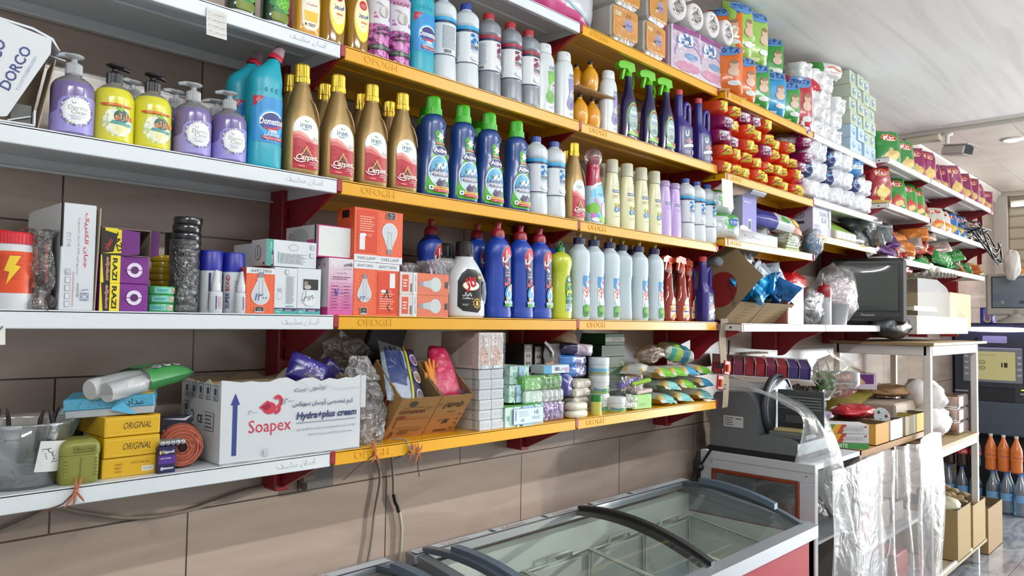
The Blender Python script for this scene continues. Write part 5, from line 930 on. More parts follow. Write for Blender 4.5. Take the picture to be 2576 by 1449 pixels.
g=G();g.prism([(-.06,.166),(.0,.17),(.03,.164),(.045,.15),(.047,.15),(.032,.168),(.0,.174),(-.06,.17)],-.045,.055,W_,'y',xf);g.box(.03,.062,-.01,.03,.146,.148,W_,0,xf);g.build('flap',t)
d=Dec(lambda u,v,e:tuple(xf@Vector((-.06+u,-.045-e,.02+v))),r=.4);d.text('DORCO',.05,.074,'2f3f74',w=.085,h=.017,rot=PI/2-.2,bold=.02);d.text('TOOTHBRUSH',.067,.07,'9aa6c0',w=.07,h=.005,rot=PI/2-.2);d.text('DORCO',.018,.07,'2f3f74',w=.085,h=.017,rot=PI/2-.05,bold=.02);d.build('front_print',t)
g=G();g.box(.005,.035,-.03,.03,.006,.04,film('8fa89a',.2,.5));g.box(.008,.032,-.026,.026,.008,.03,M('2c4a3a',.4),.004);g.tube([(.0,-.034,.008),(.034,-.036,.02)],.0015,M('d9dcda',.4),6);tag(g.build('razor_pack',None,t.location,t.rotation_euler),'clear pack with dark green razor inside the tilted white carton','pack')
def note(label,cx,cy,z,w,h,rows,y,tilt=0,curl=.004,col='d6d5d0',seed=3):
 t=thing('price_note',label,'note',(cx,y,z),(0,tilt,0));fn=lambda u,v,e=0:(u,-e-curl*(v/h)**2-.0004,v);g=G();g.grid(lambda a,b:fn((a-.5)*w,-b*h),4,10,M(col,.8));g.grid(lambda a,b:(lambda q:(q[0],q[1]+.0004,q[2]))(fn((a-.5)*w,-b*h)),4,10,M(col,.8));g.build('paper',t)
 d=Dec(fn,None,.01,e=.0003,r=.8)
 for k,s in enumerate(rows):v=-h*(k+.75)/(len(rows)+.5);d.text(s,0,v,'6a6c74',w=w*.8,shear=.3);d.rect(-w*.45,v-h*.085,w*.45,v-h*.08,'b4b2ac')
 if rows:d.build('handwriting',t)
 return t
v=atY(545,26,-.29);note('white price note in handwritten Persian hanging from the second highest shelf',v.x,0,v.z,.043,.058,['شامپو بدن ۱۸۰۰','شامپو صدر ۱۵۰۰','شیت شد ۱۸۰۰۰','شیت شد ۲۹۵۰۰'],-.2905)
v=atY(1829,452,-.317);note('blank white paper strip hanging from the orange pack shelf',v.x,0,v.z,.092,.116,[],-.3175,0,.006)
v=atY(5,818,-.289);note('white price note hanging from the shelf at the left edge',v.x-.01,0,v.z-.001,.03,.032,['۲'],-.2895)
# lowest shelf
def pillow(w,dp,h,seed,wr=.1,lobes=3.2,p=3.4):
 """a soft pack lying or standing: x across, z up, thickness along y; returns point(u, v, over, side) with u, v in metres from the middle"""
 def fn(u,v,e=0,side=-1):
  a,b=min(1,abs(2*u/w)),min(1,abs(2*v/h));th=dp/2*max(0,(1-a**p)*(1-b**p))**.5
  n=nz(u/w*lobes+seed,v/h*lobes,side*2.+seed);n2=nz(u/w*lobes*2.6+seed*3,v/h*lobes*2.6,side*3.+seed);q=wr*dp*(n*.6+n2*.45)*(1 if th>0 else.35)*(.35+.65*min(1,th/(dp*.25)))
  edge=1-.05*abs(nz(v/h*5+seed,u/w*5,4.))if max(a,b)>.96 else 1
  return(u*edge,side*(th+e)+q,v*edge)
 return fn
def pack(g,fn,w,h,mat,nu=18,nv=14,back=None):
 """mat: material or function of (a, b) in 0..1"""
 g.grid(lambda a,b:fn((a-.5)*w,(b-.5)*h),nu,nv,mat);g.grid(lambda a,b:fn((a-.5)*w,(b-.5)*h,0,1),nu,nv,back or mat,flip=True)
def lump(rx,ry,rz,seed,amt=.25,k=1.6):
 def fn(a,b):
  x,y,z=math.cos(2*PI*a)*math.sin(PI*b),math.sin(2*PI*a)*math.sin(PI*b),-math.cos(PI*b)
  q=1+amt*nz(x*k+seed,y*k,z*k)+amt*.5*nz(x*k*2.7,y*k*2.7+seed,z*k*2.7);return(rx*x*q,ry*y*q,rz*(z*q+1)if z<-.5 else rz*(z*q+1))
 return fn
FILM=film('fafafa',.015,.22,.16,(30,.6));HAZY=film('f2f2f2',.3,.4,.25,(25,.8))
x=x1(52,-.2);t=thing('plastic_tub','clear round plastic tub of black clips with a handwritten tag','tub',(x,-.205,Z1));g=G();g.lathe([(.001,0),(.063,0),(.066,.004),(.0785,.108),(.0815,.109),(.083,.112),(.0815,.1155),(.078,.1155),(.077,.11),(.064,.006),(.001,.004)],film('f2f4f4',.1,.45,.08),40,False);g.build('shell',t)
g=G();rr=random.Random(2)
for k in range(90):
 a,q,z=rr.uniform(0,6.28),.055*rr.random()**.5,.006+.026*rr.random();c=Vector((q*math.cos(a),q*math.sin(a),z));dv=Vector((rr.uniform(-1,1),rr.uniform(-1,1),rr.uniform(-.4,.4))).normalized()*.012;g.tube([c-dv,c,c+dv],[.0015,.003,.001],M('1a1a22',.3),5)
tag(g.build('clips',None,t.location),'loose heap of small black clips in the bottom of the clear tub','clips',kind='stuff')
d=Dec(lambda u,v,e:((.069+v*.11+e)*math.sin(u/.07),-(.069+v*.11+e)*math.cos(u/.07),v),.006,e=.0008,r=.7);d.rect(.005,.028,.066,.082,'cfd0ce',rot=-.12);d.text('پنس',.03,.058,'3a3a40',w=.03,rot=-1.2,shear=.3);d.text('۵۰۰۰',.018,.062,'4a4a50',w=.02,rot=-1.3);d.build('tag',t)
t2=thing('jar','small white topped bottle standing inside the clear tub','bottle',(x-.02,-.215,Z1+.02));g=G();g.lathe([(.02,0),(.022,.03),(.018,.055),(.011,.06),(.011,.066)],M('c3c7cb',.4),20);g.build('body',t2);g=G();g.lathe([(.014,.064),(.014,.08),(.017,.081),(.016,.086)],M('d6d9db',.4),20);g.build('cap',t2)
for k,(dx,dy,a)in enumerate(((.02,.0,.5),(-.01,.03,-.3),(.045,.02,.7),(-.04,.03,.4),(.05,-.02,-.5))):
 g=G();v=Vector((math.sin(a)*.03,0,.05));g.tube([Vector((0,0,-.03)),v*.6,v],[.003,.004,.001],M('18181c',.3),6);tag(g.build('hair_clip',None,(x+dx,-.205+dy,Z1+.085)),f'black hair clip sticking out over the tub rim, {ORD[k]} of five','clip','hair clips in the tub')
g=G();g.box(-.02,.02,-.008,.008,0,.05,M('a9c3c0',.5),.002,Matrix.Rotation(R(25),4,'Y'));tag(g.build('card',None,(x1(150,-.13),-.13,Z1+.07)),'pale card leaning behind the clear tub','card')
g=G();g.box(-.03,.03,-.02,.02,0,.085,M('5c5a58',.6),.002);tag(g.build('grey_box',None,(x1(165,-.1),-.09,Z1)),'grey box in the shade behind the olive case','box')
xa,xb=x1(150,-.27),x1(253,-.27);w=xb-xa;OL=M('7f8138',.42);t=thing('plastic_case','olive green rounded plastic case with embossed lid','case',((xa+xb)/2,-.245,Z1));g=G();B=Body([(0,w/2-.004,.031,5),(.004,w/2-.001,.034,5),(.05,w/2,.035,5),(.053,w/2,.035,5)],3,40);B.add(g,OL);g.box(-.001,.001,-.0358,-.034,.004,.05,M('6c6e2e',.5));g.build('base',t)
g=G();B2=Body([(.0535,w/2+.001,.036,5),(.06,w/2+.0015,.0365,5),(.07,w/2,.036,5),(.078,w/2-.006,.031,4.5),(.08,w/2-.014,.024,4)],4,40);B2.add(g,OL);g.box(-w*.2,w*.36,-.0385,-.035,.058,.0705,M('74762f',.5),.0015);text_solid(g,'پودر پنجه',w*.46,.008,OL,Matrix.Translation((w*.08,-.0386,.064))@Matrix.Rotation(PI/2,4,'X'));g.build('lid',t);g=G()
for k in range(6):
 for s in(-1,1):g.box(s*(w/2-.008)-.002,s*(w/2-.008)+.002,-.0365,-.034,.014+k*.006,.0172+k*.006,OL,.0008)
g.build('grip_ribs',t);t.rotation_euler.z=R(-2)
YB='d0a413'
def yb(d,w,h,last=False):
 d.rect(.004,h*.1,w-.003,h*.9,'e8d478');d.rect(.0046,h*.1+.0006,w-.0036,h*.9-.0006,YB)
 if last:d.text('COLOUR NO.',w*.68,h*.68,'3a3420',w=w*.36);d.rect(w*.7,h*.2,w*.92,h*.46,'dcd8cc');d.text('BLACK',w*.81,h*.33,'5a6480',w=w*.16);d.lines(w*.22,w*.36,h*.2,h*.75,3,'a87c28',.5)
 else:d.text('ORIGINAL',w*.58,h*.52,'2c2810',w=w*.5,h=h*.34,shear=.35)
for k in range(3):
 xa,xb=x1(259-k*.0,-.262,.02+k*.036),x1(398+k*2,-.262,.02+k*.036);y0=(-.263,-.266,-.26)[k]
 carton('thread_box',('bottom yellow box with a black colour sticker, under two like it','middle yellow box with script lettering','top yellow box with script lettering under the blue box')[k],'box',xa,xb,y0,y0+(.1,.1,.14)[k],Z1+k*.0385,.0375,YB,lambda d,w,h,k=k:yb(d,w,h,k==0),rot=R(2*(k-1)),group='yellow thread boxes')
xa,xb=x1(185,-.22,.13),x1(425,-.28,.13);t=thing('blue_box','sky blue box with torn corner lying on the yellow boxes','box',(x1(300,-.235,.12),-.2,Z1+.117),(R(2),R(-3),R(-24)));g=G();g.box(-.075,.075,-.045,.06,0,.017,M('b3bac0',.5),.001);g.build('tray',t)
g=G();g.box(-.077,.077,-.047,.062,.014,.036,M('4aa0c2',.4),.0015);g.box(-.05,.076,-.03,.06,.036,.0368,M('cfae3a',.5));g.add([(.02,-.047,.03),(.045,-.052,.0),(.0,-.052,.012)],[(0,1,2)],M('4fb0d4',.35));g.build('lid',t);d=Dec(flat((-.077,-.047,.014),(1,0,0),(0,0,1)),e=.0006);d.lines(.0,.15,.002,.02,6,'6fbad6',.5);d.text('مداد',.12,.011,'1c2a34',w=.03);d.build('front_print',t);d=Dec(flat((-.077,.062,.014),(0,-1,0),(0,0,1)),e=.0006);d.rect(.02,.008,.07,.016,'cdd6da');d.text('نوع ابری مداد',.045,.012,'3a464c',w=.04);d.build('side_print',t)
t=thing('cup_bag','clear bag of white plastic cups with green print lying on top of the blue box','bag',(x1(335,-.22,.16),-.215,Z1+.156),(R(4),R(-8),R(20)));g=G();CW=M('ccd0cf',.4)
g.lathe([(.018,-.075),(.0205,-.07),(.0205,.03),(.018,.035)],CW,24,xf=Matrix.Translation((-.01,.01,.021))@Matrix.Rotation(PI/2,4,'Y'));g.lathe([(.0185,-.075),(.0185,.03)],CW,20,xf=Matrix.Translation((.0,-.022,.018))@Matrix.Rotation(PI/2,4,'Y'));g.build('cups',t)
fn=pillow(.2,.046,.085,5,.12);g=G();rot=Matrix.Translation((.015,-.005,.024))@Matrix.Rotation(-PI/2,4,'X');pack(g,fn,.2,.085,lambda a,b:M('3f8a4a',.3)if(b<.22 and a>.45)or(b>.5 and.4<a<.7)else FILM,24,16);g.v=[tuple(rot@Vector(v))for v in g.v];g.build('wrapper',t)
d=Dec(lambda u,v,e:tuple(rot@Vector(fn(u,v,e+.0006))),.006);d.text('BAYAZO CUP',.04,-.012,'3a4a3c',w=.08,h=.008)
for k in range(3):d.e=.002;d.ell(.02+.024*k,-.024,.009,.007,'b9c0c0',16);d.ell(.02+.024*k,-.024,.006,.004,'6a7274',12)
d.build('print',t)
t=thing('battery_box','dark blue box with purple band, tall lettering, in front of the battery card','box',((x1(400)+x1(443))/2,-.26,Z1));w=x1(443)-x1(400);g=G();g.box(-w/2,w/2,-.02,.03,0,.052,M('1b1b46',.35),.001);g.build('carton',t);d=Dec(flat((-w/2,-.02,0),(1,0,0),(0,0,1)));d.rect(0,.018,w,.034,'4a2a80');d.text('Gigacell',w*.55,.041,'e4e4ee',w=w*.72,bold=.02);d.text('MAX POWER',w*.42,.029,'e0dcea',w=w*.6,bold=.02);d.ell(w*.1,.041,.002,.004,'d8c030',8);d.lines(w*.15,w*.9,.007,.012,1,'c4c4d8',.7);d.ring(w*.2,.0095,.003,.003,.0007,'d4d4e4',12);d.build('front_print',t)
for k in range(5):
 g=G();m=M('b9bcc0',.25,.7);g.lathe([(.0046,0),(.005,.001),(.005,.042),(.0035,.043),(.0018,.0435),(.0018,.0448)],m,14,xf=Matrix.Rotation(PI/2,4,'X'));tag(g.build('battery',None,(x1(404)+.0045+k*.0098,-.238,Z1+.058)),f'silver battery lying on the dark blue box, {ORD[k]} from the left','battery','batteries on the dark blue box')
carton('battery_card','dark battery pack with white lettering standing behind the twine','card',x1(402,-.2),x1(478,-.2),-.205,-.19,Z1,.1,'15182c',lambda d,w,h:(d.text('acell',w*.42,h*.7,'e8e8ee',w=w*.66,bold=.03),d.poly([(w*.1,h*.96),(w*.8,h*.9),(w,h),(w*.95,h),(w*.75,h*.95)],'c9ccd4')),rot=R(-8))
t=thing('twine_ball','coral twine wound in a barrel shaped ball, end towards the aisle','twine',(x1(470,-.235,.04),-.2,Z1+.042));g=G();CO=[M(c,.8)for c in('b4614c','a4523e','c06c56','984a38')];rr=random.Random(5);rot=Matrix.Rotation(R(-18),4,'Z')@Matrix.Rotation(PI/2,4,'X')
g.lathe([(.012,.055),(.03,.056),(.039,.045),(.041,.0),(.038,-.045),(.01,-.05)],CO[1],30,True,xf=rot)
for k in range(46):
 ph=rr.uniform(0,6.28);tl=rr.uniform(-.35,.35);z0=rr.uniform(-.035,.04);pts=[]
 for s in range(25):
  a=2*PI*s/24;z=z0+.03*tl*math.sin(a+ph)*2;z=max(-.045,min(.052,z));r_=.0405*(1-.18*(z/.05)**4)+.0015;pts.append((r_*math.cos(a),r_*math.sin(a),z))
 g.tube(pts,.0016,CO[k%4],5,False,rot)
for k in range(9):
 r_=.011+k*.0032;g.tube([(r_*math.cos(a*PI/9)*(1+.06*math.sin(a*3+k)),r_*math.sin(a*PI/9),.0565+.0015*math.sin(a*2+k))for a in range(18)],.0019,CO[(k*3)%4],5,xf=rot,closed=True)
g.build('windings',t);g=G();g.lathe([(.001,.0575),(.0095,.0575)],M('2a1410',.9),14,False,xf=rot);g.build('hollow',t)
xa,xb=x1(557,-.285),x1(905,-.285);w=xb-xa;h=.176;t=thing('cream_carton','large white open carton with red swan emblem and blue lettering','carton',((xa+xb)/2,-.185,Z1),(0,0,R(-1)));g=G();open_box(g,w,.2,h,'ccd1d4','a08c70',.004,None,.012,3);g.build('carton',t)
d=Dec(flat((-w/2,-.1,0),(1,0,0),(0,0,1)),r=.7);NV='26305e';d.rect(w*.075,h*.1,w*.105,h*.72,'2f3f80');d.poly([(w*.06,h*.7),(w*.12,h*.7),(w*.09,h*.84)],'2f3f80');RD='c03248'
d.text('Soapex',w*.325,h*.4,RD,w=w*.29,h=h*.2);d.ell(w*.315,h*.635,w*.047,h*.075,RD,22,-.1);d.poly([(w*.245,h*.65),(w*.3,h*.73),(w*.33,h*.7),(w*.3,h*.58)],RD);d.ring(w*.372,h*.71,w*.022,h*.06,h*.045,RD,14,-60,150);d.ring(w*.352,h*.62,w*.03,h*.045,h*.045,RD,12,-90,60);d.poly([(w*.378,h*.765),(w*.4,h*.775),(w*.385,h*.745)],RD);d.poly([(w*.262,h*.655),(w*.305,h*.7),(w*.325,h*.66),(w*.3,h*.61)],'8f1c34')
d.text('کرم تخصصی آبرسان سوپکس',w*.705,h*.655,NV,w=w*.46,bold=.01);d.text('Hydra+plus cream',w*.735,h*.495,NV,w=w*.46,bold=.03,shear=.15);d.rect(w*.5,h*.415,w*.96,h*.421,'3a4268');d.text('لطفا دور از نور مستقیم خورشید و در دمای محیط نگهداری شود',w*.73,h*.335,'454a66',w=w*.45);d.text('یحفظ بعیدا عن اشعة الشمس و بدرجة حرارة الغرفة',w*.76,h*.26,'454a66',w=w*.34)
d.text('روشور . بسته',w*.6,h*.845,'5a5e66',w=w*.24,shear=.4,rot=.06);d.text('۱۲۰۰۰',w*.44,h*.71,'6a6e76',w=w*.09,shear=.3);d.text('۳۰۰۰',w*.2,h*.6,'7a7e86',w=w*.06,shear=.3);d.line([(w*.5,h*.96),(w*.58,h*.88),(w*.6,h*.8)],.0008,'a3a7aa');d.line([(w*.72,h*.88),(w*.8,h*.82),(w*.99,h*.83)],.0008,'a3a7aa');d.rect(w*.28,h*.06,w*.31,h*.15,'bcc2c6');d.build('front_print',t)
d=Dec(flat((-w/2,.1,0),(0,-1,0),(0,0,1)),r=.7)
for k in range(9):
 u,v=.018+.036*(k%5),h*(.86 if k<5 else.62);d.e=.0006
 if k in(6,7,8):continue
 d.rect(u,v-.02,u+.024,v+.012,'3c4254');d.rect(u+.0012,v-.0188,u+.0228,v+.0108,'c9ced2');d.rect(u+.006,v-.008,u+.018,v+.006,'4a5064');d.lines(u+.003,u+.021,v-.018,v-.01,2,'5a6074',.5)
d.text('CE',.1,h*.5,'2c3244',w=.028,bold=.02);d.ell(.06,h*.52,.009,.014,'2c3a6a',18);d.ell(.06,h*.52,.006,.01,'c9ced2',16);d.rect(.125,h*.38,.17,h*.6,'4a5064');d.rect(.1262,h*.386,.1688,h*.594,'c9ced2');d.lines(.13,.165,h*.4,h*.58,4,'5a6074',.5);d.lines(.05,.075,h*.33,h*.42,3,'3a4a74',.6);d.build('side_print',t)
g=G();FL=M('c6cbce',.75);g.box(w/2-.0,w/2+.014,-.101,-.098,h*.55,h*.98,FL);g.build('torn_flap',t)
xc=(xa+xb)/2
fnp=pillow(.1,.03,.07,3,.1);t=thing('snack_bag','blue violet foil packet sticking out of the white cream carton','packet',(x1(770,-.2,.18),-.205,Z1+.182),(R(-20),R(24),R(-10)));g=G();pack(g,fnp,.1,.07,lambda a,b:M('2c2270',.25,coat=.3)if b<.6 else M('3c3488',.25));g.build('packet',t);d=Dec(lambda u,v,e:fnp(u,v,e+.0005),.008);dots(d,0,.005,0,.04,16,('b0a4d8',),.003,4);d.text('بسکویت',.01,-.015,'d8c050',w=.04);d.build('print',t)
t=thing('snack_bag','second dark blue packet peeping over the rim of the white cream carton','packet',(x1(828,-.18,.17),-.17,Z1+.165),(0,R(-50),0));g=G();pack(g,pillow(.08,.025,.06,8,.1),.08,.06,M('231c5c',.3));g.build('packet',t)
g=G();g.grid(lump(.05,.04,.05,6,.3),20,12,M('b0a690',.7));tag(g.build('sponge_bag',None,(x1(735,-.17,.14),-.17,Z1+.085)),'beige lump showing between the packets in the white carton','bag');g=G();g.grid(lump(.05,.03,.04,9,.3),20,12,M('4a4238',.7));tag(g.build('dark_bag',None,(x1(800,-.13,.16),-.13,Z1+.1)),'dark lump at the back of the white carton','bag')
t=thing('clear_bag','crumpled clear plastic bag standing right of the cream carton','bag',(x1(915,-.23,.08),-.225,Z1))
def bagfn(a,b):
 th=2*PI*a;s=(.052*(1-.25*b)+.012*math.sin(b*5))if b<.72 else.045*(1-(b-.72)*2.2)+.004;q=1+.34*nz(math.cos(th)*2,math.sin(th)*2,b*6)+.22*nz(math.cos(th)*5,math.sin(th)*5,b*12);return(s*q*math.cos(th)+.03*max(0,b-.6)*(-1),.75*s*q*math.sin(th),b*.215)
g=G();g.grid(bagfn,48,30,film('eceaea',.2,.55,.16,(40,1.)),False);g.build('bag',t);g=G();g.lathe([(.03,.002),(.034,.02),(.033,.09),(.02,.1)],M('a89486',.7),20,xf=Matrix.Translation((0,.01,0)));g.build('contents',t)
g=G();g.grid(lambda a,b:(-.09+.16*a+.02*nz(a*3,b*3,1),.02*nz(a*4,b*4,2)-.03*b,-.02+.17*b*(1-.55*abs(a-.35))+.015*nz(a*5,b*5,7)),20,14,film('d8d2ce',.16,.35,.2,(30,.9)),True);tag(g.build('loose_film',None,(x1(880,-.13,.2),-.11,Z1+.13)),'sheet of loose clear film puffed up behind the crumpled bag','film')
KC='a37a48';KI='7c6440'
def tilted(label,xa,xb,y0,ang,h,dp,seed,pr,z=None,name='glove_carton',fh=None):
 """an open carton tipped forward on its lower front edge"""
 w=xb-xa;t=thing(name,label,'carton',((xa+xb)/2,y0,z or Z1),(R(ang),0,R(-2)));g=G();open_box(g,w,dp,h,KC,KI,.003,fh or h,.003,seed,fh);g.v=[(a,b+dp/2,c)for a,b,c in g.v];g.build('carton',t);d=Dec(FRONT(0),r=.75);pr(d,w,fh or h);d.g.v=[(a-w/2,b,c)for a,b,c in d.g.v];d.build('front_print',t);return t,w
def gp1(d,w,h):d.rect(0,0,w,h*.55,'a5713c');d.ell(w*.36,h*.86,w*.1,h*.07,'4a4638',18);d.text('Special Work Gloves',w*.42,h*.77,'4a3a24',w=w*.5);d.text('OSTADKAR',w*.42,h*.67,'5c2c1c',w=w*.66,h=h*.085,bold=.03);d.text('۱۲۰۰۰',w*.85,h*.74,'5a4c38',w=w*.2,shear=.3);d.ell(w*.2,h*.54,w*.12,h*.045,'8a3a24',18);d.rect(w*.12,h*.28,w*.9,h*.49,'7c5430');d.rect(w*.125,h*.288,w*.895,h*.482,'a5713c');d.lines(w*.3,w*.6,h*.1,h*.23,3,'5a3c20',.5);d.text('3',w*.14,h*.14,'5c2c1c',w=w*.08,bold=.04);d.text('CE',w*.08,h*.04,'5c2c1c',w=w*.12);d.lines(w*.62,w*.9,h*.16,h*.24,2,'6a4c28')
def gp2(d,w,h):d.rect(0,0,w,h*.5,'a5713c');d.text('رزمریم',w*.52,h*.75,'3a3220',w=w*.62,bold=.05,shear=.3);d.text('۲۸',w*.1,h*.78,'4a4030',w=w*.14,shear=.3);d.text('SIZE',w*.32,h*.36,'4a3420',w=w*.14);d.text('M',w*.52,h*.33,'4a3420',w=w*.2,bold=.05,shear=.2);d.lines(w*.4,w*.68,h*.56,h*.6,1,'4a3420');d.lines(w*.3,w*.7,h*.06,h*.13,1,'5a3c20',.8);[d.ell(w*a,h*b,w*.025,h*.025,'3a2a18',10)for a,b in((.88,.5),(.88,.38),(.88,.26),(.8,.14))]
g1,w=tilted('tipped brown carton of blue work gloves with dark red print',.186,.312,-.226,38,.14,.15,3,gp1);d=Dec(flat((-w/2,.15,0),(0,-1,0),(0,0,1)));d.ell(.1,.1,.014,.026,'8a2a20',20,.2);d.text('2 Colors',.1,.1,'d8b89a',w=.04,rot=-1.3);d.build('side_print',g1)
t2,w2=tilted('tipped brown carton of pink gloves beside the blue glove carton',.318,.425,-.226,38,.14,.14,5,gp2)
def glove_pack(name,label,loc,rot,w,h,body,cuff,card,seed,spots=True):
 t=thing(name,label,'gloves',loc,rot);fn=pillow(w,.03,h,seed,.08);g=G();pack(g,fn,w,h,lambda a,b:M(card,.4)if a>.62 else M('a9bccc',.4),20,20);g.build('card',t);d=Dec(lambda u,v,e:fn(u,v,e+.001),.012,.02);u0=-w*.2;d.poly([(u0-w*.22,-h*.25),(u0+w*.2,-h*.3),(u0+w*.24,h*.1),(u0+w*.2,h*.14),(u0-w*.24,h*.14)],body)
 for k in range(4):d.e=.0016;d.ell(u0-w*.19+w*.12*k,h*(.2+.04*(1 if k in(1,2)else 0)),w*.055,h*.17,body,16,.05)
 d.e=.0018;d.ell(u0+w*.26,-h*.02,w*.05,h*.14,body,14,-.5);d.poly([(u0-w*.22,-h*.45),(u0+w*.22,-h*.45),(u0+w*.22,-h*.26),(u0-w*.22,-h*.25)],cuff);d.rect(w*.1,-h*.46,w*.16,h*.46,'b9b41f')
 if spots:[(d.ell(w*.33,h*q,w*.12,h*.1,'c9c9d0',20),d.ell(w*.33,h*q,w*.1,h*.08,c,20),d.ell(w*.33,h*(q-.02),w*.05,h*.035,'9a5a4c',12))for q,c in((.24,'6a5a8c'),(-.06,'8a8078'),(-.36,'5a5a6c'))]
 d.build('print',t);g=G();fo=pillow(w*1.06,.036,h*1.04,seed,.08);g.grid(lambda a,b:fo((a-.5)*w*1.06,(b-.5)*h*1.04),16,16,FILM);g.build('wrapper',t);return t
glove_pack('work_gloves','dark blue work gloves on a yellow card in the left brown carton',(g1.location.x-.004,-.222,Z1+.165),(R(-36),R(14),R(-4)),.118,.185,'1f3a78','a3a8bc','1c2258',3)
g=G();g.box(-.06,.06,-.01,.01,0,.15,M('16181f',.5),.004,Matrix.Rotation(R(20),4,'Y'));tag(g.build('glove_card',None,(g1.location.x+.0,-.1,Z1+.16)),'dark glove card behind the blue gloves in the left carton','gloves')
t=thing('rubber_gloves','bright pink rubber gloves in clear film in the right brown carton','gloves',(t2.location.x+.012,-.225,Z1+.162),(R(-30),R(8),R(-4)));PK=M('d81f5c',.4,sss=.2)
g=G();fn=pillow(.115,.045,.17,7,.16,4);g.grid(lambda a,b:(lambda q:(q[0]*(1-.55*b)+.0*b,q[1],q[2]))(fn((a-.5)*.115,(b-.5)*.17)),20,22,PK);g.grid(lambda a,b:(lambda q:(q[0]*(1-.55*b),q[1],q[2]))(fn((a-.5)*.115,(b-.5)*.17,0,1)),20,22,PK,flip=True);g.build('glove',t);g=G();g.grid(lambda a,b:(lambda q:(q[0]*(1.1-.55*b),q[1]-.004,q[2]))(fn((a-.5)*.12,(b-.5)*.172)),14,14,FILM);g.build('wrapper',t);d=Dec(lambda u,v,e:(u,-.03-e,v));[d.rect(.02+.005*k,-.086,.0215+.005*k,-.06,'2a2a5c',rot=.5)for k in range(7)];d.build('print',t)
t=thing('rubber_gloves','small orange rubber glove poking out beside the pink gloves','gloves',(t2.location.x-.036,-.245,Z1+.145),(R(-20),R(6),0));g=G();OG=M('d8821a',.45,sss=.2);B=Body([(-.05,.02,.008,2),(-.02,.017,.008,2),(.015,.018,.008,2),(.03,.014,.006,2)],4,18);B.add(g,OG)
for k in range(4):a=(-.35,-.12,.1,.32)[k];L=(.03,.038,.036,.028)[k];g.tube([(.01*(k-1.5)*.8,0,.022),(.01*(k-1.5)*.8+math.sin(a)*L*.6,-.002,.022+math.cos(a)*L*.6),(.01*(k-1.5)*.8+math.sin(a)*L,-.004,.022+math.cos(a)*L)],[.0052,.0048,.003],OG,8)
g.tube([(-.013,0,-.01),(-.026,-.004,.006),(-.03,-.006,.018)],[.0055,.005,.003],OG,8);g.build('glove',t)
def med(d,w,h):d.lines(w*.08,w*.46,h*.25,h*.8,5,'a9b0b5',.35);d.lines(w*.52,w*.92,h*.25,h*.8,5,'a9b0b5',.35);d.rect(w*.05,h*.12,w*.95,h*.14,'9aa2a8');d.text('M',w*.35,h*.5,'b3b9bd',w=w*.1)
hh=.0285
for c in range(2):
 for r_ in range(6):
  a,b=x1(1205+31*c,-.278,.02+r_*hh),x1(1205+31*(c+1)-.4,-.278,.02+r_*hh);carton('cream_box',f'small white cream box, {("left", "right")[c]} column, {ORD[r_]} row from the shelf','box',a,b-.0005,-.28+.002*(r_%2),-.12,Z1+r_*hh,hh-.0006,'c4cacd',med,(lambda d,w,h:[d.ring(w*(.86+.0*k),h*(.25+.5*k),.005,.006,.0012,'3a3f44',14)for k in range(2)])if c==0 else None,group='small white cream boxes',bev=.0015)
for c in range(2):
 a,b=x1(1203+31*c,-.278,.22),x1(1203+31*(c+1)-.5,-.278,.22)
 carton('mask_box',f'face cream box with a pale face and red lettering, {("left", "right")[c]} of the two in film','box',a,b-.0005,-.28,-.12,Z1+6*hh+.001,.102,'c9c0ba',lambda d,w,h:(d.rect(0,0,w,h,'cbc3bd'),d.ell(w*.45,h*.32,w*.36,h*.3,'d0aa98',22,.2),d.ell(w*.5,h*.2,w*.1,h*.03,'b5605c',12),d.ell(w*.3,h*.4,w*.08,h*.014,'6a5048',10),d.ell(w*.64,h*.42,w*.08,h*.014,'6a5048',10),d.text('موبر نرگس',w*.3,h*.76,'9a2c34',w=h*.36,h=w*.2,rot=PI/2),d.lines(w*.55,w*.62,h*.62,h*.94,8,'9aa0a4'),d.rect(w*.2,0,w*.8,h*.1,'c9dce0')),(lambda d,w,h:(d.lines(w*.5,w*.9,h*.1,h*.75,14,'9a928c',.4),[d.ring(w*(.55+.1*k),h*.93,.005,.005,.0012,'3a3430',12)for k in range(4)]))if c==0 else None,group='face cream boxes')
g=G();a,b=x1(1203,-.278,.22),x1(1265,-.278,.22);g.grid(lambda p,q:(a-.004+(b-a+.008)*p,-.284+.002*nz(p*6,q*9,3),Z1+6*hh+.002+.1*q),10,14,FILM);tag(g.build('shrink_film'),'clear film stretched over the two face cream boxes','film')
def eyl(d,w,h):dots(d,w*.5,h*.5,0,w*.6,26,('8fc0b0','b0d4c8'),w*.05,4)if False else None;[d.ell(w*random.Random(k).random(),h*random.Random(k+50).random(),w*.05,h*.09,('8cc4b0','a4d0c4','7ab8b4')[k%3],9,k)for k in range(16)];d.rect(w*.42,0,w*.7,h,'8ab4cf');d.text('Eylul',w*.55,h*.45,'4a6a5c',w=w*.6,shear=.3);d.line([(w*.3,h*.35),(w*.5,h*.6),(w*.7,h*.72)],.0008,'3a4a48')
carton('soap_box','pale green leafy soap box, upper one beside the white cream boxes','box',x1(1283,-.24,.16),x1(1331,-.24,.16),-.24,-.12,Z1+.118,.054,'b9d4ca',eyl,eyl,group='leafy soap boxes');carton('soap_box','pale green leafy soap box, lower one behind the green soap pack','box',x1(1281,-.255,.1),x1(1318,-.255,.1),-.255,-.12,Z1+.066,.0505,'b9d4ca',eyl,eyl,group='leafy soap boxes')
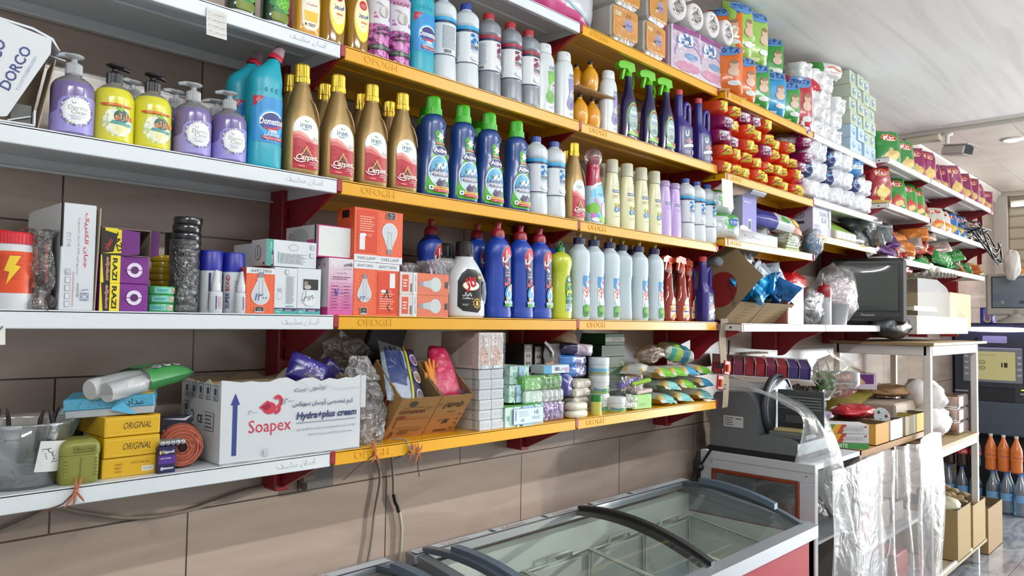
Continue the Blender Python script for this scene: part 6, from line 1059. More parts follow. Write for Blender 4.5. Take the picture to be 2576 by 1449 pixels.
carton('soap_box','leafy soap box lying on the shelf with blue framed small print','box',x1(1269),x1(1366),-.283,-.2,Z1,.058,'bcd6cc',lambda d,w,h:(eyl(d,w,h),d.rect(w*.18,h*.1,w*.96,h*.9,'4a64a0'),d.rect(w*.19,h*.12,w*.95,h*.88,'c3d6e0'),d.bars(w*.22,w*.26,h*.3,h*.8,'7a8cb0'),d.rect(w*.32,h*.5,w*.6,h*.52,'9ab03a'),d.text('HE',w*.78,h*.65,'3a5488',w=w*.12),d.lines(w*.32,w*.58,h*.56,h*.78,4,'8aa0b8',.3),d.text('ES',w*.42,h*.3,'2c3c5c',w=w*.06),d.lines(w*.66,w*.92,h*.3,h*.46,3,'7a94a8',.4)),eyl,lambda d,w,h:d.rect(0,0,w,h,'6cae54'),group='leafy soap boxes')
def soap_pack(label,px0,px1,y0,z,h,cols,n,fcol,grp):
 xa,xb=x1(px0,y0,z),x1(px1,y0,z);t=thing('soap_pack',label,'soap',((xa+xb)/2,y0+.03,Z1+z),0,grp);w=xb-xa;g=G();g.box(-w/2,-w*.03,-.028,.028,.0005,h,M(fcol,.3,coat=.3),.006);g.build('wrapped_end',t)
 for k in range(n):
  sw=w*.5/n;g=G();B=Body([(0,sw*.36,.024,2.6),(h*.15,sw*.49,.028,2.8),(h*.5,sw*.5,.029,2.6),(h*.85,sw*.49,.028,2.8),(h-.0008,sw*.36,.024,2.6)],3,18);B.add(g,M(cols,.35,coat=.2));o=g.build('soap_bar',t,(sw*(k+.5)+w*.0,0,0));d=Dec(B.surf,.004,e=.0006);d.rect(-sw*.16,h*.3,sw*.2,h*.45,'2c4a5c' if fcol!='b9d8c8' else '9ab0b4',rot=.2);d.build('print',o)
 g=G();g.box(-w/2-.001,w/2+.001,-.0305,.03,0,h+.0005,FILM,.006);g.build('film',t);return t
soap_pack('pack of bright green soap bars in clear film on top of the white ones',1318,1416,-.268,.098,.0445,'4aa038',4,'55ad3c','soap packs');soap_pack('pack of white soap bars in clear film between the green and lilac ones',1320,1420,-.27,.0585,.0385,'cfd6d4',4,'b9d8c8','soap packs');soap_pack('pack of lilac soap bars in clear film on the shelf',1318,1421,-.27,0,.0575,'8a68ac',4,'8a68ac','soap packs')
for k in range(2):g=G();B=Body([(0,.034,.017,3),(.004,.041,.023,3),(.012,.043,.025,3),(.02,.041,.023,3),(.024,.034,.017,3)],4,30);B.add(g,M('d6d3c2',.35,sss=.2));tag(g.build('soap_bar',None,(x1(1449,-.262,.02),-.262,Z1+k*.0245),(0,0,R(-3+k*4))),f'bare cream soap bar, {("lower", "upper")[k]} of the two at the shelf edge','soap','bare soap bars')
carton('soap_box','blue and white soap box with pink flower lying on the blue packs','box',x1(1368,-.235,.15),x1(1432,-.235,.15),-.235,-.18,Z1+.143,.026,'c3d0d8',lambda d,w,h:(d.rect(0,0,w*.3,h,'3f94c0'),d.bars(w*.42,w*.6,h*.3,h*.75,'3a3f5a'),d.ell(w*.9,h*.4,w*.06,h*.3,'c98aa8',12),d.text('دوبی',w*.72,h*.5,'8a6a9c',w=w*.2)))
for k,(a,b,z,y,c,l)in enumerate(((1415,1483,.155,-.2,'2f70b4','upper'),(1417,1483,.118,-.2,'2c64a8','middle'),(1418,1447,.06,-.235,'3c3c84','lower'))):
 xa,xb=x1(a,y,z),x1(b,y,z);t=thing('soap_pack',f'blue and violet foil soap pack, {l} of three behind the bare soaps','soap',((xa+xb)/2,y+.03,Z1+z),0,'foil soap packs');w=xb-xa;g=G();fn=pillow(w*1.1,.06,.046 if k<2 else.075,k+3,.12);pack(g,fn,w*1.1,.046 if k<2 else.075,lambda p,q,c=c:M(c,.25,coat=.4)if p<.5 else M(('5c5a94','8d8cb8','b9bcd0','3a3878')[int(p*37+q*23)%4],.22,coat=.4),20,10);g.build('wrapper',t,(0,0,.023 if k<2 else.038))
for k in range(4):
 xa,xb=x1(1443,-.245,.1),x1(1484,-.245,.1);t=thing('soap_pack',f'cream soap in clear printed film, {ORD[k]} from the shelf behind the bare soaps','soap',((xa+xb)/2+.003*k,-.215,Z1+.03*k),0,'cream soaps in film');w=xb-xa;g=G();g.box(-w/2,w/2,-.03,.03,.0005,.0288,M('cbc6b4',.4),.008);g.build('soap_bar',t);g=G();g.box(-w/2-.001,w/2+.001,-.032,.03,.0003,.0292,FILM,.007);g.build('film',t);d=Dec(flat((-w/2,-.0325,0),(1,0,0),(0,0,1)));d.text('Lux',w*.7,.015,'4a4c5c',w=w*.4,shear=.3);d.build('print',t)
fnp=pillow(.15,.05,.04,4,.1);t=thing('wipes_pack','dark violet and white pack with a pale spiral lying on the blue soaps','pack',(x1(1448,-.19,.21),-.19,Z1+.216),(0,R(4),R(-8)));g=G();pack(g,fnp,.15,.04,lambda a,b:M('2a2448',.3)if a<.42 else M('c3bcc8',.3),22,10);g.build('pack',t);d=Dec(lambda u,v,e:fnp(u,v,e+.0006),.01);[d.ring(.015,-.001,.006+.007*k,.004+.0045*k,.0022,'8f6a90',18)for k in range(3)];d.build('print',t)
for k,(a,b)in enumerate(((1318,1340),(1345,1366))):carton('hair_box',f'narrow black box with a pale dotted end, {("left", "right")[k]} of two at the back','box',x1(a,-.17,.2),x1(b,-.17,.2),-.17,-.06,Z1+.0,.235-.006*k,'151418',lambda d,w,h:(d.rect(w*.05,h*.45,w*.85,h*.98,'8f8a88',w*.3),[d.ell(w*(.32+.28*(q%2)),h*(.84-.1*(q//2)),w*.09,h*.022,'15140f',10)for q in range(8)],d.lines(w*.25,w*.7,h*.92,h*.95,1,'5a5654')))
carton('hair_colour_box','black box with a woman’s face on it and a torn white flap','box',x1(1367,-.18,.2),x1(1405,-.18,.2),-.185,-.09,Z1+.0,.235,'1b1714',lambda d,w,h:(d.rect(0,0,w,h,'221a16'),d.ell(w*.5,h*.75,w*.38,h*.17,'9a6c56',24,-.2),d.ell(w*.3,h*.86,w*.4,h*.12,'1a1210',20,.5),d.ell(w*.86,h*.72,w*.22,h*.24,'17110f',20),d.ell(w*.4,h*.77,w*.07,h*.013,'241814',10),d.ell(w*.62,h*.755,w*.06,h*.012,'241814',10),d.ell(w*.55,h*.665,w*.08,h*.014,'7c3a34',10),d.line([(w*.54,h*.76),(w*.58,h*.71),(w*.53,h*.705)],.0009,'6a4634')))
g=G();g.prism([(0,0),(.018,-.012),(.04,-.03),(.045,-.05),(.05,-.03),(.03,-.006),(.006,.008)],-.0006,.0006,M('b5b2ae',.6),'y');tag(g.build('torn_flap',None,(x1(1369,-.19,.23),-.19,Z1+.237)),'torn white paper flap hanging over the face box','paper')
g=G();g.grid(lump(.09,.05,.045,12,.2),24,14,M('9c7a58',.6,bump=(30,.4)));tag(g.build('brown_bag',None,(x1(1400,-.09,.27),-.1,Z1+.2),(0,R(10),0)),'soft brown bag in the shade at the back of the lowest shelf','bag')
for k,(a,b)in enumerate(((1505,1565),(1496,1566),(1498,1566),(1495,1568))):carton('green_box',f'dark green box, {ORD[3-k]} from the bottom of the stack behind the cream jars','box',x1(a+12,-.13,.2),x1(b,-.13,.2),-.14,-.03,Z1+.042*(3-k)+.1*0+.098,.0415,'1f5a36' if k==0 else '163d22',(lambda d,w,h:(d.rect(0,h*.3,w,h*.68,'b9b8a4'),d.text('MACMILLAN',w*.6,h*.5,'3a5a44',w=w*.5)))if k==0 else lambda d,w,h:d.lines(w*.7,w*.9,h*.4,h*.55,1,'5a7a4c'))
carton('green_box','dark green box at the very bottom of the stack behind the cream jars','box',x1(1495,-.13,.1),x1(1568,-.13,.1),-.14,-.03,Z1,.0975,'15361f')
def jar(name,label,px,y,z,r,h,body,dec,lidc,lidh,lidr=None):
 t=thing(name,label,'jar',(x1(px,y,z+.02),y,Z1+z));B=Body([(0,r*.95,r*.95),(.002,r,r),(h-lidh,r,r)],2,34);B.mesh(M(body,.35,coat=.2),'body',t);d=Dec(B.wrap,.004);dec(d,r,h);d.build('label',t);g=G();lr=lidr or r*1.02;g.lathe([(lr,h-lidh+.0005),(lr,h-.002),(lr*.97,h),(lr*.5,h-.0005)],M(lidc,.35),34);g.build('lid',t);return t
ap=lambda d,r,h:(d.rect(-.06,h*.02,.06,h*.16,'7fae54'),d.ell(.0,h*.2,.03,h*.1,'4f8f3c',20),d.poly([(-.05,h*.36),(-.02,h*.24),(.02,h*.16),(-.05,h*.16)],'5f8fb0'),d.text('AIYANA',.012,h*.42,'20242a',w=.026,h=.0062,bold=.02),d.ell(.014,h*.14,.008,h*.1,'2c4a24',16),d.ell(.016,h*.15,.004,h*.06,'d8b83a',12))
jar('cream_jar','wide white cream jar with avocado print standing at the front',1548,-.242,0,.0365,.0505,'c9d0d0',ap,'ccd2d2',.02);jar('cream_jar','white cream jar with blue landscape, on top of the jar stack',1506,-.2,.124,.036,.062,'c3d2d8',lambda d,r,h:(d.rect(-.07,h*.12,.07,h*.4,'6aa8cc'),d.rect(-.07,h*.08,.07,h*.2,'9a9c5a'),d.text('Nivz',.018,h*.32,'2c4a94',w=.02,shear=.3)),'c9d4d8',.024);jar('cream_jar','white cream jar with dark lettering, in the middle of the jar stack',1506,-.2,.062,.036,.0615,'c9d0d0',ap,'ccd2d2',.022);jar('cream_jar','white cream jar at the bottom of the jar stack behind the yellow one',1506,-.2,0,.036,.0615,'c9d0d0',ap,'ccd2d2',.022)
jar('hair_oil_jar','pale yellow jar with green lid at the shelf edge',1500,-.262,0,.0185,.0655,'c8c665',lambda d,r,h:(d.ell(.014,h*.4,.011,h*.3,'1f6a34',18),d.text('KLEN',.014,h*.42,'e4ecd4',w=.012,rot=PI/2),d.ring(.012,h*.4,.0125,h*.32,.0012,'e0e4c8',18)),'1b7a34',.021)
t=thing('brush_pack','clear bag holding a dark brush and a violet and green pack','pack',(x1(1580,-.23,.1),-.22,Z1+.03),(0,R(-2),R(-10)));g=G();g.box(-.06,.04,-.02,.03,.002,.035,M('1c1a20',.6),.006);g.build('brush',t);g=G();g.grid(lambda a,b:(lambda q:(q[0],q[1],q[2]+.05))(pillow(.17,.07,.11,3,.14)((a-.5)*.17,(b-.5)*.11)),18,14,FILM);g.build('film',t);g=G();g.box(-.05,.05,-.035,-.005,.055,.075,M('5a4a8c',.35),.006,Matrix.Rotation(R(-10),4,'Y'));g.build('violet_pack',t);g=G();g.box(-.0,.1,-.045,-.015,.052,.066,M('8ab83a',.35),.006,Matrix.Rotation(R(-6),4,'Y'));g.build('green_pack',t)
carton('green_box','pale green open box at the front of the wet wipes','box',x1(1596,-.27,.03),x1(1637,-.27,.03),-.27,-.2,Z1+.002,.05,'8fc070',lambda d,w,h:(d.rect(w*.1,0,w,h*.9,'93c674'),d.text('KLEN',w*.5,h*.3,'6a8a4c',w=w*.3)),rot=R(-6));g=G();g.grid(lambda a,b:(.075*a-.03,-.002*b+.006*nz(a*4,b*4,1),.052*b*(1-.3*a)+.006*nz(a*7,b*7,5)),10,10,film('ffffff',.55,.5,.2,(60,1.)));tag(g.build('torn_wrapper',None,(x1(1588,-.282,.03),-.278,Z1+.012)),'torn clear wrapper hanging in front of the pale green box','wrapper');g=G();g.box(-.05,.05,-.03,.03,0,.014,M('b9a6a4',.6),.004);tag(g.build('pink_pad',None,(x1(1612,-.25,.08),-.24,Z1+.054),(0,R(-3),0)),'flat pinkish pack lying on the pale green box','pack')
WC={'g':'6fb43a','b':'3f9ac4','t':'7ac0c0','w':'d0d4d0'}
def wipes(label,loc,rot,c1,c2,w=.085,h=.045,dp=.15,seed=1):
 t=thing('wet_wipes',label,'wet wipes',loc,rot,'wet wipes on the lowest shelf');fn=pillow(w,h,dp,seed,.09,2.4);rt=Matrix.Translation((0,0,h*.45))@Matrix.Rotation(-PI/2,4,'X');g=G()
 def mt(a,b):return M(c1,.25,coat=.3)if b>.8 and abs(a-.62)<.3 else M('c9ad6a' if c2=='w' else c2,.3)if b>.86 else M('c6ccc6',.3,coat=.2)
 g.grid(lambda a,b:fn((a-.5)*w,(.5-b)*dp),12,18,mt,flip=True);g.grid(lambda a,b:fn((a-.5)*w,(.5-b)*dp,0,1),12,18,lambda a,b:M('b08f4a' if seed%2 else '6c7a5a',.3)if b>.7 else M('bfc6bc',.3));g.v=[tuple(rt@Vector(v))for v in g.v];g.build('pack',t)
 g=G();rr=random.Random(seed);g.grid(lambda a,b:((a-.5)*w*.96,-dp/2-.012*b+.004*nz(a*5,b*2,seed),h*.45+.004*nz(a*6,seed,2)-.01*b),12,3,lambda a,b:M(c1,.25)if abs(a-.62)<.3 else M('c6ccc6',.3));g.build('crimped_end',t)
 d=Dec(lambda u,v,e:tuple(rt@Vector(fn(u,-v,e+.0007))),.01,.015);d.text('ultra',.008,-dp*.38,'1f4a2c',w=.03,shear=.2);d.ell(-.02,-.02,.009,.009,'a8345c',14);d.ell(-.02,-.045,.008,.008,'a8345c',14);d.ell(-.02,-.045,.005,.005,'d8c9d0',12);d.build('print',t);return t
spec=[(0,.0,((1658,'t','w'),(1700,'t','w'),(1752,'t','w'))),(1,.048,((1672,'t','w'),(1712,'g','w'),(1757,'b','w'))),(2,.097,((1662,'g','w'),(1692,'g','w'),(1722,'b','w'),(1757,'g','w')))]
for r_,z,row_ in spec:
 for k,(px,c1,c2)in enumerate(row_):wipes(f'wet wipes pack end on, {("bottom", "middle", "third")[r_]} row, {ORD[k]} from the left',(x1(px,-.22,z+.02),-.195+.006*r_,Z1+z+.001),(0,R(4),R(-14)),WC[c1],c2,seed=r_*5+k+1)
t=wipes('white wet wipes pack turned to show its dark lettering',(x1(1622,-.19,.12),-.15,Z1+.105),(R(0),0,R(-70)),'c9ccc8','w',.09,.05,.15,31)
d=Dec(lambda u,v,e:(-.06+u*.4-.0,-.05-e+u*.9*0,.0+v));d.build('blank',None)if False else None
fnp=pillow(.15,.07,.075,11,.16);t=thing('wet_wipes','teal wet wipes pack lying across the top of the stack','wet wipes',(x1(1715,-.2,.19),-.17,Z1+.19),(R(-70),R(12),R(-20)));g=G();pack(g,fnp,.15,.075,lambda a,b:M(('2f8a80','3f9a8c','9ab84a','2c6a8c')[int(abs(a*5+b*3))%4],.25,coat=.3)if.2<a<.8 else M('b9c0b8',.3),22,14);g.build('pack',t)
g=G();g.grid(lump(.075,.05,.035,15,.35,2.2),30,18,film('efe6dc',.45,.4,.2,(30,.8),'d8c4b0'));tag(g.build('clear_bag',None,(x1(1640,-.15,.19),-.14,Z1+.152)),'knotted clear bag with a plastic ring lying on the wet wipes','bag');g=G();g.tube([(.02*math.cos(k*PI/9),0,.02*math.sin(k*PI/9))for k in range(18)],.0013,M('c9bfb4',.4),6,closed=True);tag(g.build('plastic_ring',None,(x1(1645,-.2,.18),-.205,Z1+.178),(R(20),0,0)),'thin clear plastic ring hanging from the knotted bag','ring')
# paper goods and packs of the rack beyond the slicer
def soft(w,h,dp,mat,seed,name,group,cat,wr=.1,nu=14,nv=12,back=None,prints=None,p=3.4):
 """a soft pack standing on its base, one of a kind; returns its Kind"""
 t=proto(name,cat,group);fn=pillow(w,dp,h,seed,wr,3.2,p);g=G();pack(g,fn,w,h,mat,nu,nv,back);g.v=[(a,b,c+h/2)for a,b,c in g.v];g.build('wrapper',t)
 if prints:d=Dec(lambda u,v,e:(lambda q:(q[0],q[1],q[2]+h/2))(fn(u,v,e+.0012)),max(.012,w/12),max(.02,h/10));prints(d,w,h);d.build('print',t)
 return Kind(t)
def block(w,h,dp,mat,name,group,cat,prints=None,bev=.012,side=None,wrap=True,lobes=0):
 t=proto(name,cat,group);g=G();g.box(-w/2,w/2,-dp/2,dp/2,0,h,mat,bev);g.build('pack',t)
 d=Dec(flat((0,-dp/2,h/2),(1,0,0),(0,0,1)),e=.0008)
 if prints:prints(d,w,h)
 if prints:d.build('front_print',t)
 if side:d=Dec(flat((-w/2,0,h/2),(0,-1,0),(0,0,1)),e=.0008);side(d,dp,h);d.build('side_print',t)
 if wrap:g=G();e=.0015;g.box(-w/2-e,w/2+e,-dp/2-.003,dp/2+e,-.0,h+e,FILM,bev);g.build('film',t)
 return Kind(t)
Z5,M5=ZL[5],2.536
xa,xb=sx(1352,-.27,Z5+.1),sx(1517,-.27,Z5+.05);t=thing('nappy_bag','large grey and magenta nappy bag on the top shelf','bag',((xa+xb)/2,-.2,Z5));w=xb-xa;fn=pillow(w,.14,.24,3,.05);g=G();pack(g,fn,w,.24,lambda a,b:M('b3276f',.3,coat=.3)if b<.3-.16*a or b>.86 else M('bcbfc6',.3,coat=.3),30,24);g.v=[(a,b,c+.12)for a,b,c in g.v];g.build('bag',t);d=Dec(lambda u,v,e:(lambda q:(q[0],q[1],q[2]+.12))(fn(u,v,e+.001)),.02,.02);d.line([(-w*.44,-.035),(-w*.1,-.05),(w*.2,-.075),(w*.45,-.09)],.008,'7fa6b4');d.ell(w*.1,.04,w*.2,.05,'d6bfb6');d.ell(w*.02,.0,w*.2,.03,'d9d9dd');d.poly([(-w*.4,-.02),(-w*.1,-.04),(-w*.12,.03),(-w*.4,.05)],'b03a7c');d.build('print',t)
def rolls(d,w,h):d.rect(-w*.49,-h*.42,w*.49,h*.42,'d08a1c',.01);dots(d,0,0,0,w*.45,40,('e4b04a',),.003,3);d.ell(w*.12,0,w*.17,h*.17,'9a8fb4',20);d.text('66m',w*.12,0,'3a2f5c',w=w*.22,bold=.02);d.rect(-w*.42,h*.16,-w*.2,h*.3,'e6d9b0',.003);d.text('77',-w*.31,h*.23,'8a5a1c',w=w*.16);d.rect(-w*.1,-h*.12,-w*.02,-h*.05,'3a2f5c');d.text('نرم',w*.1,h*.24,'6a3a14',w=w*.18)
k=block(.135,.125,.13,M('c9c4bb',.5),'toilet_roll_pack','orange toilet roll packs','toilet rolls',rolls,.014)
for i,(px,r_)in enumerate(((1543,0),(1543,1),(1617,0),(1617,1),(1668,1))):k.put((sx(px,-.245,Z5+.06)+(.012 if r_ else 0),-.235 if i<4 else-.1,Z5+.128*r_),f'orange dotted toilet roll pack, {("lower left", "upper left", "lower right", "upper right", "rearmost upper")[i]} of the block on the top shelf',R(-4+3*i))
def tanu(d,w,h):d.rect(-w*.46,-h*.46,w*.44,h*.46,'cfc0d2',.01);[d.ring(w*.05,-h*.05+h*.1*k_,w*(.4-.03*k_),h*.2,.009,('9a7cb0','d08ab0','8a94c4','d8a0c0')[k_],18,10,200)for k_ in range(4)];d.ell(-w*.02,h*.2,w*.28,h*.12,'2f6aa8',20);d.text('تنو',-w*.02,h*.23,'e8ecf2',w=w*.5,bold=.06);d.rect(-w*.4,h*.36,w*.4,h*.46,'8a3a7c',.004);d.ell(w*.05,-h*.3,w*.38,h*.1,'d58fae',20);d.ell(w*.15,-h*.08,w*.2,h*.06,'6a9ccc',18)
k=block(.2,.2,.15,M('c9bccb',.4),'tissue_pack','pink and white tissue packs','tissue',tanu,.02,lambda d,w,h:(d.rect(-w*.45,-h*.46,w*.45,h*.46,'d2a0bc',.01),d.ell(0,h*.1,w*.3,h*.2,'c3749c'),d.text('تنو',0,-h*.25,'e8dce6',w=w*.5,bold=.05)))
k.put((sx(1774,-.25,Z5+.1)-.0,-.2,Z5),'pink and white wrapped tissue pack at the right end of the top yellow shelf',R(-3));k.put((sx(1694,-.2,Z5+.1),-.19,Z5),'pink and white wrapped tissue pack left of the one at the shelf end',R(-8))
t=proto('paper_roll','roll','paper rolls on the pink packs');g=G();rt=Matrix.Rotation(PI/2,4,'X');g.lathe([(.02,-.075),(.05,-.075),(.054,-.07),(.054,.07),(.05,.075),(.02,.075),(.02,-.075)],M('cfccca',.7),26,False,xf=Matrix.Translation((0,0,.054))@rt);g.build('roll',t);d=Dec(lambda u,v,e:tuple(Matrix.Translation((0,0,.054))@rt@Vector((u,v,.0752+e))));dots(d,0,0,.018,.034,16,('4a4644','8a8684'),.004,5);d.build('print',t);k=Kind(t)
for i,(px,z,y)in enumerate(((1668,.2,-.2),(1712,.2,-.2),(1753,.2,-.21),(1790,.2,-.215),(1690,.305,-.2))):k.put((sx(px,y,Z5+z),y,Z5+z+.0015),f'white printed paper roll on the pink packs, {("first", "second", "third", "fourth", "upper")[i]} from the left',R(-10+4*i))
def my(px,z,y=-.3):return sx(px,y,z)
def molfix(c,c2,big):
 def f(d,w,h):
  d.ell(0,h*.36,w*.4,h*.12,'5a8ac0',20);d.text('molfix',0,h*.38,'1f3a7c',w=w*.72,bold=.03);d.ell(w*.2,h*.06,w*.13,h*.085,'c9a48c',18);d.ell(w*.18,-h*.08,w*.16,h*.09,'cdb09c',18);d.ell(w*.2,h*.115,w*.11,h*.04,'8a6a50',16);d.text(big,-w*.28,-h*.12,'e8ece4',w=w*.22,bold=.03);d.ell(w*.2,-h*.3,w*.18,h*.05,'cfd3d0',18);d.rect(-w*.4,-h*.46,w*.1,-h*.4,c2)
 return f
mo={c:soft(.155,h,.1,M(c,.3,coat=.3),s_,'nappy_pack','nappy packs on the top shelf','nappies',.05,14,14,None,molfix(c,c2,bg))for c,c2,bg,h,s_ in(('8fb550','c9d8a0','2',.245,3),('2f8a34','a8d090','3',.21,5),('d0661a','e0b08a','4',.21,7),('1f8abf','c3d8e4','5',.215,9),('b01f32','d8c45a','2',.28,11))}
for c,px,z,y,l,r_ in(('d0661a',1822,0,-.27,'orange nappy pack at the left end of the lower row, baby print',-50),('d0661a',1858,0,-.255,'orange nappy pack second in the lower row',-30),('d0661a',1826,.215,-.22,'orange nappy pack in the upper row, seen edge on',-60),('8fb550',1852,.205,-.25,'pale green nappy pack in the upper row, left of the pair',-22),('8fb550',1891,.205,-.255,'pale green nappy pack in the upper row, right of the pair',-22),('2f8a34',1893,0,-.26,'dark green nappy pack below the pale green pair',-36),('2f8a34',1930,.21,-.2,'dark green nappy pack behind, above the blue pack',-40),('1f8abf',1935,0,-.265,'sky blue nappy pack with white heart drawing',-34),('2f8a34',1972,0,-.26,'dark green nappy pack between the blue and the red packs',-36),('b01f32',2003,0,-.25,'tall red nappy bag beside the white paper packs',-34)):
 mo[c].put((my(px,M5+z+.1,y),y,M5+z),l,R(r_))
t=thing('nappy_pack','red nappy bag lying over the standing red one','nappies',(my(2000,M5+.3,-.2)-.04,-.2,M5+.27),(R(-60),0,R(-30)));fnq=pillow(.26,.1,.16,4,.08);g=G();pack(g,fnq,.26,.16,lambda a,b:M('c9bfc0',.3)if abs(b-.35)<.08 else M('b01f32',.3,coat=.3),20,12);g.build('wrapper',t);d=Dec(lambda u,v,e:fnq(u,v,e+.001),.02,.02);d.text('Pool',-.03,.03,'e4d8d8',w=.09,bold=.03);d.build('print',t)
WM=M('d3d3d3',.45,coat=.15,bump=(40,.7))
wp=soft(.125,.088,.12,WM,4,'paper_pack','crinkled white paper packs','paper',.16,16,12,None,lambda d,w,h:(d.text('۲۵',w*.1,-h*.05,'4a4c54',w=w*.14),d.lines(-w*.1,w*.12,h*.08,h*.16,1,'8a8c94')),9)
n=0
for r_ in range(4):
 for c in range(4):
  if r_==3 and c==3:continue
  n+=1;y=-.24;wp.put((2.70+.13*c+.02*math.sin(r_*2.1+c),y+.012*math.sin(c*3+r_),M5+.0015+.088*r_),f'crinkled white paper pack, {("bottom", "second", "third", "top")[r_]} layer, {ORD[c]} from the left',(0,R(4*math.sin(n*2.3)),R(-14+6*math.sin(n*1.7))))
k=soft(.2,.075,.12,lambda a,b:M('3f8a3c',.4)if a<.16 else M('cfcdca',.4,coat=.2),8,'paper_pack',None,'paper',.08,16,10,None,lambda d,w,h:(d.line([(-w*.2,0),(0,h*.1),(w*.3,-h*.1)],.008,'c8603a'),d.lines(-w*.1,w*.3,-h*.3,-h*.2,1,'b5525c')));k.put((3.02,-.25,M5+.356),'white pack with green corner and red swoosh on top of the paper packs',R(-20))
cug=block(.098,.0735,.1,M('b9c4b0',.5),'tissue_cube','striped tissue cubes','tissue box',lambda d,w,h:([d.line([(-w*.5+w*.16*q,-h*.5),(-w*.5+w*.16*q+w*.3,h*.5)]if q<5 else[(-w*.5,h*(.0)),(-w*.3,h*.5)],.0022,'8f9a7a')for q in range(5)],d.ell(0,0,w*.2,h*.24,'6f94c0',18),d.poly([(-w*.18,-h*.1),(0,h*.05),(w*.2,h*.02),(w*.1,h*.2),(-w*.06,h*.12)],'dfe6ea')),.002,None,False)
cb=block(.098,.0735,.1,M('a9c0d2',.5),'tissue_cube','pale blue tissue cubes','tissue box',lambda d,w,h:(d.ell(0,0,w*.2,h*.24,'5f86b8',18),d.poly([(-w*.18,-h*.1),(0,h*.05),(w*.2,h*.02),(w*.1,h*.2),(-w*.06,h*.12)],'dfe6ea')),.002,None,False)
for c in range(4):
 for r_ in range(6 if c<3 else 5):
  blue=r_==0 or(r_==1 and c<2);(cb if blue else cug).put((3.275+.1*c,-.262+.006*math.sin(c*2+r_*3),M5+.0745*r_+.0005),f'{"pale blue" if blue else "green striped"} tissue cube, {ORD[c]} column, {ORD[r_]} layer',R(2*math.sin(r_*1.7+c)))
def padk(c,lab,s_):
 return soft(.092,.062,.15,M(c,.25,coat=.4),s_,'pad_pack','sanitary pad packs','pad pack',.14,12,10,None,lambda d,w,h:(d.rect(-w*.26,-h*.34,w*.24,h*.26,lab,.004),d.lines(-w*.2,w*.2,-h*.26,h*.0,4,'8a8a5a' if lab=='cfc23a' else '7c7c8c',.4),d.rect(-w*.24,h*.05,w*.22,h*.22,'e2d24a' if lab=='cfc23a' else 'e0dfe4',.003)))
po=[padk('d0401a','cfc23a',s_)for s_ in(3,6)];pm=[padk('8f1658','c9c6d0',9)];ZM4=2.197;n=0
for r_ in range(5):
 cols=9 if r_<4 else 5
 for c in range(cols):
  n+=1;mg=(r_==4 and c in(2,3))or(r_==3 and c in(0,))or(r_==2 and c in(0,1,4))or(r_ in(1,2)and c==8);kd=pm[0]if mg else po[n%2]
  if r_==3 and c>6:continue
  kd.put((1.845+.0965*c+.012*math.sin(r_*2.7),-.245+.012*math.sin(n*2.9)+.012*r_*0,ZM4+.0605*r_+.001),f'{"magenta" if mg else "orange"} sanitary pad pack, {ORD[c] if c < 8 else "ninth"} in the {("bottom", "second", "third", "fourth", "top")[r_]} layer',(R(6*math.sin(n)),R(5*math.sin(n*2.3)),R(-20+9*math.sin(n*1.9))))
wz=soft(.135,.1,.16,M('cfd0d4',.42,coat=.15,bump=(36,.6)),5,'pad_pack','white pad packs on the white board','pad pack',.12,14,12,None,lambda d,w,h:d.text('۸',w*.02,-h*.05,'3a3c4a',w=w*.08),8);wn=soft(.135,.1,.16,lambda a,b:M('1c2c62',.3,coat=.4)if a<.42 else M('bfc4cc',.3,coat=.4),7,'pad_pack','white pad packs on the white board','pad pack',.12,14,12,None,lambda d,w,h:d.rect(-w*.5,h*.0,-w*.1,h*.08,'4f94c0'),8);wb=soft(.15,.1,.16,lambda a,b:M('2a7cb8',.3,coat=.4)if b>.55 or b<.3 else M('b9c3cc',.3),11,'pad_pack','white pad packs on the white board','pad pack',.12)
n=0
for r_ in range(3):
 for c in range(6 if r_<2 else 5):
  n+=1;kd=wb if(r_,c)==(2,4)else wn if(r_,c)in((1,2),(1,4),(2,2),(1,0))else wz
  kd.put((2.74+.148*c+.02*math.sin(n*3),-.24+.012*math.sin(n),2.212+.098*r_),f'{"blue and white" if kd is wb else "navy and white" if kd is wn else "plain white"} pad pack, {ORD[c]} in the {("bottom", "middle", "top")[r_]} layer of the white board',(0,R(4*math.sin(n*2.1)),R(-24+8*math.sin(n*1.3))))
pm[0].put((2.66,-.26,2.44),'magenta pad pack beside the white packs in the upper layer',R(-30));pm[0].put((2.69,-.25,2.37),'magenta pad pack beside the white packs in the middle layer',R(-24));pm[0].put((2.665,-.25,2.5),'magenta pad pack topmost beside the clear bag',R(-30))
t=thing('clear_bag','puffy clear bag hanging over the orange pad packs under the diaper shelf','bag',(2.63,-.22,2.44),(0,0,R(-20)));g=G();g.grid(lump(.1,.06,.042,4,.2),24,14,film('f2efee',.3,.5,.15,(30,.8),'d0c8c8'));g.build('bag',t)
ZA=1.928;ya=lambda px,z=.05,y=-.27:sx(px,y,ZA+z)
k=soft(.2,.12,.12,lambda a,b:M('3f9a3a',.35,coat=.3)if(a-.55)**2*2+(b-.6)**2<.06 or b>.82 else M('b9c3c4',.35,coat=.3,bump=(22,.5)),3,'cotton_bag','white and green cotton bags','bag',.12,22,16,None,lambda d,w,h:(d.rect(w*.0,h*.02,w*.3,h*.26,'2a5aa0',.01),d.text('elegant',w*.15,h*.14,'e4ecf2',w=w*.24)))
k.put((ya(1826),-.235,ZA),'white and green cotton bag lying at the left end, lower of two',R(-14));k.put((ya(1836,.16)-.02,-.2,ZA+.105),'white and green cotton bag with blue badge, upper of two',R(-14))
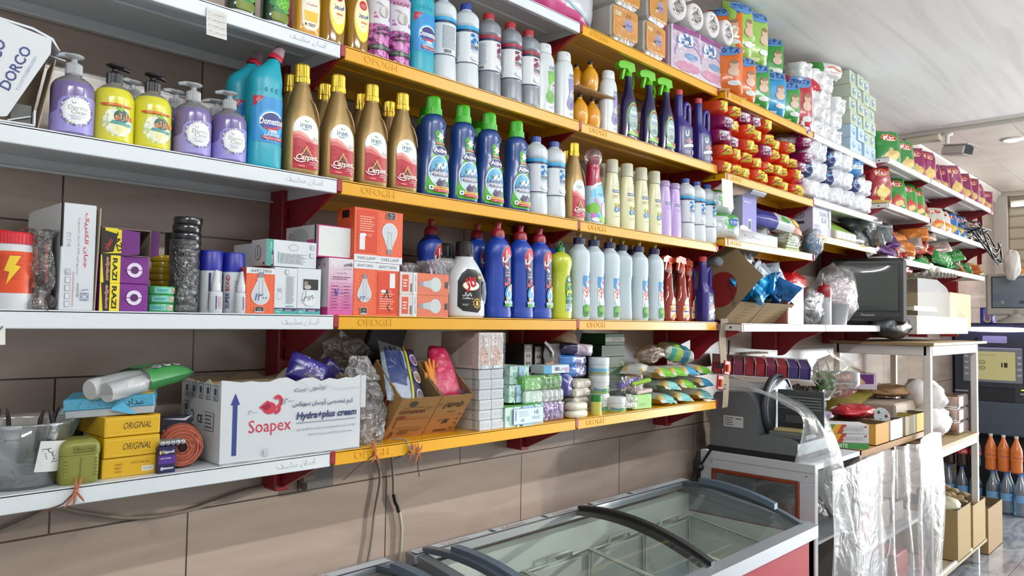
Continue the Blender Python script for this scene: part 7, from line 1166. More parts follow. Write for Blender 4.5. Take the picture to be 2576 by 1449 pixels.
xa,xb=ya(1873,.2),ya(1908,.2);t=carton('tall_box','lilac and grey tall box with an open curled flap','box',xa,xb,-.26,-.06,ZA+.062,.155,'8f8fb4',lambda d,w,h:(d.rect(0,0,w,h,'7470b4'),d.rect(w*.4,0,w*.62,h*.35,'c9c6d8'),d.bars(w*.42,w*.6,h*.06,h*.3),d.lines(w*.1,w*.6,h*.78,h*.86,1,'c4c3dc'),d.ell(w*.1,h*.06,w*.3,h*.08,'d0d0e0')),lambda d,w,h:(d.rect(0,0,w,h,'a3a8b4'),d.text('positivyum',w*.7,h*.8,'5a5f6c',w=w*.34),d.ring(w*.45,h*.42,w*.12,w*.12,.006,'1f3a7c',18,-30,210)),rot=R(0));g=G();g.grid(lambda a,b:((a-.5)*(xb-xa),-.1-.05*math.sin(b*2.4),.155+.02*math.sin(b*3.1)),3,10,M('a6a9b4',.5));g.build('flap',t)
t=thing('tray_pack','black tray pack with a clear window at the shelf edge','pack',((ya(1855)+ya(1942))/2,-.262,ZA),(0,R(2),R(-5)));w=ya(1942)-ya(1855);g=G();g.box(-w/2,w/2,-.02,.09,0,.004,M('8a8580',.5));g.box(-w/2,w/2,-.02,.09,.052,.058,M('a9aaac',.4),.001);g.box(-w/2,-w/2+.004,-.02,.09,.004,.052,M('1c211f',.5));g.box(-w/2+.01,w/2-.01,.0,.08,.005,.04,M('3a3434',.5),.004);g.build('tray',t);g=G();g.box(-w/2+.004,w/2,-.0195,-.019,.004,.052,film('f4f4f4',.08,.5));g.build('window',t);d=Dec(FRONT(-.0205));d.text('KENCO',-w*.2,.034,'d3d3d6',w=w*.22);d.ell(w*.1,.036,w*.2,.008,'d9dada');d.build('print',t)
def bagof(name,label,cat,loc,rx,ry,rz,mat,seed,amt=.25,inner=None,rot=0):
 t=thing(name,label,cat,loc,rot);g=G();g.grid(lump(rx,ry,rz,seed,amt,2.),26,16,mat);g.build('bag',t)
 if inner:g=G();g.grid(lump(rx*.8,ry*.75,rz*.8,seed+1,amt),18,10,inner);g.build('contents',t)
 return t
FB=film('f0f2f2',.2,.5,.15,(30,.8))
t=thing('long_bag','blue and white long bag lying across the bagged goods','bag',(ya(1955,.12),-.24,ZA+.135),(R(-40),R(6),R(-14)));fnq=pillow(.4,.07,.1,5,.12);g=G();pack(g,fnq,.4,.1,lambda a,b:M('2c3088',.3,coat=.4)if a<.5 else M('c3c8cc',.3,coat=.4)if a<.8 else M('b8704a',.3),30,10);g.build('bag',t);d=Dec(lambda u,v,e:fnq(u,v,e+.001),.015,.015);d.poly([(.03,-.02),(.06,.025),(.1,-.01),(.07,-.03)],'4aa03c');d.ell(.15,0,.03,.02,'d8b85a');d.build('print',t)
bagof('clear_bag','clear bag of white bits behind the tray pack','bag',(ya(1945,.08),-.2,ZA),.08,.05,.06,FB,7,.3,M('b0a8a0',.6));bagof('clear_bag','clear bag of green and white cards beside the sponge bag','bag',(ya(1990,.04),-.25,ZA),.11,.05,.06,FB,9,.25,None)
for q in range(6):g=G();g.box(-.06,.06,-.04,.04,0,.012,M(('9ab86a','b9c0a4','a9b490')[q%3],.5),.001);tag(g.build('card_pack',None,(ya(1985,.03),-.25,ZA+.004+.0135*q),(0,0,R(-8+3*q))),f'pale green card pack in the clear bag, {ORD[q]} from below','card','pale green cards in the bag')
bagof('sponge_bag','blue fibrous scourer in a clear bag hanging over the shelf edge','sponge',(ya(2028,.03),-.29,ZA-.012),.075,.055,.075,film('e9eef0',.12,.5,.15,(30,.8)),3,.2,M('2f6f9c',.9,bump=(120,1.)),(0,R(14),0))
ZB=2.03;yb_=lambda px,z=.05,y=-.28:sx(px,y,ZB+z);xa,xb=yb_(2040),yb_(2086)
carton('razor_carton','white razor carton with black lettering on two sides','carton',xa,xb,-.29,-.02,ZB,.17,'b9b8cc',lambda d,w,h:(d.text('DORCO',w*.62,h*.68,'1f2030',w=w*.5,h=h*.11),d.text('II-A',w*.6,h*.5,'5a5c6c',w=w*.26),d.text('5 X 20',w*.26,h*.88,'3a3c4a',w=w*.2),d.line([(w*.86,h*.3),(w*.86,h*.75),(w*.8,h*.86)],.006,'5a5c6c'),d.lines(w*.05,w*.4,h*.24,h*.34,4,'6a6c7c',.4)),lambda d,w,h:(d.text('DORCO',w*.62,h*.6,'1f2030',w=w*.44,h=h*.15),d.rect(w*.6,h*.36,w*.84,h*.44,'3a3c4a',rot=.0),d.rect(w*.7,h*.88,w*.9,h*.9,'3a3c4a'),d.rect(w*.76,h*.84,w*.9,h*.86,'3a3c4a')))
t=thing('display_box','lime green display box with its lid slanting open, white packs inside','box',((yb_(2090)+yb_(2160))/2,-.2,ZB));w=(yb_(2160)-yb_(2090));LM=M('8cb84a',.5);g=G();g.box(-w*.5,w*.5,-.05,.12,0,.05,LM);g.build('box',t);g=G();g.add([(-w*.45,-.085,.05),(-w*.5,.06,.155),(w*.32,.06,.15),(w*.55,-.085,.045)],[(0,1,2,3)],LM);g.add([(-w*.45,-.085,.05),(w*.1,-.09,.04),(w*.1,-.09,.0),(-w*.2,-.06,.03)],[(0,1,2,3)],M('6f9a34',.5));g.build('lid',t)
for q in range(4):g=G();g.box(-.04,.04,-.03,.03,0,.05,M('c3c4b0',.5),.008);tag(g.build('white_pack',None,(yb_(2095)+.07*q,-.285,ZB+.001)),f'small cream pack at the foot of the lime display box, {ORD[q]} from the left','pack','small cream packs')
SIL=M('a9adb0',.22,.6,bump=(18,.7));k=soft(.15,.1,.05,SIL,6,'foil_pouch','silver foil pouches','pouch',.3,16,12)
for q,(px,z,y)in enumerate(((2150,0,-.29),(2165,.0,-.28),(2182,.0,-.29),(2197,.02,-.3),(2208,.0,-.33),(2216,.03,-.34),(2170,.06,-.25),(2190,.07,-.25))):k.put((yb_(px,.04,y),y,ZB+.008+z),f'crumpled silver foil pouch, {ORD[q]} of the heap right of the lime box',(R(-60+10*q),R(10*math.sin(q)),R(-30+20*q)))
k=soft(.19,.1,.07,M('6f7a7a',.3,.3),3,'coffee_bag','grey green coffee bags','bag',.1,16,12,None,lambda d,w,h:(d.rect(-w*.3,h*.0,w*.3,h*.3,'b9bcb4',.004),d.text('SF',w*.1,h*.15,'3a3f3a',w=w*.14)))
for q,px in enumerate((2163,2196)):k.put((yb_(px,.12,-.24),-.24,ZB+.12),f'grey green bag with a pale label on the silver heap, {("left", "right")[q]} one',(R(-55),0,R(-20)))
ZC=1.582;yc=lambda px,z=.06,y=-.3:sx(px,y,ZC+z);KC,KI='8f7a58','5f5644'
bc,w=tilted('big brown carton tipped forward, full of white and blue foil scraps',1.925,2.42,-.25,44,.27,.3,9,lambda d,w,h:([d.rect(w*(.1+.3*a+.02*b),h*(.1+.14*b),w*(.24+.3*a+.02*b),h*(.115+.14*b),'5f4c30')for a in range(3)for b in range(6)],d.rect(w*.46,0,w*.475,h,'a58f68')),ZC,'scrap_carton',.125)
d=Dec(flat((-w/2,.3,0),(0,-1,0),(0,0,1)));d.ell(.2,.1,.07,.08,'8a2a24',24);d.text('بادام رنچی',.25,.12,'2a2620',w=.1,rot=-.6);d.build('side_print',bc)
FO=M('1f94d0',.2,.5,bump=(30,.8));WSC=M('b4bfca',.4,.1,bump=(20,.7));rr=random.Random(4);kf=[soft(.11,.08,.03,m,s_,'foil_wrapper','foil scraps in the brown carton','wrapper',.5,12,9)for m,s_ in((FO,3),(WSC,5),(WSC,8),(M('1a5f9c',.25,.4,bump=(30,.8)),9))]
for q in range(40):
 a=rr.uniform(.06,.92);b=rr.random();kd=kf[0 if b<.3 and a<.5 else 3 if b<.2 else 1+q%2];kd.put((1.96+.44*a,-.335+.15*b,1.675+.13*b+.02*rr.random()),f'{"bright blue" if kd is kf[0] else "deep blue" if kd is kf[3] else "pale grey"} foil scrap in the brown carton, {["at the front rim", "in the middle", "near the back"][int(b*2.99)]} and {["left", "centre", "right"][int(a*2.99)]}',(R(rr.uniform(-60,20)),R(rr.uniform(-50,50)),R(rr.uniform(0,180))),1.2)
bagof('plastic_bag','bulging red plastic bag behind the brown carton','bag',(yc(1995,.2,-.2),-.17,ZC+.12),.16,.08,.075,M('b3121f',.3,coat=.3,bump=(14,.5)),5,.2)
t=thing('clear_box','clear box of red and white packets right of the brown carton','box',(yc(1990),-.26,ZC));g=G();g.box(-.09,.0,-.06,.06,.002,.1,M('a8282c',.4),.004);g.box(.002,.05,-.06,.06,.002,.15,M('c9b8b4',.5),.004);g.build('packets',t);g=G();g.box(-.1,.07,-.07,.07,0,.19,film('f4f0ee',.08,.4));g.build('shell',t)
bagof('clear_bag','clear bag of dark and grey crumpled sleeves beside the red topped can','bag',(yc(2047),-.28,ZC),.12,.06,.09,film('e4e4e6',.15,.6,.12,(22,1.)),6,.3,M('4a4a50',.5,bump=(18,1.)))
B=Body([(0,.032,.032),(.002,.034,.034),(.165,.034,.034)],2,24);t=thing('spray_can','white aerosol can with dark red top beside the white cup','can',(yc(2074),-.3,ZC));B.mesh(M('b9bcc2',.3,.2),'body',t);d=Dec(B.wrap,.006);d.rect(-.1,.14,.1,.165,'8f1a28');d.text('EPTCA',.0,.125,'6a3a40',w=.036);d.rect(-.1,.136,.1,.138,'8f1a28');d.build('label',t);g=G();g.lathe([(.0345,.165),(.034,.19),(.028,.198),(.01,.2),(.006,.215)],M('8f1a28',.35),24);g.build('cap',t)
g=G();g.lathe([(.045,0),(.06,.105),(.064,.107),(.064,.111),(.058,.111),(.044,.004)],M('b4b8be',.4,trans=.2),28,False);tag(g.build('plastic_cup',None,(yc(2101),-.31,ZC)),'white plastic tub between the can and the big clear bag','tub')
bagof('clear_bag','big tied clear bag of pink and white goods beside the television','bag',(yc(2112,.2,-.27),-.25,ZC),.17,.1,.16,film('f2f4f6',.16,.5,.14,(16,.9)),9,.25,M('c3a9ae',.6))
# snack rack
def crisp(c1,c2,c3,h,w,s_,txt,name='crisp_bag',grp='crisp bags on the snack rack'):
 def pt(a,b):return M(c2,.3,coat=.4)if(a-.55)**2*1.3+(b-.3)**2<.035 else M(c3,.3,coat=.4)if b<.12 else M(c1,.25,coat=.5)
 def pr(d,w,h):d.ell(0,h*.27,w*.3,h*.09,'d89a2a',18);d.ell(0,h*.27,w*.27,h*.075,'a81f2c',18);d.text(txt,0,h*.27,'ece0dc',w=w*.44,bold=.02);d.ell(w*.05,-h*.2,w*.3,h*.13,c2,18,.3);d.ell(w*.1,-h*.24,w*.2,h*.07,'e0c47a',14,.3)
 return soft(w,h,.075,pt,s_,name,grp,'crisps',.13,16,18,None,pr)
NZ5,NZ4,NZ3,NZ2=2.559,2.292,2.244,1.985
cg,cm,cw=crisp('1f7a30','d0b070','1f7a30',.25,.2,3,'Maz'),crisp('8a1a58','d0b46a','b03a6a',.27,.19,5,'Maz'),crisp('2c8a2c','c03a2c','c9ccc8',.25,.16,7,'Maz')
cr_,co,cbl,cn=crisp('9a1f2a','d8c060','c0a050',.25,.15,8,'Maz'),crisp('c9c6bc','d8701c','b02a20',.2,.17,9,'Maz'),crisp('2a6cb8','d8b83a','2a6cb8',.2,.16,11,'Pof'),crisp('1c2348','c9c6c0','2f6cb0',.22,.18,13,'Pof')
for k,px in enumerate((2232,2272)):cg.put((sx(px,-.26,NZ5+.1),-.26,NZ5),f'green crisp bag with yellow crisps on the top snack shelf, {("left", "right")[k]} one',(R(-6),0,R(-34+8*k)))
for k,(px,y,sc)in enumerate(((2300,-.24,1),(2330,-.28,1),(2350,-.22,.9),(2366,-.24,.85),(2384,-.2,.85),(2402,-.28,1.05),(2422,-.26,1),(2436,-.27,.95),(2450,-.27,.95),(2463,-.28,.9),(2475,-.27,.8))):
 cm.put((sx(px,y,NZ5+.1),y,NZ5),f'magenta crisp bag on the top snack shelf, {("first", "second", "third", "fourth", "fifth", "sixth", "seventh", "eighth", "ninth", "tenth", "farthest")[k]} from the left',(R(-12),R(6*math.sin(k*2)),R(-40+12*math.sin(k*1.7))),sc)
cm.put((sx(2473,-.3,NZ5+.2),-.27,NZ5+.17),'magenta crisp bag lying tipped at the far end of the top snack shelf',(R(-60),R(40),R(-20)),.8)
cr_.put((sx(2212,-.3,NZ4+.1),-.3,NZ4),'dark red crisp bag at the left end below the green crisp bags',(R(-6),0,R(-40)))
for k,px in enumerate((2252,2283,2305)):cw.put((sx(px,-.26,NZ4+.1),-.26,NZ4),f'green and white crisp bag on the second snack shelf, {ORD[k]} of three',(R(-10),0,R(-44+6*k)))
cr_.put((sx(2322,-.26,NZ4+.08),-.26,NZ4),'small dark red crisp bag right of the green and white ones',(R(-14),0,R(-36)),.7)
for k,(kd,px,l)in enumerate(((co,2352,'pale crisp bag with orange print, left one on the third snack shelf'),(co,2370,'pale crisp bag with orange print, right one on the third snack shelf'),(cbl,2388,'bright blue snack bag, left one'),(cbl,2403,'bright blue snack bag, right one'),(cn,2424,'navy snack bag left of the cables'),(cn,2444,'navy snack bag next to the tangled cables'))):kd.put((sx(px,-.28,NZ3+.08),-.28,NZ3),l,(R(-14),R(6*math.sin(k*3)),R(-40+10*math.sin(k*2))))
bk={c:soft(.17,.1,.045,M(c,.25,m,bump=(22,.6)),s_,'biscuit_pouch','biscuit pouches heaped on the lower snack shelf','biscuits',.3,12,9,None,pr)for c,m,s_,pr in(('a59fa6',.6,3,None),('4f1f5c',.2,5,lambda d,w,h:d.text('Vitana',0,0,'d0c4d4',w=w*.5)),('9a2a24',.2,7,lambda d,w,h:d.text('رنگارنگ',0,0,'d8c8c0',w=w*.5)),('b5a29a',.5,9,None),('1f7a30',.15,11,lambda d,w,h:d.text('چای',0,0,'c9d8c0',w=w*.4)),('c0702a',.2,13,None))}
rr=random.Random(8);n=0
for px0,px1,cs,hh_,cnt,nm in((2200,2240,('a59fa6','4f1f5c'),.16,10,'silver and purple'),(2240,2325,('9a2a24','b5a29a','9a2a24','c0702a'),.2,22,'red and silver'),(2318,2420,('1f7a30','1f7a30','b5a29a'),.18,22,'green'),(2420,2472,('c0702a','1f7a30'),.07,7,'orange and green')):
 for q in range(cnt):
  f=q/cnt;px=px0+(px1-px0)*((q*.618)%1);y=-.34+.16*rr.random();z=NZ2+.012+hh_*f*(.8 if nm!='green' else 1-.5*((q*.618)%1));n+=1;c=cs[q%len(cs)]
  bk[c].put((sx(px,y,z),y,z),f'{({"a59fa6": "silver", "4f1f5c": "purple", "9a2a24": "red", "b5a29a": "pale silver", "1f7a30": "green", "c0702a": "orange"})[c]} biscuit pouch {("low down", "in the middle", "on top")[int(f*2.99)]} in the {nm} heap',(R(-70+50*rr.random()),R(rr.uniform(-25,25)),R(rr.uniform(-70,20))))
g=G();g.box(-.09,.09,-.06,.06,0,.2,M('5a1f6a',.4),.002);tag(g.build('purple_box',None,(sx(2266,-.2,NZ2+.15),-.15,NZ2),(0,0,R(-30))),'open purple carton behind the red biscuit pouches','carton')
t=thing('cables','tangle of black cables at the far end of the third snack shelf','cable',(5.9,-.33,NZ3));g=G();rr=random.Random(6)
for q in range(7):
 a=[Vector((rr.uniform(-.5,.3),rr.uniform(-.1,.1),.03+.1*rr.random()))for _ in range(4)]+[Vector((rr.uniform(0,.35),-.1-.05*q/7,-.1*rr.random()-.02*q)),Vector((.2+.1*rr.random(),-.12,.02))];P=[a[0]]
 for i in range(len(a)-1):
  for s in range(1,6):f=s/5;p0,p1,p2,p3=a[max(i-1,0)],a[i],a[i+1],a[min(i+2,len(a)-1)];P.append(.5*((2*p1)+(p2-p0)*f+(2*p0-5*p1+4*p2-p3)*f*f+(3*p1-p0-3*p2+p3)*f**3))
 g.tube(P,.006,M('1d1c1c',.5),6)
g.build('cable',t);g=G();g.box(.1,.2,-.05,.05,.0,.05,M('2f3238',.5),.008);g.build('adapter',t)
bagof('white_bag','white carrier bag hanging from the far end of the snack rack','bag',(6.33,-.5,1.98),.06,.06,.12,M('d6cfcb',.5,bump=(14,.5)),3,.2)
g=G();g.grid(lambda a,b:(.02*math.sin(b*5)+.03*(a-.5),.04*(a-.5),-.4*b),3,14,M('a5202c',.5));tag(g.build('red_ribbon',None,(6.2,-.3,2.5)),'red ribbon hanging below the end of the top snack shelf','ribbon')
g=G();g.box(-.06,.06,-.02,.02,-.09,.09,M('cfcac4',.4),.015);tag(g.build('wall_phone',None,(6.05,-.05,2.42)),'pale wall device under the top snack shelf','device')
# camera, junction box and spotlight on the ceiling
t=thing('security_camera','white bullet security camera under the ceiling edge','camera',(5.1,-.33,CZ));g=G();g.lathe([(.035,-.012),(.04,-.03),(.015,-.034),(.012,-.1)],M('d3d0cc',.4),20);g.build('mount',t)
xf=Matrix.Translation((.0,-.05,-.15))@Matrix.Rotation(R(14),4,'X')@Matrix.Rotation(R(-38),4,'Z');g=G();g.box(-.04,.04,-.14,.1,-.035,.035,M('c9c7c4',.4),.012,xf);g.box(-.045,.045,-.17,.09,.034,.042,M('d3d1cd',.4),.004,xf);g.build('housing',t);g=G();g.box(-.032,.032,-.143,-.139,-.028,.028,M('2a2a2e',.2),.004,xf);g.build('lens_window',t)
t=thing('junction_box','long pale junction box on the ceiling edge','junction box',(5.06,-.17,CZ-.02));g=G();g.box(-.045,.045,-.13,.1,-.05,0,M('c9c2ae',.5),.006);g.build('box',t);g=G();g.tube([(0,.1,-.03),(.02,.16,-.06),(-.02,.17,-.12),(-.05,.15,-.1)],.005,M('8a8078',.5),6);g.build('wires',t)
t=thing('spotlight','glowing recessed ceiling spotlight','lamp',(5.68,-.63,CZ+.004));g=G();g.lathe([(.075,0),(.078,-.008),(.06,-.012)],M('d9d5cc',.4),26,False);g.build('ring',t);g=G();g.sphere((0,0,-.004),(.056,.056,.02),M('fff8ea',.4,emit=12),20,8);g.build('bulb',t)
# old television, snack cover, eggs
t=thing('television','old black tube television with a bulging grey screen','television',(sx(2200,-.3,1.75),-.25,ZC),(0,0,R(-66)));t.scale=(1.17,)*3;BK=M('17181c',.35,coat=.3);w,h=.345,.33
g=G();g.box(-w/2,w/2,-.1,-.03,.005,h,BK,.016);g.loft([[(x*s,y,.17+(z-.17)*s)for x,z in((-w/2+.01,.02),(w/2-.01,.02),(w/2-.01,h-.015),(-w/2+.01,h-.015))]for s,y in((.98,-.03),(.9,.08),(.6,.2),(.55,.24))],BK,True,False);g.build('cabinet',t)
g=G();g.box(-.148,.148,-.1012,-.09,.062,.305,M('0d0e11',.3),.01);g.build('bezel',t);g=G();g.grid(lambda a,b:((a-.5)*.262,-.1025-.006*(1-(2*a-1)**2)*(1-(2*b-1)**2)**.5,.075+.215*b),14,12,M('3a4240',.06,coat=.6));g.build('screen',t);g=G();g.box(-.15,.15,-.104,-.1,.02,.042,M('0b0c0e',.3),.003);[g.box(-.1+.014*q,-.092+.014*q,-.1055,-.104,.026,.031,M('3a3c42',.4))for q in range(6)];g.build('control_panel',t)
d=Dec(FRONT(-.1015),e=.0008);d.text('Panasonic',.0,.0525,'9a9ca0',w=.06,bold=.02);d.text('AEROBASE',-.1,.312,'6a6c70',w=.05);d.build('lettering',t)
t=thing('bread_cover','clear plastic food cover standing on a white box behind the television','cover',(4.35,-.33,1.535));g=G();g.box(-.55,.62,-.15,.25,0,.11,M('d3d0c9',.5),.003);g.build('box',t);d=Dec(flat((-.55,.25,0),(0,-1,0),(0,0,1)));d.rect(.02,.01,.38,.1,'dcd9d2');d.build('label',t)
CV=film('efeee4',.07,.06,.15,None,'c9c6b4');g=G();P=[(-.5,.11),(-.5,.33),(-.1,.34),(.12,.3),(.3,.2),(.6,.112)];N=[(P[i][0]+(P[i+1][0]-P[i][0])*s/4,P[i][1]+(P[i+1][1]-P[i][1])*s/4)for i in range(5)for s in range(4)]+[P[-1]]
g.grid(lambda a,b:(N[int(a*20+.01)][0],-.14+.36*b,N[int(a*20+.01)][1]),20,2,CV);g.add([(x,-.14,z)for x,z in N]+[(N[0][0],-.14,.11)],[list(range(len(N)+1))],CV);g.build('cover',t)
t=thing('egg_tray','grey cardboard egg tray with a few white eggs on the clear cover','egg tray',(4.37,-.36,1.535+.345),(0,0,R(-8)));EG=M('a9a49c',.85);g=G();g.grid(lambda a,b:((a-.5)*.3,(b-.5)*.3,.03+.016*math.cos(a*12*PI)*math.cos(b*12*PI)),48,48,EG);g.build('tray',t)
for q,(x,y)in enumerate(((.0,-.09),(.04,-.04),(.1,.02))):g=G();g.sphere((0,0,.024),(.021,.021,.028),M('d9d3cc',.5,sss=.2),16,12);tag(g.build('egg',None,(4.37+x,-.36+y,1.535+.375)),f'white egg in the grey tray, {ORD[q]} from the left','egg','eggs in the tray')
bagof('red_bag','red snack bag beside the egg tray','bag',(4.1,-.3,1.89),.1,.06,.04,M('8f1a24',.3,coat=.4,bump=(20,.6)),7,.25)
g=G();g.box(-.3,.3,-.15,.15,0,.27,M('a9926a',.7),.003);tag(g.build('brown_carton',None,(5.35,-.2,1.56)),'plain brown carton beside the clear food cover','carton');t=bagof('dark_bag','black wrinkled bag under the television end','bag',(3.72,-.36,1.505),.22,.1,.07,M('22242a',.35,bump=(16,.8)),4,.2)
# slicer on its glazed cabinet
CX=2.05;WP=M('c3c8cc',.4,coat=.2);BR=M('7c3418',.4,coat=.3);t=thing('display_cabinet','white framed cabinet with brown beading and a glass window','cabinet',(CX,-.33,FZ));H=1.02-FZ;g=G()
for y0,y1,z0,z1 in((-.255,.255,H-.075,H),(-.255,.255,0,.35),(-.255,-.19,.35,H-.075),(.2,.255,.35,H-.075)):g.box(0,.03,y0,y1,z0,z1,WP,.002)
g.box(.03,.52,.235,.255,0,H,WP);g.box(.03,.52,-.255,-.24,0,.3,WP);g.box(.03,.52,-.255,.255,H-.02,H,WP);g.box(.5,.52,-.255,.255,0,H,M('9a948c',.6));g.box(.03,.5,-.24,.235,.1,.12,WP);g.box(.03,.5,-.24,.235,.6,.612,M('b9bcc0',.3));g.build('frame',t)
g=G();[g.box(-.006,.012,*b,BR,.003)for b in((-.19,.2,H-.09,H-.075),(-.19,.2,.35,.365),(-.19,-.175,.365,H-.09),(.185,.2,.365,H-.09))];g.build('beading',t);g=G();g.box(.008,.011,-.175,.185,.365,H-.09,film('eef2f2',.06,.45,.05));g.build('pane',t);g=G();g.box(-.001,.001,-.256,.256,H-.035,H-.034,M('6a6e72',.5));[g.lathe([(.004,-.002),(.004,.002)],M('7a7e82',.4),10,xf=Matrix.Translation((0,y,z))@Matrix.Rotation(PI/2,4,'Y'))for y,z in((.2,H-.045),(-.22,H-.05))];g.build('trim_line',t)
bagof('clear_bag','clear bag of goods inside the glazed cabinet','bag',(CX+.25,-.4,FZ+.613),.13,.12,.08,film('f0ecea',.25,.5,.12,(18,.9)),5,.3,M('a89088',.6));g=G();g.box(-.08,.08,-.1,.1,0,.1,M('5a3a38',.5),.02);tag(g.build('dark_pack',None,(CX+.3,-.3,FZ+.613)),'dark pack inside the glazed cabinet','pack')
t=thing('meat_slicer','grey cast metal meat slicer on the glazed cabinet','slicer',(2.06,-.31,1.032));SL=M('7c8286',.38,.55);SD=M('4c5054',.4,.5);g=G();g.box(-.005,.42,-.2,.2,-.01,.012,M('15161a',.6));g.build('feet',t)
g=G();pts=[(.195,.012),(.195,.2),(.17,.245),(.12,.262),(.05,.262),(.01,.25),(-.018,.215),(-.028,.17),(-.03,.012)];g.prism(pts,0,.36,SL,'x');g.prism([(-.03,.012),(-.03,.075),(-.06,.085),(-.17,.075),(-.2,.06),(-.2,.012)],0,.4,SL,'x');g.build('housing',t)
g=G();g.lathe([(.0,-.006),(.128,-.006),(.132,0),(.12,.008),(0,.012)],M('8a8f93',.2,.8),44,xf=Matrix.Translation((.17,-.045,.19))@Matrix.Rotation(PI/2,4,'X'));g.build('blade',t);g=G();g.lathe([(.134,-.012),(.142,-.012),(.142,.012),(.134,.012)],SD,40,False,xf=Matrix.Translation((.17,-.04,.19))@Matrix.Rotation(PI/2,4,'X'));g.build('blade_guard',t)
g=G();g.box(.12,.13,-.26,-.06,.09,.27,SD,.004);[g.box(.114,.12,-.25,-.07,.19+.012*q,.196+.012*q,SL)for q in range(5)];g.box(.1,.112,-.23,-.1,.13,.165,M('5a5e62',.4,.5),.004);g.build('gauge_plate',t);g=G();g.box(.03,.14,-.22,-.06,.072,.1,SL,.006);g.box(.04,.1,-.2,-.08,.1,.112,M('b5a878',.5),.003);g.build('carriage',t)
d=Dec(flat((-.0003,.13,.1),(0,-1,0),(0,0,1)));d.rect(0,.0,.095,.05,'4a4e50',.003);d.rect(.001,.001,.094,.049,'c3c7c4',.003);d.text('MANAS',.072,.038,'17181a',w=.026,bold=.04);d.lines(.008,.05,.006,.044,4,'3a3e40',.4);d.build('name_plate',t)
t=thing('handle_lever','black lever with a round knob hanging at the cabinet corner','lever',(2.03,-.1,.99));g=G();g.tube([(0,.015,-.04),(-.005,-.05,.055)],.0055,M('1a1a1c',.4),8);g.build('rod',t);g=G();g.sphere((-.0,.018,-.046),.019,M('141416',.4));g.build('knob',t)
g=G();g.tube([(2.04,-.07,1.01),(2.03,-.055,.96),(2.035,-.06,.9),(2.0,-.03,.84),(1.99,-.01,.8)],.006,M('1c1c1e',.5),6);tag(g.build('black_cable'),'black cable looping down beside the cabinet corner','cable')
def catmull(ps,f):
 n=len(ps)-1;x=min(f*n,n-1e-6);i=int(x);u=x-i;p0,p1,p2,p3=ps[max(i-1,0)],ps[i],ps[i+1],ps[min(i+2,n)];return.5*((2*p1)+(p2-p0)*u+(2*p0-5*p1+4*p2-p3)*u*u+(3*p1-p0-3*p2+p3)*u**3)
def cloth(rows,amt,k,nu=40,nv=30):
 def fn(a,b):
  p=catmull([catmull(r_,a)for r_ in rows],b);return p+Vector((nz(a*k,b*k,1.),nz(a*k,b*k,5.),nz(a*k,b*k,9.)))*amt
 return fn
SHEET=film('f2f4f4',.5,.1,.4,(14,.8),'d3d6d6');V=Vector
rows=[[atX(px,py,x)for px,py in pp]for x,pp in((2.3,((1850,945),(1900,958),(1985,978),(2062,1018),(2100,1100),(2130,1200),(2165,1380))),(2.16,((1825,950),(1892,968),(1972,996),(2045,1036),(2075,1110),(2085,1190),(2095,1290))),(2.045,((1798,985),(1893,984),(1960,1018),(2022,1046),(2012,1110),(1998,1170),(2008,1212))))]
f=cloth(rows,.02,5);g=G();g.grid(f,44,34,SHEET);tag(g.build('dust_sheet'),'clear wrinkled plastic sheet thrown over the meat slicer','plastic sheet')
t=thing('packet_tray','pale tray of red packets lying tilted on the covered slicer','tray',(2.3,-.24,1.355),(R(9),R(2),R(-62)));g=G();g.box(-.22,.2,-.09,.1,0,.004,M('c9c3c6',.5));g.box(.2,.203,-.09,.1,0,.06,M('cfc9cc',.5));g.box(-.22,.2,.097,.1,0,.06,M('cfc9cc',.5));g.build('tray',t)
for q in range(9):g=G();g.box(-.02,.02,-.085,.09,.005,.058,M(('8f1a24','9a1f2a','7c2a4a')[q%3]if q<7 else('3a2f6a'),.3,coat=.4),.004);g.box(-.022,-.02,-.086,.09,.004,.06,M('c9b0b0',.4));o=g.build('packet',None,t.matrix_basis@V((-.195+.0465*q,0,0)),t.rotation_euler);tag(o,f'{"red" if q < 7 else "violet"} packet in the tilted tray, {ORD[q] if q < 8 else "last"} from the left','packet','packets in the tilted tray')
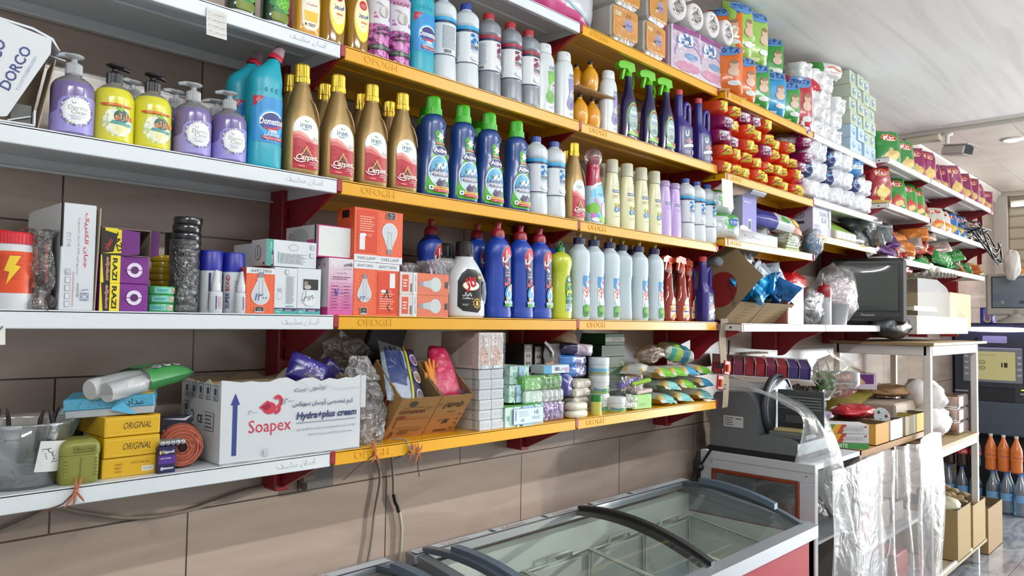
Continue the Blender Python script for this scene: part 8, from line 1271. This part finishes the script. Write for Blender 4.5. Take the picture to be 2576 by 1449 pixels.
# freezers
def freezer(x0,x1,label,full):
 t=thing('chest_freezer',label,'freezer',((x0+x1)/2,-.375,FZ));a=(x1-x0)/2;yb_,yf_=.28,-.28;zb,zf=.918-FZ,.835-FZ;zt=lambda y:zf+(zb-zf)*(y-yf_)/(yb_-yf_);RF=M('96152c',.55);FR=M('9aa0a6',.35,.5);g=G()
 for b in((-a,a,yf_,yf_+.05,.06,zf-.03),(-a,a,yb_-.048,yb_,.06,zb-.051),(-a,-a+.05,yf_,yb_,.06,zf-.03),(a-.05,a,yf_,yb_,.06,zf-.03)):g.box(*b,RF,.004)
 g.box(-a+.02,a-.02,yf_+.02,yb_-.02,0,.06,M('2a2a2c',.6));g.prism([(yf_,zf-.04),(yb_,zf-.04),(yb_,zb-.04),(yf_,zf-.035)],-a,-a+.04,FR,'x');g.prism([(yf_,zf-.04),(yb_,zf-.04),(yb_,zb-.04),(yf_,zf-.035)],a-.04,a,FR,'x');g.build('body',t)
 LI=M('d3dcd6',.45);g=G();[g.box(*b,LI)for b in((-a+.05,a-.05,yf_+.05,yf_+.056,.2,zf-.03),(-a+.04,a-.04,yb_-.056,yb_-.05,.2,zb-.045),(-a+.04,a-.04,yb_-.05,yb_-.012,zb-.05,zb-.045),(-a+.05,-a+.056,yf_+.05,yb_-.05,.2,zf-.03),(a-.056,a-.05,yf_+.05,yb_-.05,.2,zf-.03),(-a+.05,a-.05,yf_+.05,yb_-.05,.19,.2))];g.build('liner',t)
 g=G();ps=lambda y,dz=0:(y,zt(y)+dz)
 g.prism([ps(yf_-.012,-.045),ps(yf_-.012,0),ps(yf_+.03,.002),ps(yf_+.035,-.02)],-a-.01,a+.01,FR,'x');g.prism([ps(yb_+.008,-.05),ps(yb_+.008,.0),ps(yb_-.03,.002),ps(yb_-.035,-.02)],-a-.01,a+.01,FR,'x')
 for s in(-1,1):g.prism([ps(yf_,-.04),ps(yf_,0),ps(yb_,0),ps(yb_,-.04)],min(s*a,s*(a-.035)),max(s*a,s*(a-.035)),FR,'x')
 g.build('rim',t);d=Dec(lambda u,v,e:(u,yb_-.03+v,zt(yb_-.02)+.004+e));d.rect(-a,0,a,.034,'c3cdd6');[(d.text('KAVIAN',-a+.16+.25*q,.016,'b5808a',w=.1),d.rect(-a+.06+.25*q,.006,-a+.075+.25*q,.03,'2a2a2e'))for q in range(int(2*a/.25))];d.build('rim_print',t)
 arc=lambda y:zt(y)+.004+.038*(1-((y-.0)/.26)**2)
 GL=film('eef3f1',.03,.22,.05,None,'c9d4d0')
 for(p,q,dz)in((-a+.04,.012,.0),(-.012,a-.04,-.012)):
  g=G();g.grid(lambda u,v:(p+(q-p)*u,-.255+.51*v,arc(-.255+.51*v)+dz),2,16,GL);o=g.build('glass_lid',t)
  for x in((p,q)if full else(q,)):g=G();hv=abs(x)<.05;g.loft([[(x-.012,y,arc(y)+dz-.006),(x+.012,y,arc(y)+dz-.006),(x+.012,y,arc(y)+dz+.01),(x-.012,y,arc(y)+dz+.01)]for y in[-.26+.52*s/14 for s in range(15)]],M('232426',.5)if hv else M('5f6b76',.35,.3),True,False);g.build('lid_frame',o)
 for s in(-1,1):g=G();g.loft([[(s*(a-.06)-.014,y,arc(y)),(s*(a-.06)+.014,y,arc(y)),(s*(a-.06)+.014,y,arc(y)+.022),(s*(a-.06)-.014,y,arc(y)+.022)]for y in[-.16+.32*q/10 for q in range(11)]],M('5f6f80',.35,.2),True,False);g.build('lid_handle',t)
 if full:
  for q in range(4):
   b=thing('wire_basket',f'white wire basket hanging in the freezer, {ORD[q]} from the left','basket',(t.location.x-a+.23+.335*q,-.375,FZ),0,'wire baskets in the freezer');g=G();WI=M('c9cec6',.4);zr=zf-.1
   g.tube([(-.16,.2,zr+.055),(-.06,.2,zr+.055),(-.055,.2,zr+.075),(.06,.2,zr+.075),(.065,.2,zr+.06),(.16,.2,zr+.06),(.16,-.2,zr+.0),(-.16,-.2,zr+.0)],.0055,WI,6,closed=True);g.build('rim_wire',b);g=G()
   for x in(-.16,.16):g.tube([(x,.2,zr+.055),(x,.2,.33),(x,-.2,.33),(x,-.2,zr)],.0045,WI,5)
   g.tube([(-.16,.2,.42),(.16,.2,.42),(.16,-.2,.42),(-.16,-.2,.42)],.003,WI,5,closed=True)
   for s in range(9):x=-.128+.032*s;g.tube([(x,.2,.42),(x,.2,.33),(x,-.2,.33),(x,-.2,.42)],.0024,WI,4)
   g.build('wires',b)
  k=soft(.2,.13,.1,M('b9a268',.5,bump=(16,.6)),4,'frozen_pack','frozen packs in the baskets','frozen pack',.2,14,10)
  for q,(x,y,l)in enumerate(((1.28,-.5,'yellowish frozen pack low in the middle basket'),(1.5,-.42,'tan frozen pack in the right basket'),(1.62,-.36,'flat yellow frozen pack at the right end of the baskets'),(1.4,-.35,'amber frozen pack behind the yellowish one'))):k.put((x,y,FZ+.42),l,(R(-75),R(10*q),R(30*q)))
  g=G();g.box(-a+.06,a-.06,.21,.222,.3,zf-.06,M('c3ccc8',.6,bump=(12,.4)),.006);tag(g.build('frost',None,t.location),'pale frost crusted on the back wall of the freezer','frost',kind='stuff')
 return t
freezer(.392,1.862,'red chest freezer with curved glass lids along the tiled wall',True);freezer(-1.1,.302,'chest freezer whose corner shows at the bottom edge, left of the red one',False)
# counter behind clear drapes
t=thing('side_counter','low wooden counter holding toothpaste boxes, behind clear drapes','counter',(2.98,-.3,FZ));WD=M('9a7448',.55,bump=(8,.3));LG=M('cfd0cf',.45);H=1.0-FZ;g=G();g.box(-.36,.78,-.255,.28,H-.03,H,WD,.003);g.build('top',t);g=G();[g.box(x-.02,x+.02,y-.02,y+.02,0,H-.03,LG,.002)for x in(-.33,.75)for y in(-.23,.25)];g.build('legs',t);g=G();g.box(-.36,.78,-.23,.26,.42,.44,LG);g.box(-.36,.78,-.23,.26,.1,.12,LG);g.build('shelves',t)
g=G();FD=film('f4f5f6',.3,.5,.2,(10,.5),'e9e9ec')
def drape(a,b):
 x=2.1+1.57*a;k=max(0,1-abs(a-.74)/.16)*max(0,1-abs(b-.74)*2.2);q=a+.06*math.sin(a*9+1);y=-.628-.024*math.sin(q*34+1.2*math.sin(b*2.4+a*8))*(1.1-.6*b)-.03*nz(a*7,b*2.2,2)*(1-b*.6);return(x-(a-.74)*k*.5,y-.03*k,FZ+.01+.9*b-.03*nz(a*5,0,3)*(b>.9))
g.grid(drape,110,30,FD);tag(g.build('clear_drape'),'long clear plastic drape hanging in folds in front of the counter','plastic sheet')
for q,(x,z,w_,h_,c,l)in enumerate(((2.72,.44,.12,.16,'c99a1c','yellow pack behind the clear drape'),(2.95,.44,.2,.12,'a83a3c','reddish pack behind the clear drape'),(3.2,.44,.2,.14,'c9c3b0','cream carton behind the clear drape'),(3.45,.44,.16,.1,'8a8078','grey pack behind the clear drape'),(2.8,.12,.3,.2,'4a3f44','dark carton low behind the clear drape'),(3.15,.12,.24,.16,'5c6a7c','blue grey carton low behind the clear drape'),(3.5,.12,.2,.14,'b0342a','red tub low behind the clear drape'),(2.35,.3,.26,.3,'4f4446','dark bundle behind the drape next to the glazed cabinet'))):g=G();g.box(-w_/2,w_/2,-.1,.1,0,h_,M(c,.5),.008);tag(g.build('pack',None,(x,-.38 if q<7 else-.2,FZ+z+.002)),l,'pack')
ZT=1.0;at=lambda px,y,z=ZT+.05:sx(px,y,z)
def bio(d,w,h):d.rect(0,0,w*.3,h,'9aa03a');d.poly([(0,0),(w*.2,0),(w*.35,h),(0,h)],'5a8a3c');d.poly([(w*.08,0),(w*.3,0),(w*.4,h),(w*.2,h)],'d8a02c');d.poly([(w*.24,0),(w*.36,0),(w*.48,h),(w*.36,h)],'b0402c');d.text('BIODENT',w*.64,h*.5,'5a6070',w=w*.5,h=h*.34,bold=.06);d.text('BIODENT',w*.64,h*.5,'e4e4e4',w=w*.49,h=h*.3,bold=.02);d.rect(w*.9,h*.7,w*.95,h*.88,'b0342c')
fc=flat((0,0,0),(1,0,0),(0,0,1));xa,xb=at(2118,-.45),at(2205,-.53)
for k in range(3):
 h_=.042 if k else.026;z=ZT+(.0 if k==0 else.027+.0435*(k-1));carton('toothpaste_box',('white and green toothpaste box at the bottom of the stack on the counter','rainbow ended toothpaste box in the middle of the stack','rainbow ended toothpaste box on top of the stack')[k],'box',2.86-.2,2.86+.2 if False else 2.86-.2+.19,-.5,-.38,z,h_,'c9ccce',(lambda d,w,h:(d.rect(0,0,w,h,'3f8f4c'),d.text('WHITE',w*.3,h*.5,'c9dcc9',w=w*.4,bold=.03)))if k==0 else bio,rot=R(-52),group='toothpaste boxes on the counter')
def crate(label,x,y,w,dp,h,c,top,rot=0,name='open_carton',z=ZT):t=thing(name,label,'carton',(x,y,z),(0,0,rot));g=G();open_box(g,w,dp,h,c,'6a5a40',.004,None,.004,int(x*100));g.build('carton',t);g=G();g.box(-w/2+.006,w/2-.006,-dp/2+.006,dp/2-.006,.004,h*.8,M(top,.6));g.build('filling',t)
for x,c,tp,l in((2.98,'b98a3c','6a2a34','brown open carton beside the toothpaste boxes'),(3.2,'dcd8d2','7c1f30','white open carton of dark red packets on the counter'),(3.44,'a59a86','4a4034','grey brown open carton on the counter'),(3.62,'b9a24a','3a3a2c','yellow open carton of striped sweets at the counter end')):crate(l,x,-.42,.19,.25,.105,c,tp)
bagof('red_bag','shiny red bag of sweets lying on the open cartons','bag',(3.12,-.36,ZT+.1),.16,.1,.035,M('b31422',.25,coat=.5,bump=(16,.7)),5,.25);k=soft(.2,.12,.03,M('8a7c30',.3,coat=.3),5,'seed_packet','yellow and brown packets fanned out','packet',.1)
for q in range(7):k.put((3.3+.035*q,-.26,ZT+.12+.008*q),f'yellow brown packet in the fanned row behind the red bag, {ORD[q]} from the left',(R(-66),R(-12),R(-30)))
t=thing('pill_card','silver blister card standing on the red packets','card',(3.14,-.5,ZT+.08),(R(-20),0,R(-40)));g=G();g.lathe([(.045,-.002),(.045,.002)],M('9aa0a0',.3,.5),24,xf=Matrix.Translation((0,0,.04))@Matrix.Rotation(PI/2,4,'X'));[g.sphere((.024*math.cos(q*2.1),-.004,.04+.024*math.sin(q*2.1)),.008,M('3f7a5a' if q else '8a2a2c',.4),10,6)for q in range(3)];g.build('card',t)
JR=film('f2f0ea',.14,.55,.07,None,'e6dfd0')
for q,(px,c)in enumerate(((2150,'a8903a'),(2175,'b5a58a'),(2200,'c9b89a'),(2225,'c3b9a4'))):
 t=thing('sweet_jar',f'clear wide plastic sweet jar, {ORD[q]} of the row at the back of the counter','jar',(at(px,-.2,1.12),-.2,ZT),0,'clear sweet jars');g=G();g.lathe([(.07,0),(.085,.01),(.09,.06),(.085,.12),(.06,.17),(.048,.19),(.048,.215),(.052,.217)],JR,28,False);g.build('jar',t);g=G();g.lathe([(.076,.003),(.08,.05 if q else.09),(.0,.06)],M(c,.6,bump=(40,.9)),20);g.build('sweets',t)
t=thing('lollipop_bowl','round clear bowl tipped over with green lollipops on the jars','bowl',(at(2072,-.25,1.3),-.25,1.22),(R(28),R(18),0));g=G();g.lathe([(.02,0),(.085,.03),(.12,.09),(.12,.14),(.09,.185),(.085,.195),(.105,.2),(.108,.21)],JR,34,False);g.build('bowl',t)
for q in range(16):
 a,r_=q*2.4,.02+.06*((q*.618)%1);t=thing('lollipop',f'green lollipop with white stick in the tipped bowl, {("near the rim", "in the middle", "at the bottom", "at the side")[q % 4]}','lollipop',(at(2072,-.25,1.3)+r_*math.cos(a),-.27+r_*math.sin(a)*.6,1.26+.03*(q%3)),(R(-40+30*math.sin(q)),R(50*math.cos(q)),0),'green lollipops');g=G();g.sphere((0,0,0),.017,M('2f8a34',.3,coat=.3),10,8);g.build('sweet',t);g=G();g.tube([(0,0,.015),(0,0,.085)],.003,M('d3d6d2',.5),6);g.build('stick',t)
t=thing('scale_dish','white scoop of dark seed pods behind the covered slicer','dish',(at(2030,-.2,1.25),-.18,1.19));g=G();g.prism([(-.16,.05),(-.1,0),(.12,0),(.22,.055),(.2,.06),(.1,.012),(-.09,.012),(-.15,.058)],-.09,.09,M('c9ccce',.4),'y');g.box(-.09,.1,-.085,.085,-.19,.0,M('8a8c8e',.5),.01);g.build('dish',t);rr=random.Random(3);g=G();[g.tube([(x-.05,y,.03+.02*rr.random()),(x,y+.01,.05+.015*rr.random()),(x+.05,y,.035)],[.004,.012,.004],M('3a2e2a',.5),6)for x,y in((rr.uniform(-.08,.12),rr.uniform(-.06,.06))for _ in range(26))];g.build('pods',t)
carton('wafer_carton','purple and white wafer carton standing on the jars by the table frame','carton',at(2120,-.3,1.3),at(2160,-.3,1.3)-.08,-.3,-.2,1.225,.105,'5c1a6a',lambda d,w,h:(d.rect(0,0,w,h*.45,'cfc4cc'),d.rect(0,0,w,h*.15,'8a1a5c'),d.ell(w*.5,h*.75,w*.35,h*.18,'b0203a',20),d.text('شونیز',w*.5,h*.75,'ece0e4',w=w*.45,bold=.03),d.ell(w*.5,h*.32,w*.28,h*.08,'7a4a2c',16)),rot=R(-40));carton('wafer_carton','white wafer carton with purple picture, right of the purple one','carton',at(2163,-.28,1.28),at(2182,-.28,1.28)+.04,-.3,-.2,1.22,.09,'cfc6d4',lambda d,w,h:(d.poly([(w*.2,h*.35),(w*.9,h*.35),(w*.9,h*.95),(w*.15,h*.95)],'5c1a6a'),d.poly([(w*.2,h*.95),(w*.35,h*.95),(w*.65,h*.4),(w*.5,h*.35)],'d0b478')),rot=R(-60))
g=G();g.tube([(2.42,-.02,1.5),(2.4,-.015,1.3),(2.38,-.02,1.15)],.005,M('3a3634',.5),6);tag(g.build('hanging_wire'),'dark wire hanging down the tiles right of the sockets','cable')
k=soft(.1,.12,.05,M('8a7c9a',.3,.2,bump=(20,.8)),6,'sweet_bag','small shiny sweet bags','sweets',.25)
for q,(x,y,z)in enumerate(((2.62,-.4,0),(2.7,-.38,.02),(2.58,-.3,.02),(2.66,-.28,.08),(2.75,-.3,.06))):k.put((x,y,ZT+.002+z),f'small shiny violet grey sweet bag beside the slicer sheet, {ORD[q]} from the left',(R(-20),R(20*math.sin(q)),R(30*q)))
# tall table frame, its goods, the crates below
t=thing('rack_table','tall white metal rack table with wooden shelves','table',(4.05,-.4,FZ));PW=M('d3d0c8',.4,coat=.2);g=G();x0,x1,y0,y1=-.5,.52,-.2,.28
for x,y in((x0,y0),(x1,y0),(x0,y1),(x1,y1)):g=G();g.box(x-.018,x+.018,y-.018,y+.018,0,1.385,PW,.003);g.build('leg',t)
g=G();[(lambda q:(q.box(*b,PW,.003),q.build('rail',t)))(G())for b in((x0,x1,y0-.018,y0+.012,1.33,1.385),(x0,x1,y1-.012,y1+.018,1.33,1.385),(x0-.018,x0+.012,y0,y1,1.33,1.385),(x1-.012,x1+.018,y0,y1,1.33,1.385),(x0,x1,y0-.018,y0+.012,.76,.805),(x0,x1,y0-.018,y0+.0,.1,.13))];g=G();g.box(x0-.04,x1+.16,y0-.04,y1+.03,1.387,1.402,M('8f7650',.6));g.build('top',t);g=G();g.box(x0,x1+.02,y0-.02,y1,.806,.825,M('98805a',.6));g.build('middle_shelf',t);g=G();g.box(x0,x1+.2,y0-.02,y1,.1,.118,M('a89a80',.6));g.build('bottom_shelf',t)
for q,(x,z,r_)in enumerate(((3.95,.93,.16),(4.08,.93,.13),(3.98,1.07,.13))):bagof('white_bag',f'bulging white bag on the middle shelf of the rack table, {("left", "right", "upper")[q]} one','bag',(x,-.46,FZ+.826+(.15 if q==2 else 0)),r_,.12,.1,M('dcd7d4',.5,bump=(14,.7)),3+q,.25)
bagof('bread_bag','brown flat loaves in clear film on top of the bags','bread',(3.9,-.3,1.16),.22,.12,.035,M('a5805c',.6,bump=(14,.7)),8,.2);g=G();g.box(-.25,.15,-.15,.15,0,.12,M('a8988a',.6),.01);tag(g.build('tray_box',None,(3.75,-.3,1.03)),'film covered flat box behind the open cartons','box')
for q in range(6):
 t=thing('cake_pack',f'clear pack of brown muffins, {("lower", "middle", "upper")[q//2]} {("left", "right")[q % 2]} of six on the rack table','cakes',(4.33+.12*(q%2),-.5,FZ+.827+.082*(q//2)),0,'muffin packs');g=G();[g.sphere((x,y,.04),(.026,.026,.034),M('a5622a',.7),12,8)for x in(-.028,.028)for y in(-.05,.0,.05)];g.build('muffins',t);g=G();g.box(-.058,.058,-.08,.08,.001,.08,film('f6f0ea',.06,.6,.08),.01);g.build('shell',t)
crate('battered brown carton of onions low on the rack table, nearest',4.2,-.45,.3,.34,.3,'9a8458','5a5040',0,'vegetable_carton',FZ+.119);crate('brown carton of potatoes with a heart shaped hand hole',4.57,-.45,.32,.34,.27,'a08a5c','5a4a34',0,'vegetable_carton',FZ+.119);crate('large torn brown carton behind the potatoes',5.02,-.42,.42,.4,.3,'937852','6a5436',0,'vegetable_carton',FZ)
k=Kind(thing('potato','x','potato',(0,0,-20),0,'potatoes in the carton'));g=G();g.grid(lump(.035,.028,.022,3,.15),14,10,M('8a7450',.8,bump=(60,.4)));g.build('potato_skin',k.root);rr=random.Random(5)
for q in range(26):a,b=q%6,q//6;k.put((4.44+.05*a+.01*rr.random(),-.58+.06*b,FZ+.119+.225+.02*rr.random()+.012*b),f'brown potato heaped in the middle carton, row {("one", "two", "three", "four", "five")[b]} from the front, {ORD[a]} along',(rr.random(),rr.random(),rr.random()*3),.9+.4*rr.random())
bagof('vegetable_bag','pale greenish bag in the nearest brown carton','bag',(4.2,-.5,FZ+.36),.12,.1,.05,M('b9b59a',.5,bump=(16,.7)),3,.2);d=None
def pet(c,capc,h,r_,name,grp,lab,lc,clear=True):
 t=proto(name,'bottle',grp);B=Body([(0,r_*.8,r_*.8),(.01,r_,r_),(h*.3,r_*.97,r_*.97),(h*.32,r_,r_),(h*.6,r_,r_),(h*.78,r_*.62,r_*.62),(h*.92,r_*.3,r_*.3),(h*.94,r_*.28,r_*.28)],4,22);B.mesh(film(c,.18,.55,.06,None,c)if clear else M(c,.2,coat=.6),'body',t);d=Dec(B.wrap,.012);d.rect(-r_*2.4,h*.34,r_*2.4,h*.52,lab);d.text('Damavand' if clear else 'Cola' if c!='d0702c' else 'Miranda',0,h*.43,lc,w=r_*1.7);d.build('label',t);g=G();g.lathe([(r_*.33,h*.94),(r_*.33,h),(r_*.3,h*1.005)],M(capc,.4),16);g.build('cap',t);return Kind(t)
wa,so,ck=pet('b5cfe0','3a6ab0',.33,.047,'water_bottle','water bottles on the floor','6fa0cc','2a4a8c'),pet('d0702c','c9c3b8',.29,.043,'orange_soda','orange soda bottles','d8783a','2a3a6c',False),pet('2a1c1c','a8202c',.29,.043,'cola_bottle','cola bottles','a81f2c','e4d4d4',False)
for q in range(6):f,b=q%3,q//3;wa.put((6.2+.1*b-.01*f,-.37-.097*f,FZ),f'clear water bottle on the floor, {("nearest the wall", "in the middle", "nearest the aisle")[f]} of the {("front", "rear")[b]} three',R(10*q))
for q in range(3):so.put((6.21-.01*q,-.36-.09*q,FZ+.335),f'orange soda bottle on top of the water bottles, {("left", "middle", "right")[q]} one',R(-60));wa.put((6.25,-.04-.1*q,FZ),f'clear water bottle behind the table leg, {("left", "middle", "right")[q]} one',R(20));ck.put((6.25,-.05-.095*q,FZ+.335),f'dark cola bottle on the water bottles behind the table leg, {("left", "middle", "right")[q]} one',R(-70))
# cash machine with monitor and box on top
t=thing('cash_machine','dark slate cash machine with a pale yellow screen','cash machine',(6.55,-.45,FZ));DK=M('333a48',.4,coat=.2);g=G();g.box(0,.7,-.5,.43,.58,1.53,DK,.01);g.box(.12,.7,-.5,.43,0,.58,M('1a1c22',.6));g.box(-.03,.0,-.12,.4,.58,.86,M('4a5664',.45),.01);g.build('cabinet',t)
UF=lambda e0=0:flat((-.001-e0,.43,0),(0,-1,0),(0,0,1));g=G();g.box(-.02,.0,-.08,.36,1.02,1.32,M('8a909a',.35,.3),.008);g.build('screen_surround',t);g=G();g.box(-.024,-.018,-.03,.27,1.045,1.285,M('b5ae7c',.3,emit=.35),.003);g.build('screen',t)
d=Dec(flat((-.0245,.27,1.045),(0,-1,0),(0,0,1)));[(d.ell(.06,v,.024,.018,'6a6440',16),d.ell(.06,v,.02,.0145,'c9c298',16))for v in(.15,.1)];d.rect(.2,.11,.21,.15,'3a3624');d.rect(.22,.11,.245,.15,'3a3624');d.rect(.0,.21,.16,.212,'7a744c');d.build('screen_content',t)
g=G();[g.box(-.026,-.018,y,y+.03,1.08+.05*q,1.1+.05*q,M('b9bdc4',.3),.003)for q in range(4)for y in(.315,-.075)];g.build('side_keys',t);g=G();g.box(-.015,.001,-.02,.26,.86,.98,M('22262e',.4),.004);g.box(-.022,.001,.32,.42,.93,.945,M('a9adb4',.3,.4),.003);g.box(-.022,.0,-.2,-.06,.93,.945,M('a9adb4',.3,.4),.003);g.build('slots',t);g=G();g.box(-.024,-.001,-.17,-.07,.968,.976,M('c3d83a',.4,emit=1.5));g.build('indicator',t)
g=G();g.sphere((-.02,.12,1.475),(.05,.32,.022),M('cfc4ff',.4,emit=3),30,8);g.build('light_bar',t);d=Dec(UF(),e=.002);d.rect(.22,1.36,.4,1.42,'a9a3d0',.01);d.ell(.17,1.39,.016,.016,'1a1c26',16);d.build('brand_plate',t);g=G();g.box(-.06,.0,-.24,-.2,.56,1.46,M('c9c9cc',.2,.6),.01);g.build('steel_edge',t)
t=thing('monitor','beige tube monitor showing a pale grey picture, on the cash machine','monitor',(6.48,-.5,FZ+1.535),(0,0,R(-84)));BG=M('a9a79e',.45);w=.42;g=G();g.box(-w/2,w/2,-.05,.04,.06,.41,BG,.012);g.loft([[(x*s,y,.23+(z-.23)*s)for x,z in((-w/2+.01,.07),(w/2-.01,.07),(w/2-.01,.4),(-w/2+.01,.4))]for s,y in((.97,.04),(.7,.3))],BG,True,False);g.lathe([(.14,0),(.13,.02),(.06,.05),(.06,.07)],BG,24);g.build('case',t);g=G();g.box(-w/2+.04,w/2-.04,-.052,-.05,.12,.385,M('1c1e22',.3));g.build('bezel',t);g=G();g.grid(lambda a,b:(-w/2+.048+(w-.096)*a,-.0525-.004*(1-(2*a-1)**2),.128+.25*b),8,2,M('59646e',.08,emit=.25));g.build('screen',t);g=G();g.lathe([(.018,0),(.018,.006)],M('8a887f',.4),20,xf=Matrix.Translation((.0,-.048,.09))@Matrix.Rotation(PI/2,4,'X'));g.build('button',t)
d=Dec(FRONT(-.0572));d.ell(.05,.17,.03,.014,'3a444c',12);d.ell(-.09,.17,.012,.018,'8a949c',12);d.ell(-.05,.3,.02,.02,'8a4a50',12);d.poly([(-.16,.24),(.16,.25),(.16,.36),(-.16,.37)],'6a7680');d.build('picture',t)
carton('blue_box','blue box with a violet and yellow emblem on the cash machine','box',6.42,6.56,-.34,-.25,FZ+1.53,.13,'24348c',None,lambda d,w,h:(d.rect(w*.25,h*.05,w*.95,h*.95,'7a78c0',.02),d.ell(w*.6,h*.3,w*.3,h*.28,'c9b83a',16),d.ell(w*.6,h*.36,w*.2,h*.26,'6a68b0',16),d.ell(w*.6,h*.5,w*.1,h*.12,'b05a8c',12)),lambda d,w,h:d.rect(w*.1,h*.1,w*.9,h*.9,'c9ccd8'))
# cords, strings, sockets
def cord(name,label,cat,pts,r_,c,n=6):
 P=[V(p)for p in pts];Q=[catmull(P,s/(len(P)*n))for s in range(len(P)*n+1)];g=G();g.tube(Q,r_,M(c,.5),7);return tag(g.build(name),label,cat)
pw=lambda px,py,y=-.012:tuple(atY(px,py,y))
cord('cord','grey beige power cord sagging along the tiles under the white shelf','cord',[pw(-20,1345),pw(60,1310),pw(135,1278),pw(210,1290),pw(330,1303),pw(470,1285),pw(600,1240),pw(700,1215),pw(775,1196)],.0045,'8f8578')
cord('cord','left grey cord hanging below the yellow shelf towards the freezer','cord',[pw(942,1150),pw(953,1180),pw(955,1215),pw(942,1290),pw(936,1350),pw(925,1412)],.004,'8a8279');cord('cord','right grey cord hanging below the yellow shelf, spliced with black tape','cord',[pw(985,1150),pw(989,1200),pw(990,1245)],.0042,'8f887e');cord('splice','black tape splice on the right hanging cord','tape',[pw(990,1243),pw(994,1262),pw(999,1272),pw(1003,1288)],.0058,'17171a');cord('cord','pale lower length of the spliced cord above the freezer corner','cord',[pw(1004,1288),pw(1010,1330),pw(1007,1390),pw(1005,1412)],.005,'b5b09c')
t=thing('power_socket','grey plug and socket behind the end of the white shelf','socket',(.13,-.005,1.158));g=G();g.box(-.045,.045,-.03,0,-.035,.035,M('6a6866',.6),.006);g.build('socket',t);g=G();g.lathe([(.012,0),(.016,.02),(.016,.03)],M('8a857c',.5),14,xf=Matrix.Translation((-.05,-.02,0))@Matrix.Rotation(PI/2,4,'Y'));g.build('plug',t)
t=thing('wall_socket','white double wall socket right of the cardboard strip','socket',(2.7,0,1.39));g=G();g.box(-.13,.13,-.035,0,-.045,.045,M('cfcac2',.4),.008);g.build('plate',t);g=G();[g.lathe([(.026,0),(.028,.005),(.02,.006)],M('b5b0a8',.5),18,xf=Matrix.Translation((x,-.035,0))@Matrix.Rotation(PI/2,4,'X'))for x in(-.06,.06)];g.build('outlets',t)
ST='b06a4c';yl=YF-.004
def bow(label,px,py,tail,seed):
 c=atY(px,py,yl);t=thing('string_knot',label,'string',c);rr=random.Random(seed);g=G();m=M(ST,.7);g.sphere((0,-.002,0),.005,m,8,6)
 for q in range(6):a=rr.uniform(-.6,.6)+(PI if q%2 else 0)+PI/2;L=rr.uniform(.015,.035);g.tube([(0,-.003,0),(math.cos(a)*L*.6,-.006,math.sin(a)*L*.6),(math.cos(a)*L,-.003,math.sin(a)*L)],[.002,.0022,.001],m,5)
 g.build('knot',t);g=G();g.tube([(0,0,.0),(.002,.006,.018),(.003,.03,.026)],.0014,m,5);g.tube([(0,-.002,0),*tail],.0014,M('5a3a2c',.7),5);g.build('tail',t)
bow('coral string bow tied round the white shelf lip',190,1235,[(-.02,.0,-.02),(-.05,.0,-.028)],3);bow('coral string knot tied on the yellow shelf lip below the clear bag',943,1142,[(-.03,.01,-.02),(-.075,.02,-.055)],5);bow('coral string knot with a grey wire on the yellow shelf lip below the gloves',1035,1135,[(-.03,.01,-.012),(-.07,.02,-.028)],7);bow('hanging coral string end right of the grey wire',1050,1140,[(.002,.0,-.03),(.008,.0,-.06)],9)
cord('grey_wire','grey white wire looped over the yellow shelf in front of the glove cartons','wire',[tuple(atZ(985,1104,Z1+.003)),tuple(atZ(1018,1106,Z1+.003)),pw(1027,1118,yl-.002),pw(1034,1136,yl-.004)],.0018,'9a9a9c')
t=thing('card_strip','torn grey cardboard strip hanging at the end of the yellow shelves','card',(1.84,-.29,1.6));g=G();g.grid(lambda a,b:((a-.5)*.06*(1-.25*b)+.006*nz(b*9,a*2,3),-.01+.008*math.sin(b*6),-.36*b),5,24,M('8a7c6a',.8));g.grid(lambda a,b:((a-.5)*.06*(1-.25*b)+.006*nz(b*9,a*2,3),-.008+.008*math.sin(b*6),-.36*b),5,24,M('8a7c6a',.8));g.build('strip',t);g=G();[g.box(-.05,-.005,-.024,-.004,z,z+.02,M('2a2322',.5),.003)for z in(-.2,-.285)];g.build('clips',t)
for q,(px,py)in enumerate(((1828,925),(1811,962))):c=atY(px,py,-.32);t=thing('battery_pack',f'small red battery pack hanging on the cardboard strip, {("upper", "lower")[q]} one','battery pack',c,(0,R(8),0));g=G();g.box(-.022,.022,-.004,.004,-.028,.028,M('a81f2c',.35),.002);g.build('card',t);g=G();[g.lathe([(.005,-.016),(.005,.012)],M('c9a03a' if s else 'b5442c',.35),10,xf=Matrix.Translation((-.006+.012*s,-.008,0)))for s in(0,1)];g.build('batteries',t)
t=thing('strap','black strap hanging from the shelf behind the cream jars','strap',(sx(1462,-.12,Z1+.27),-.12,Z1+.315));g=G();g.grid(lambda a,b:((a-.5)*.045-.02*b+.003*math.sin(b*9),.02*b,-.13*b),4,12,M('121214',.6));g.build('webbing',t);g=G();g.tube([(.0,.02,-.09),(.03,.02,-.1),(.045,.02,-.13)],.0022,M('151517',.5),5);g.build('cord',t)
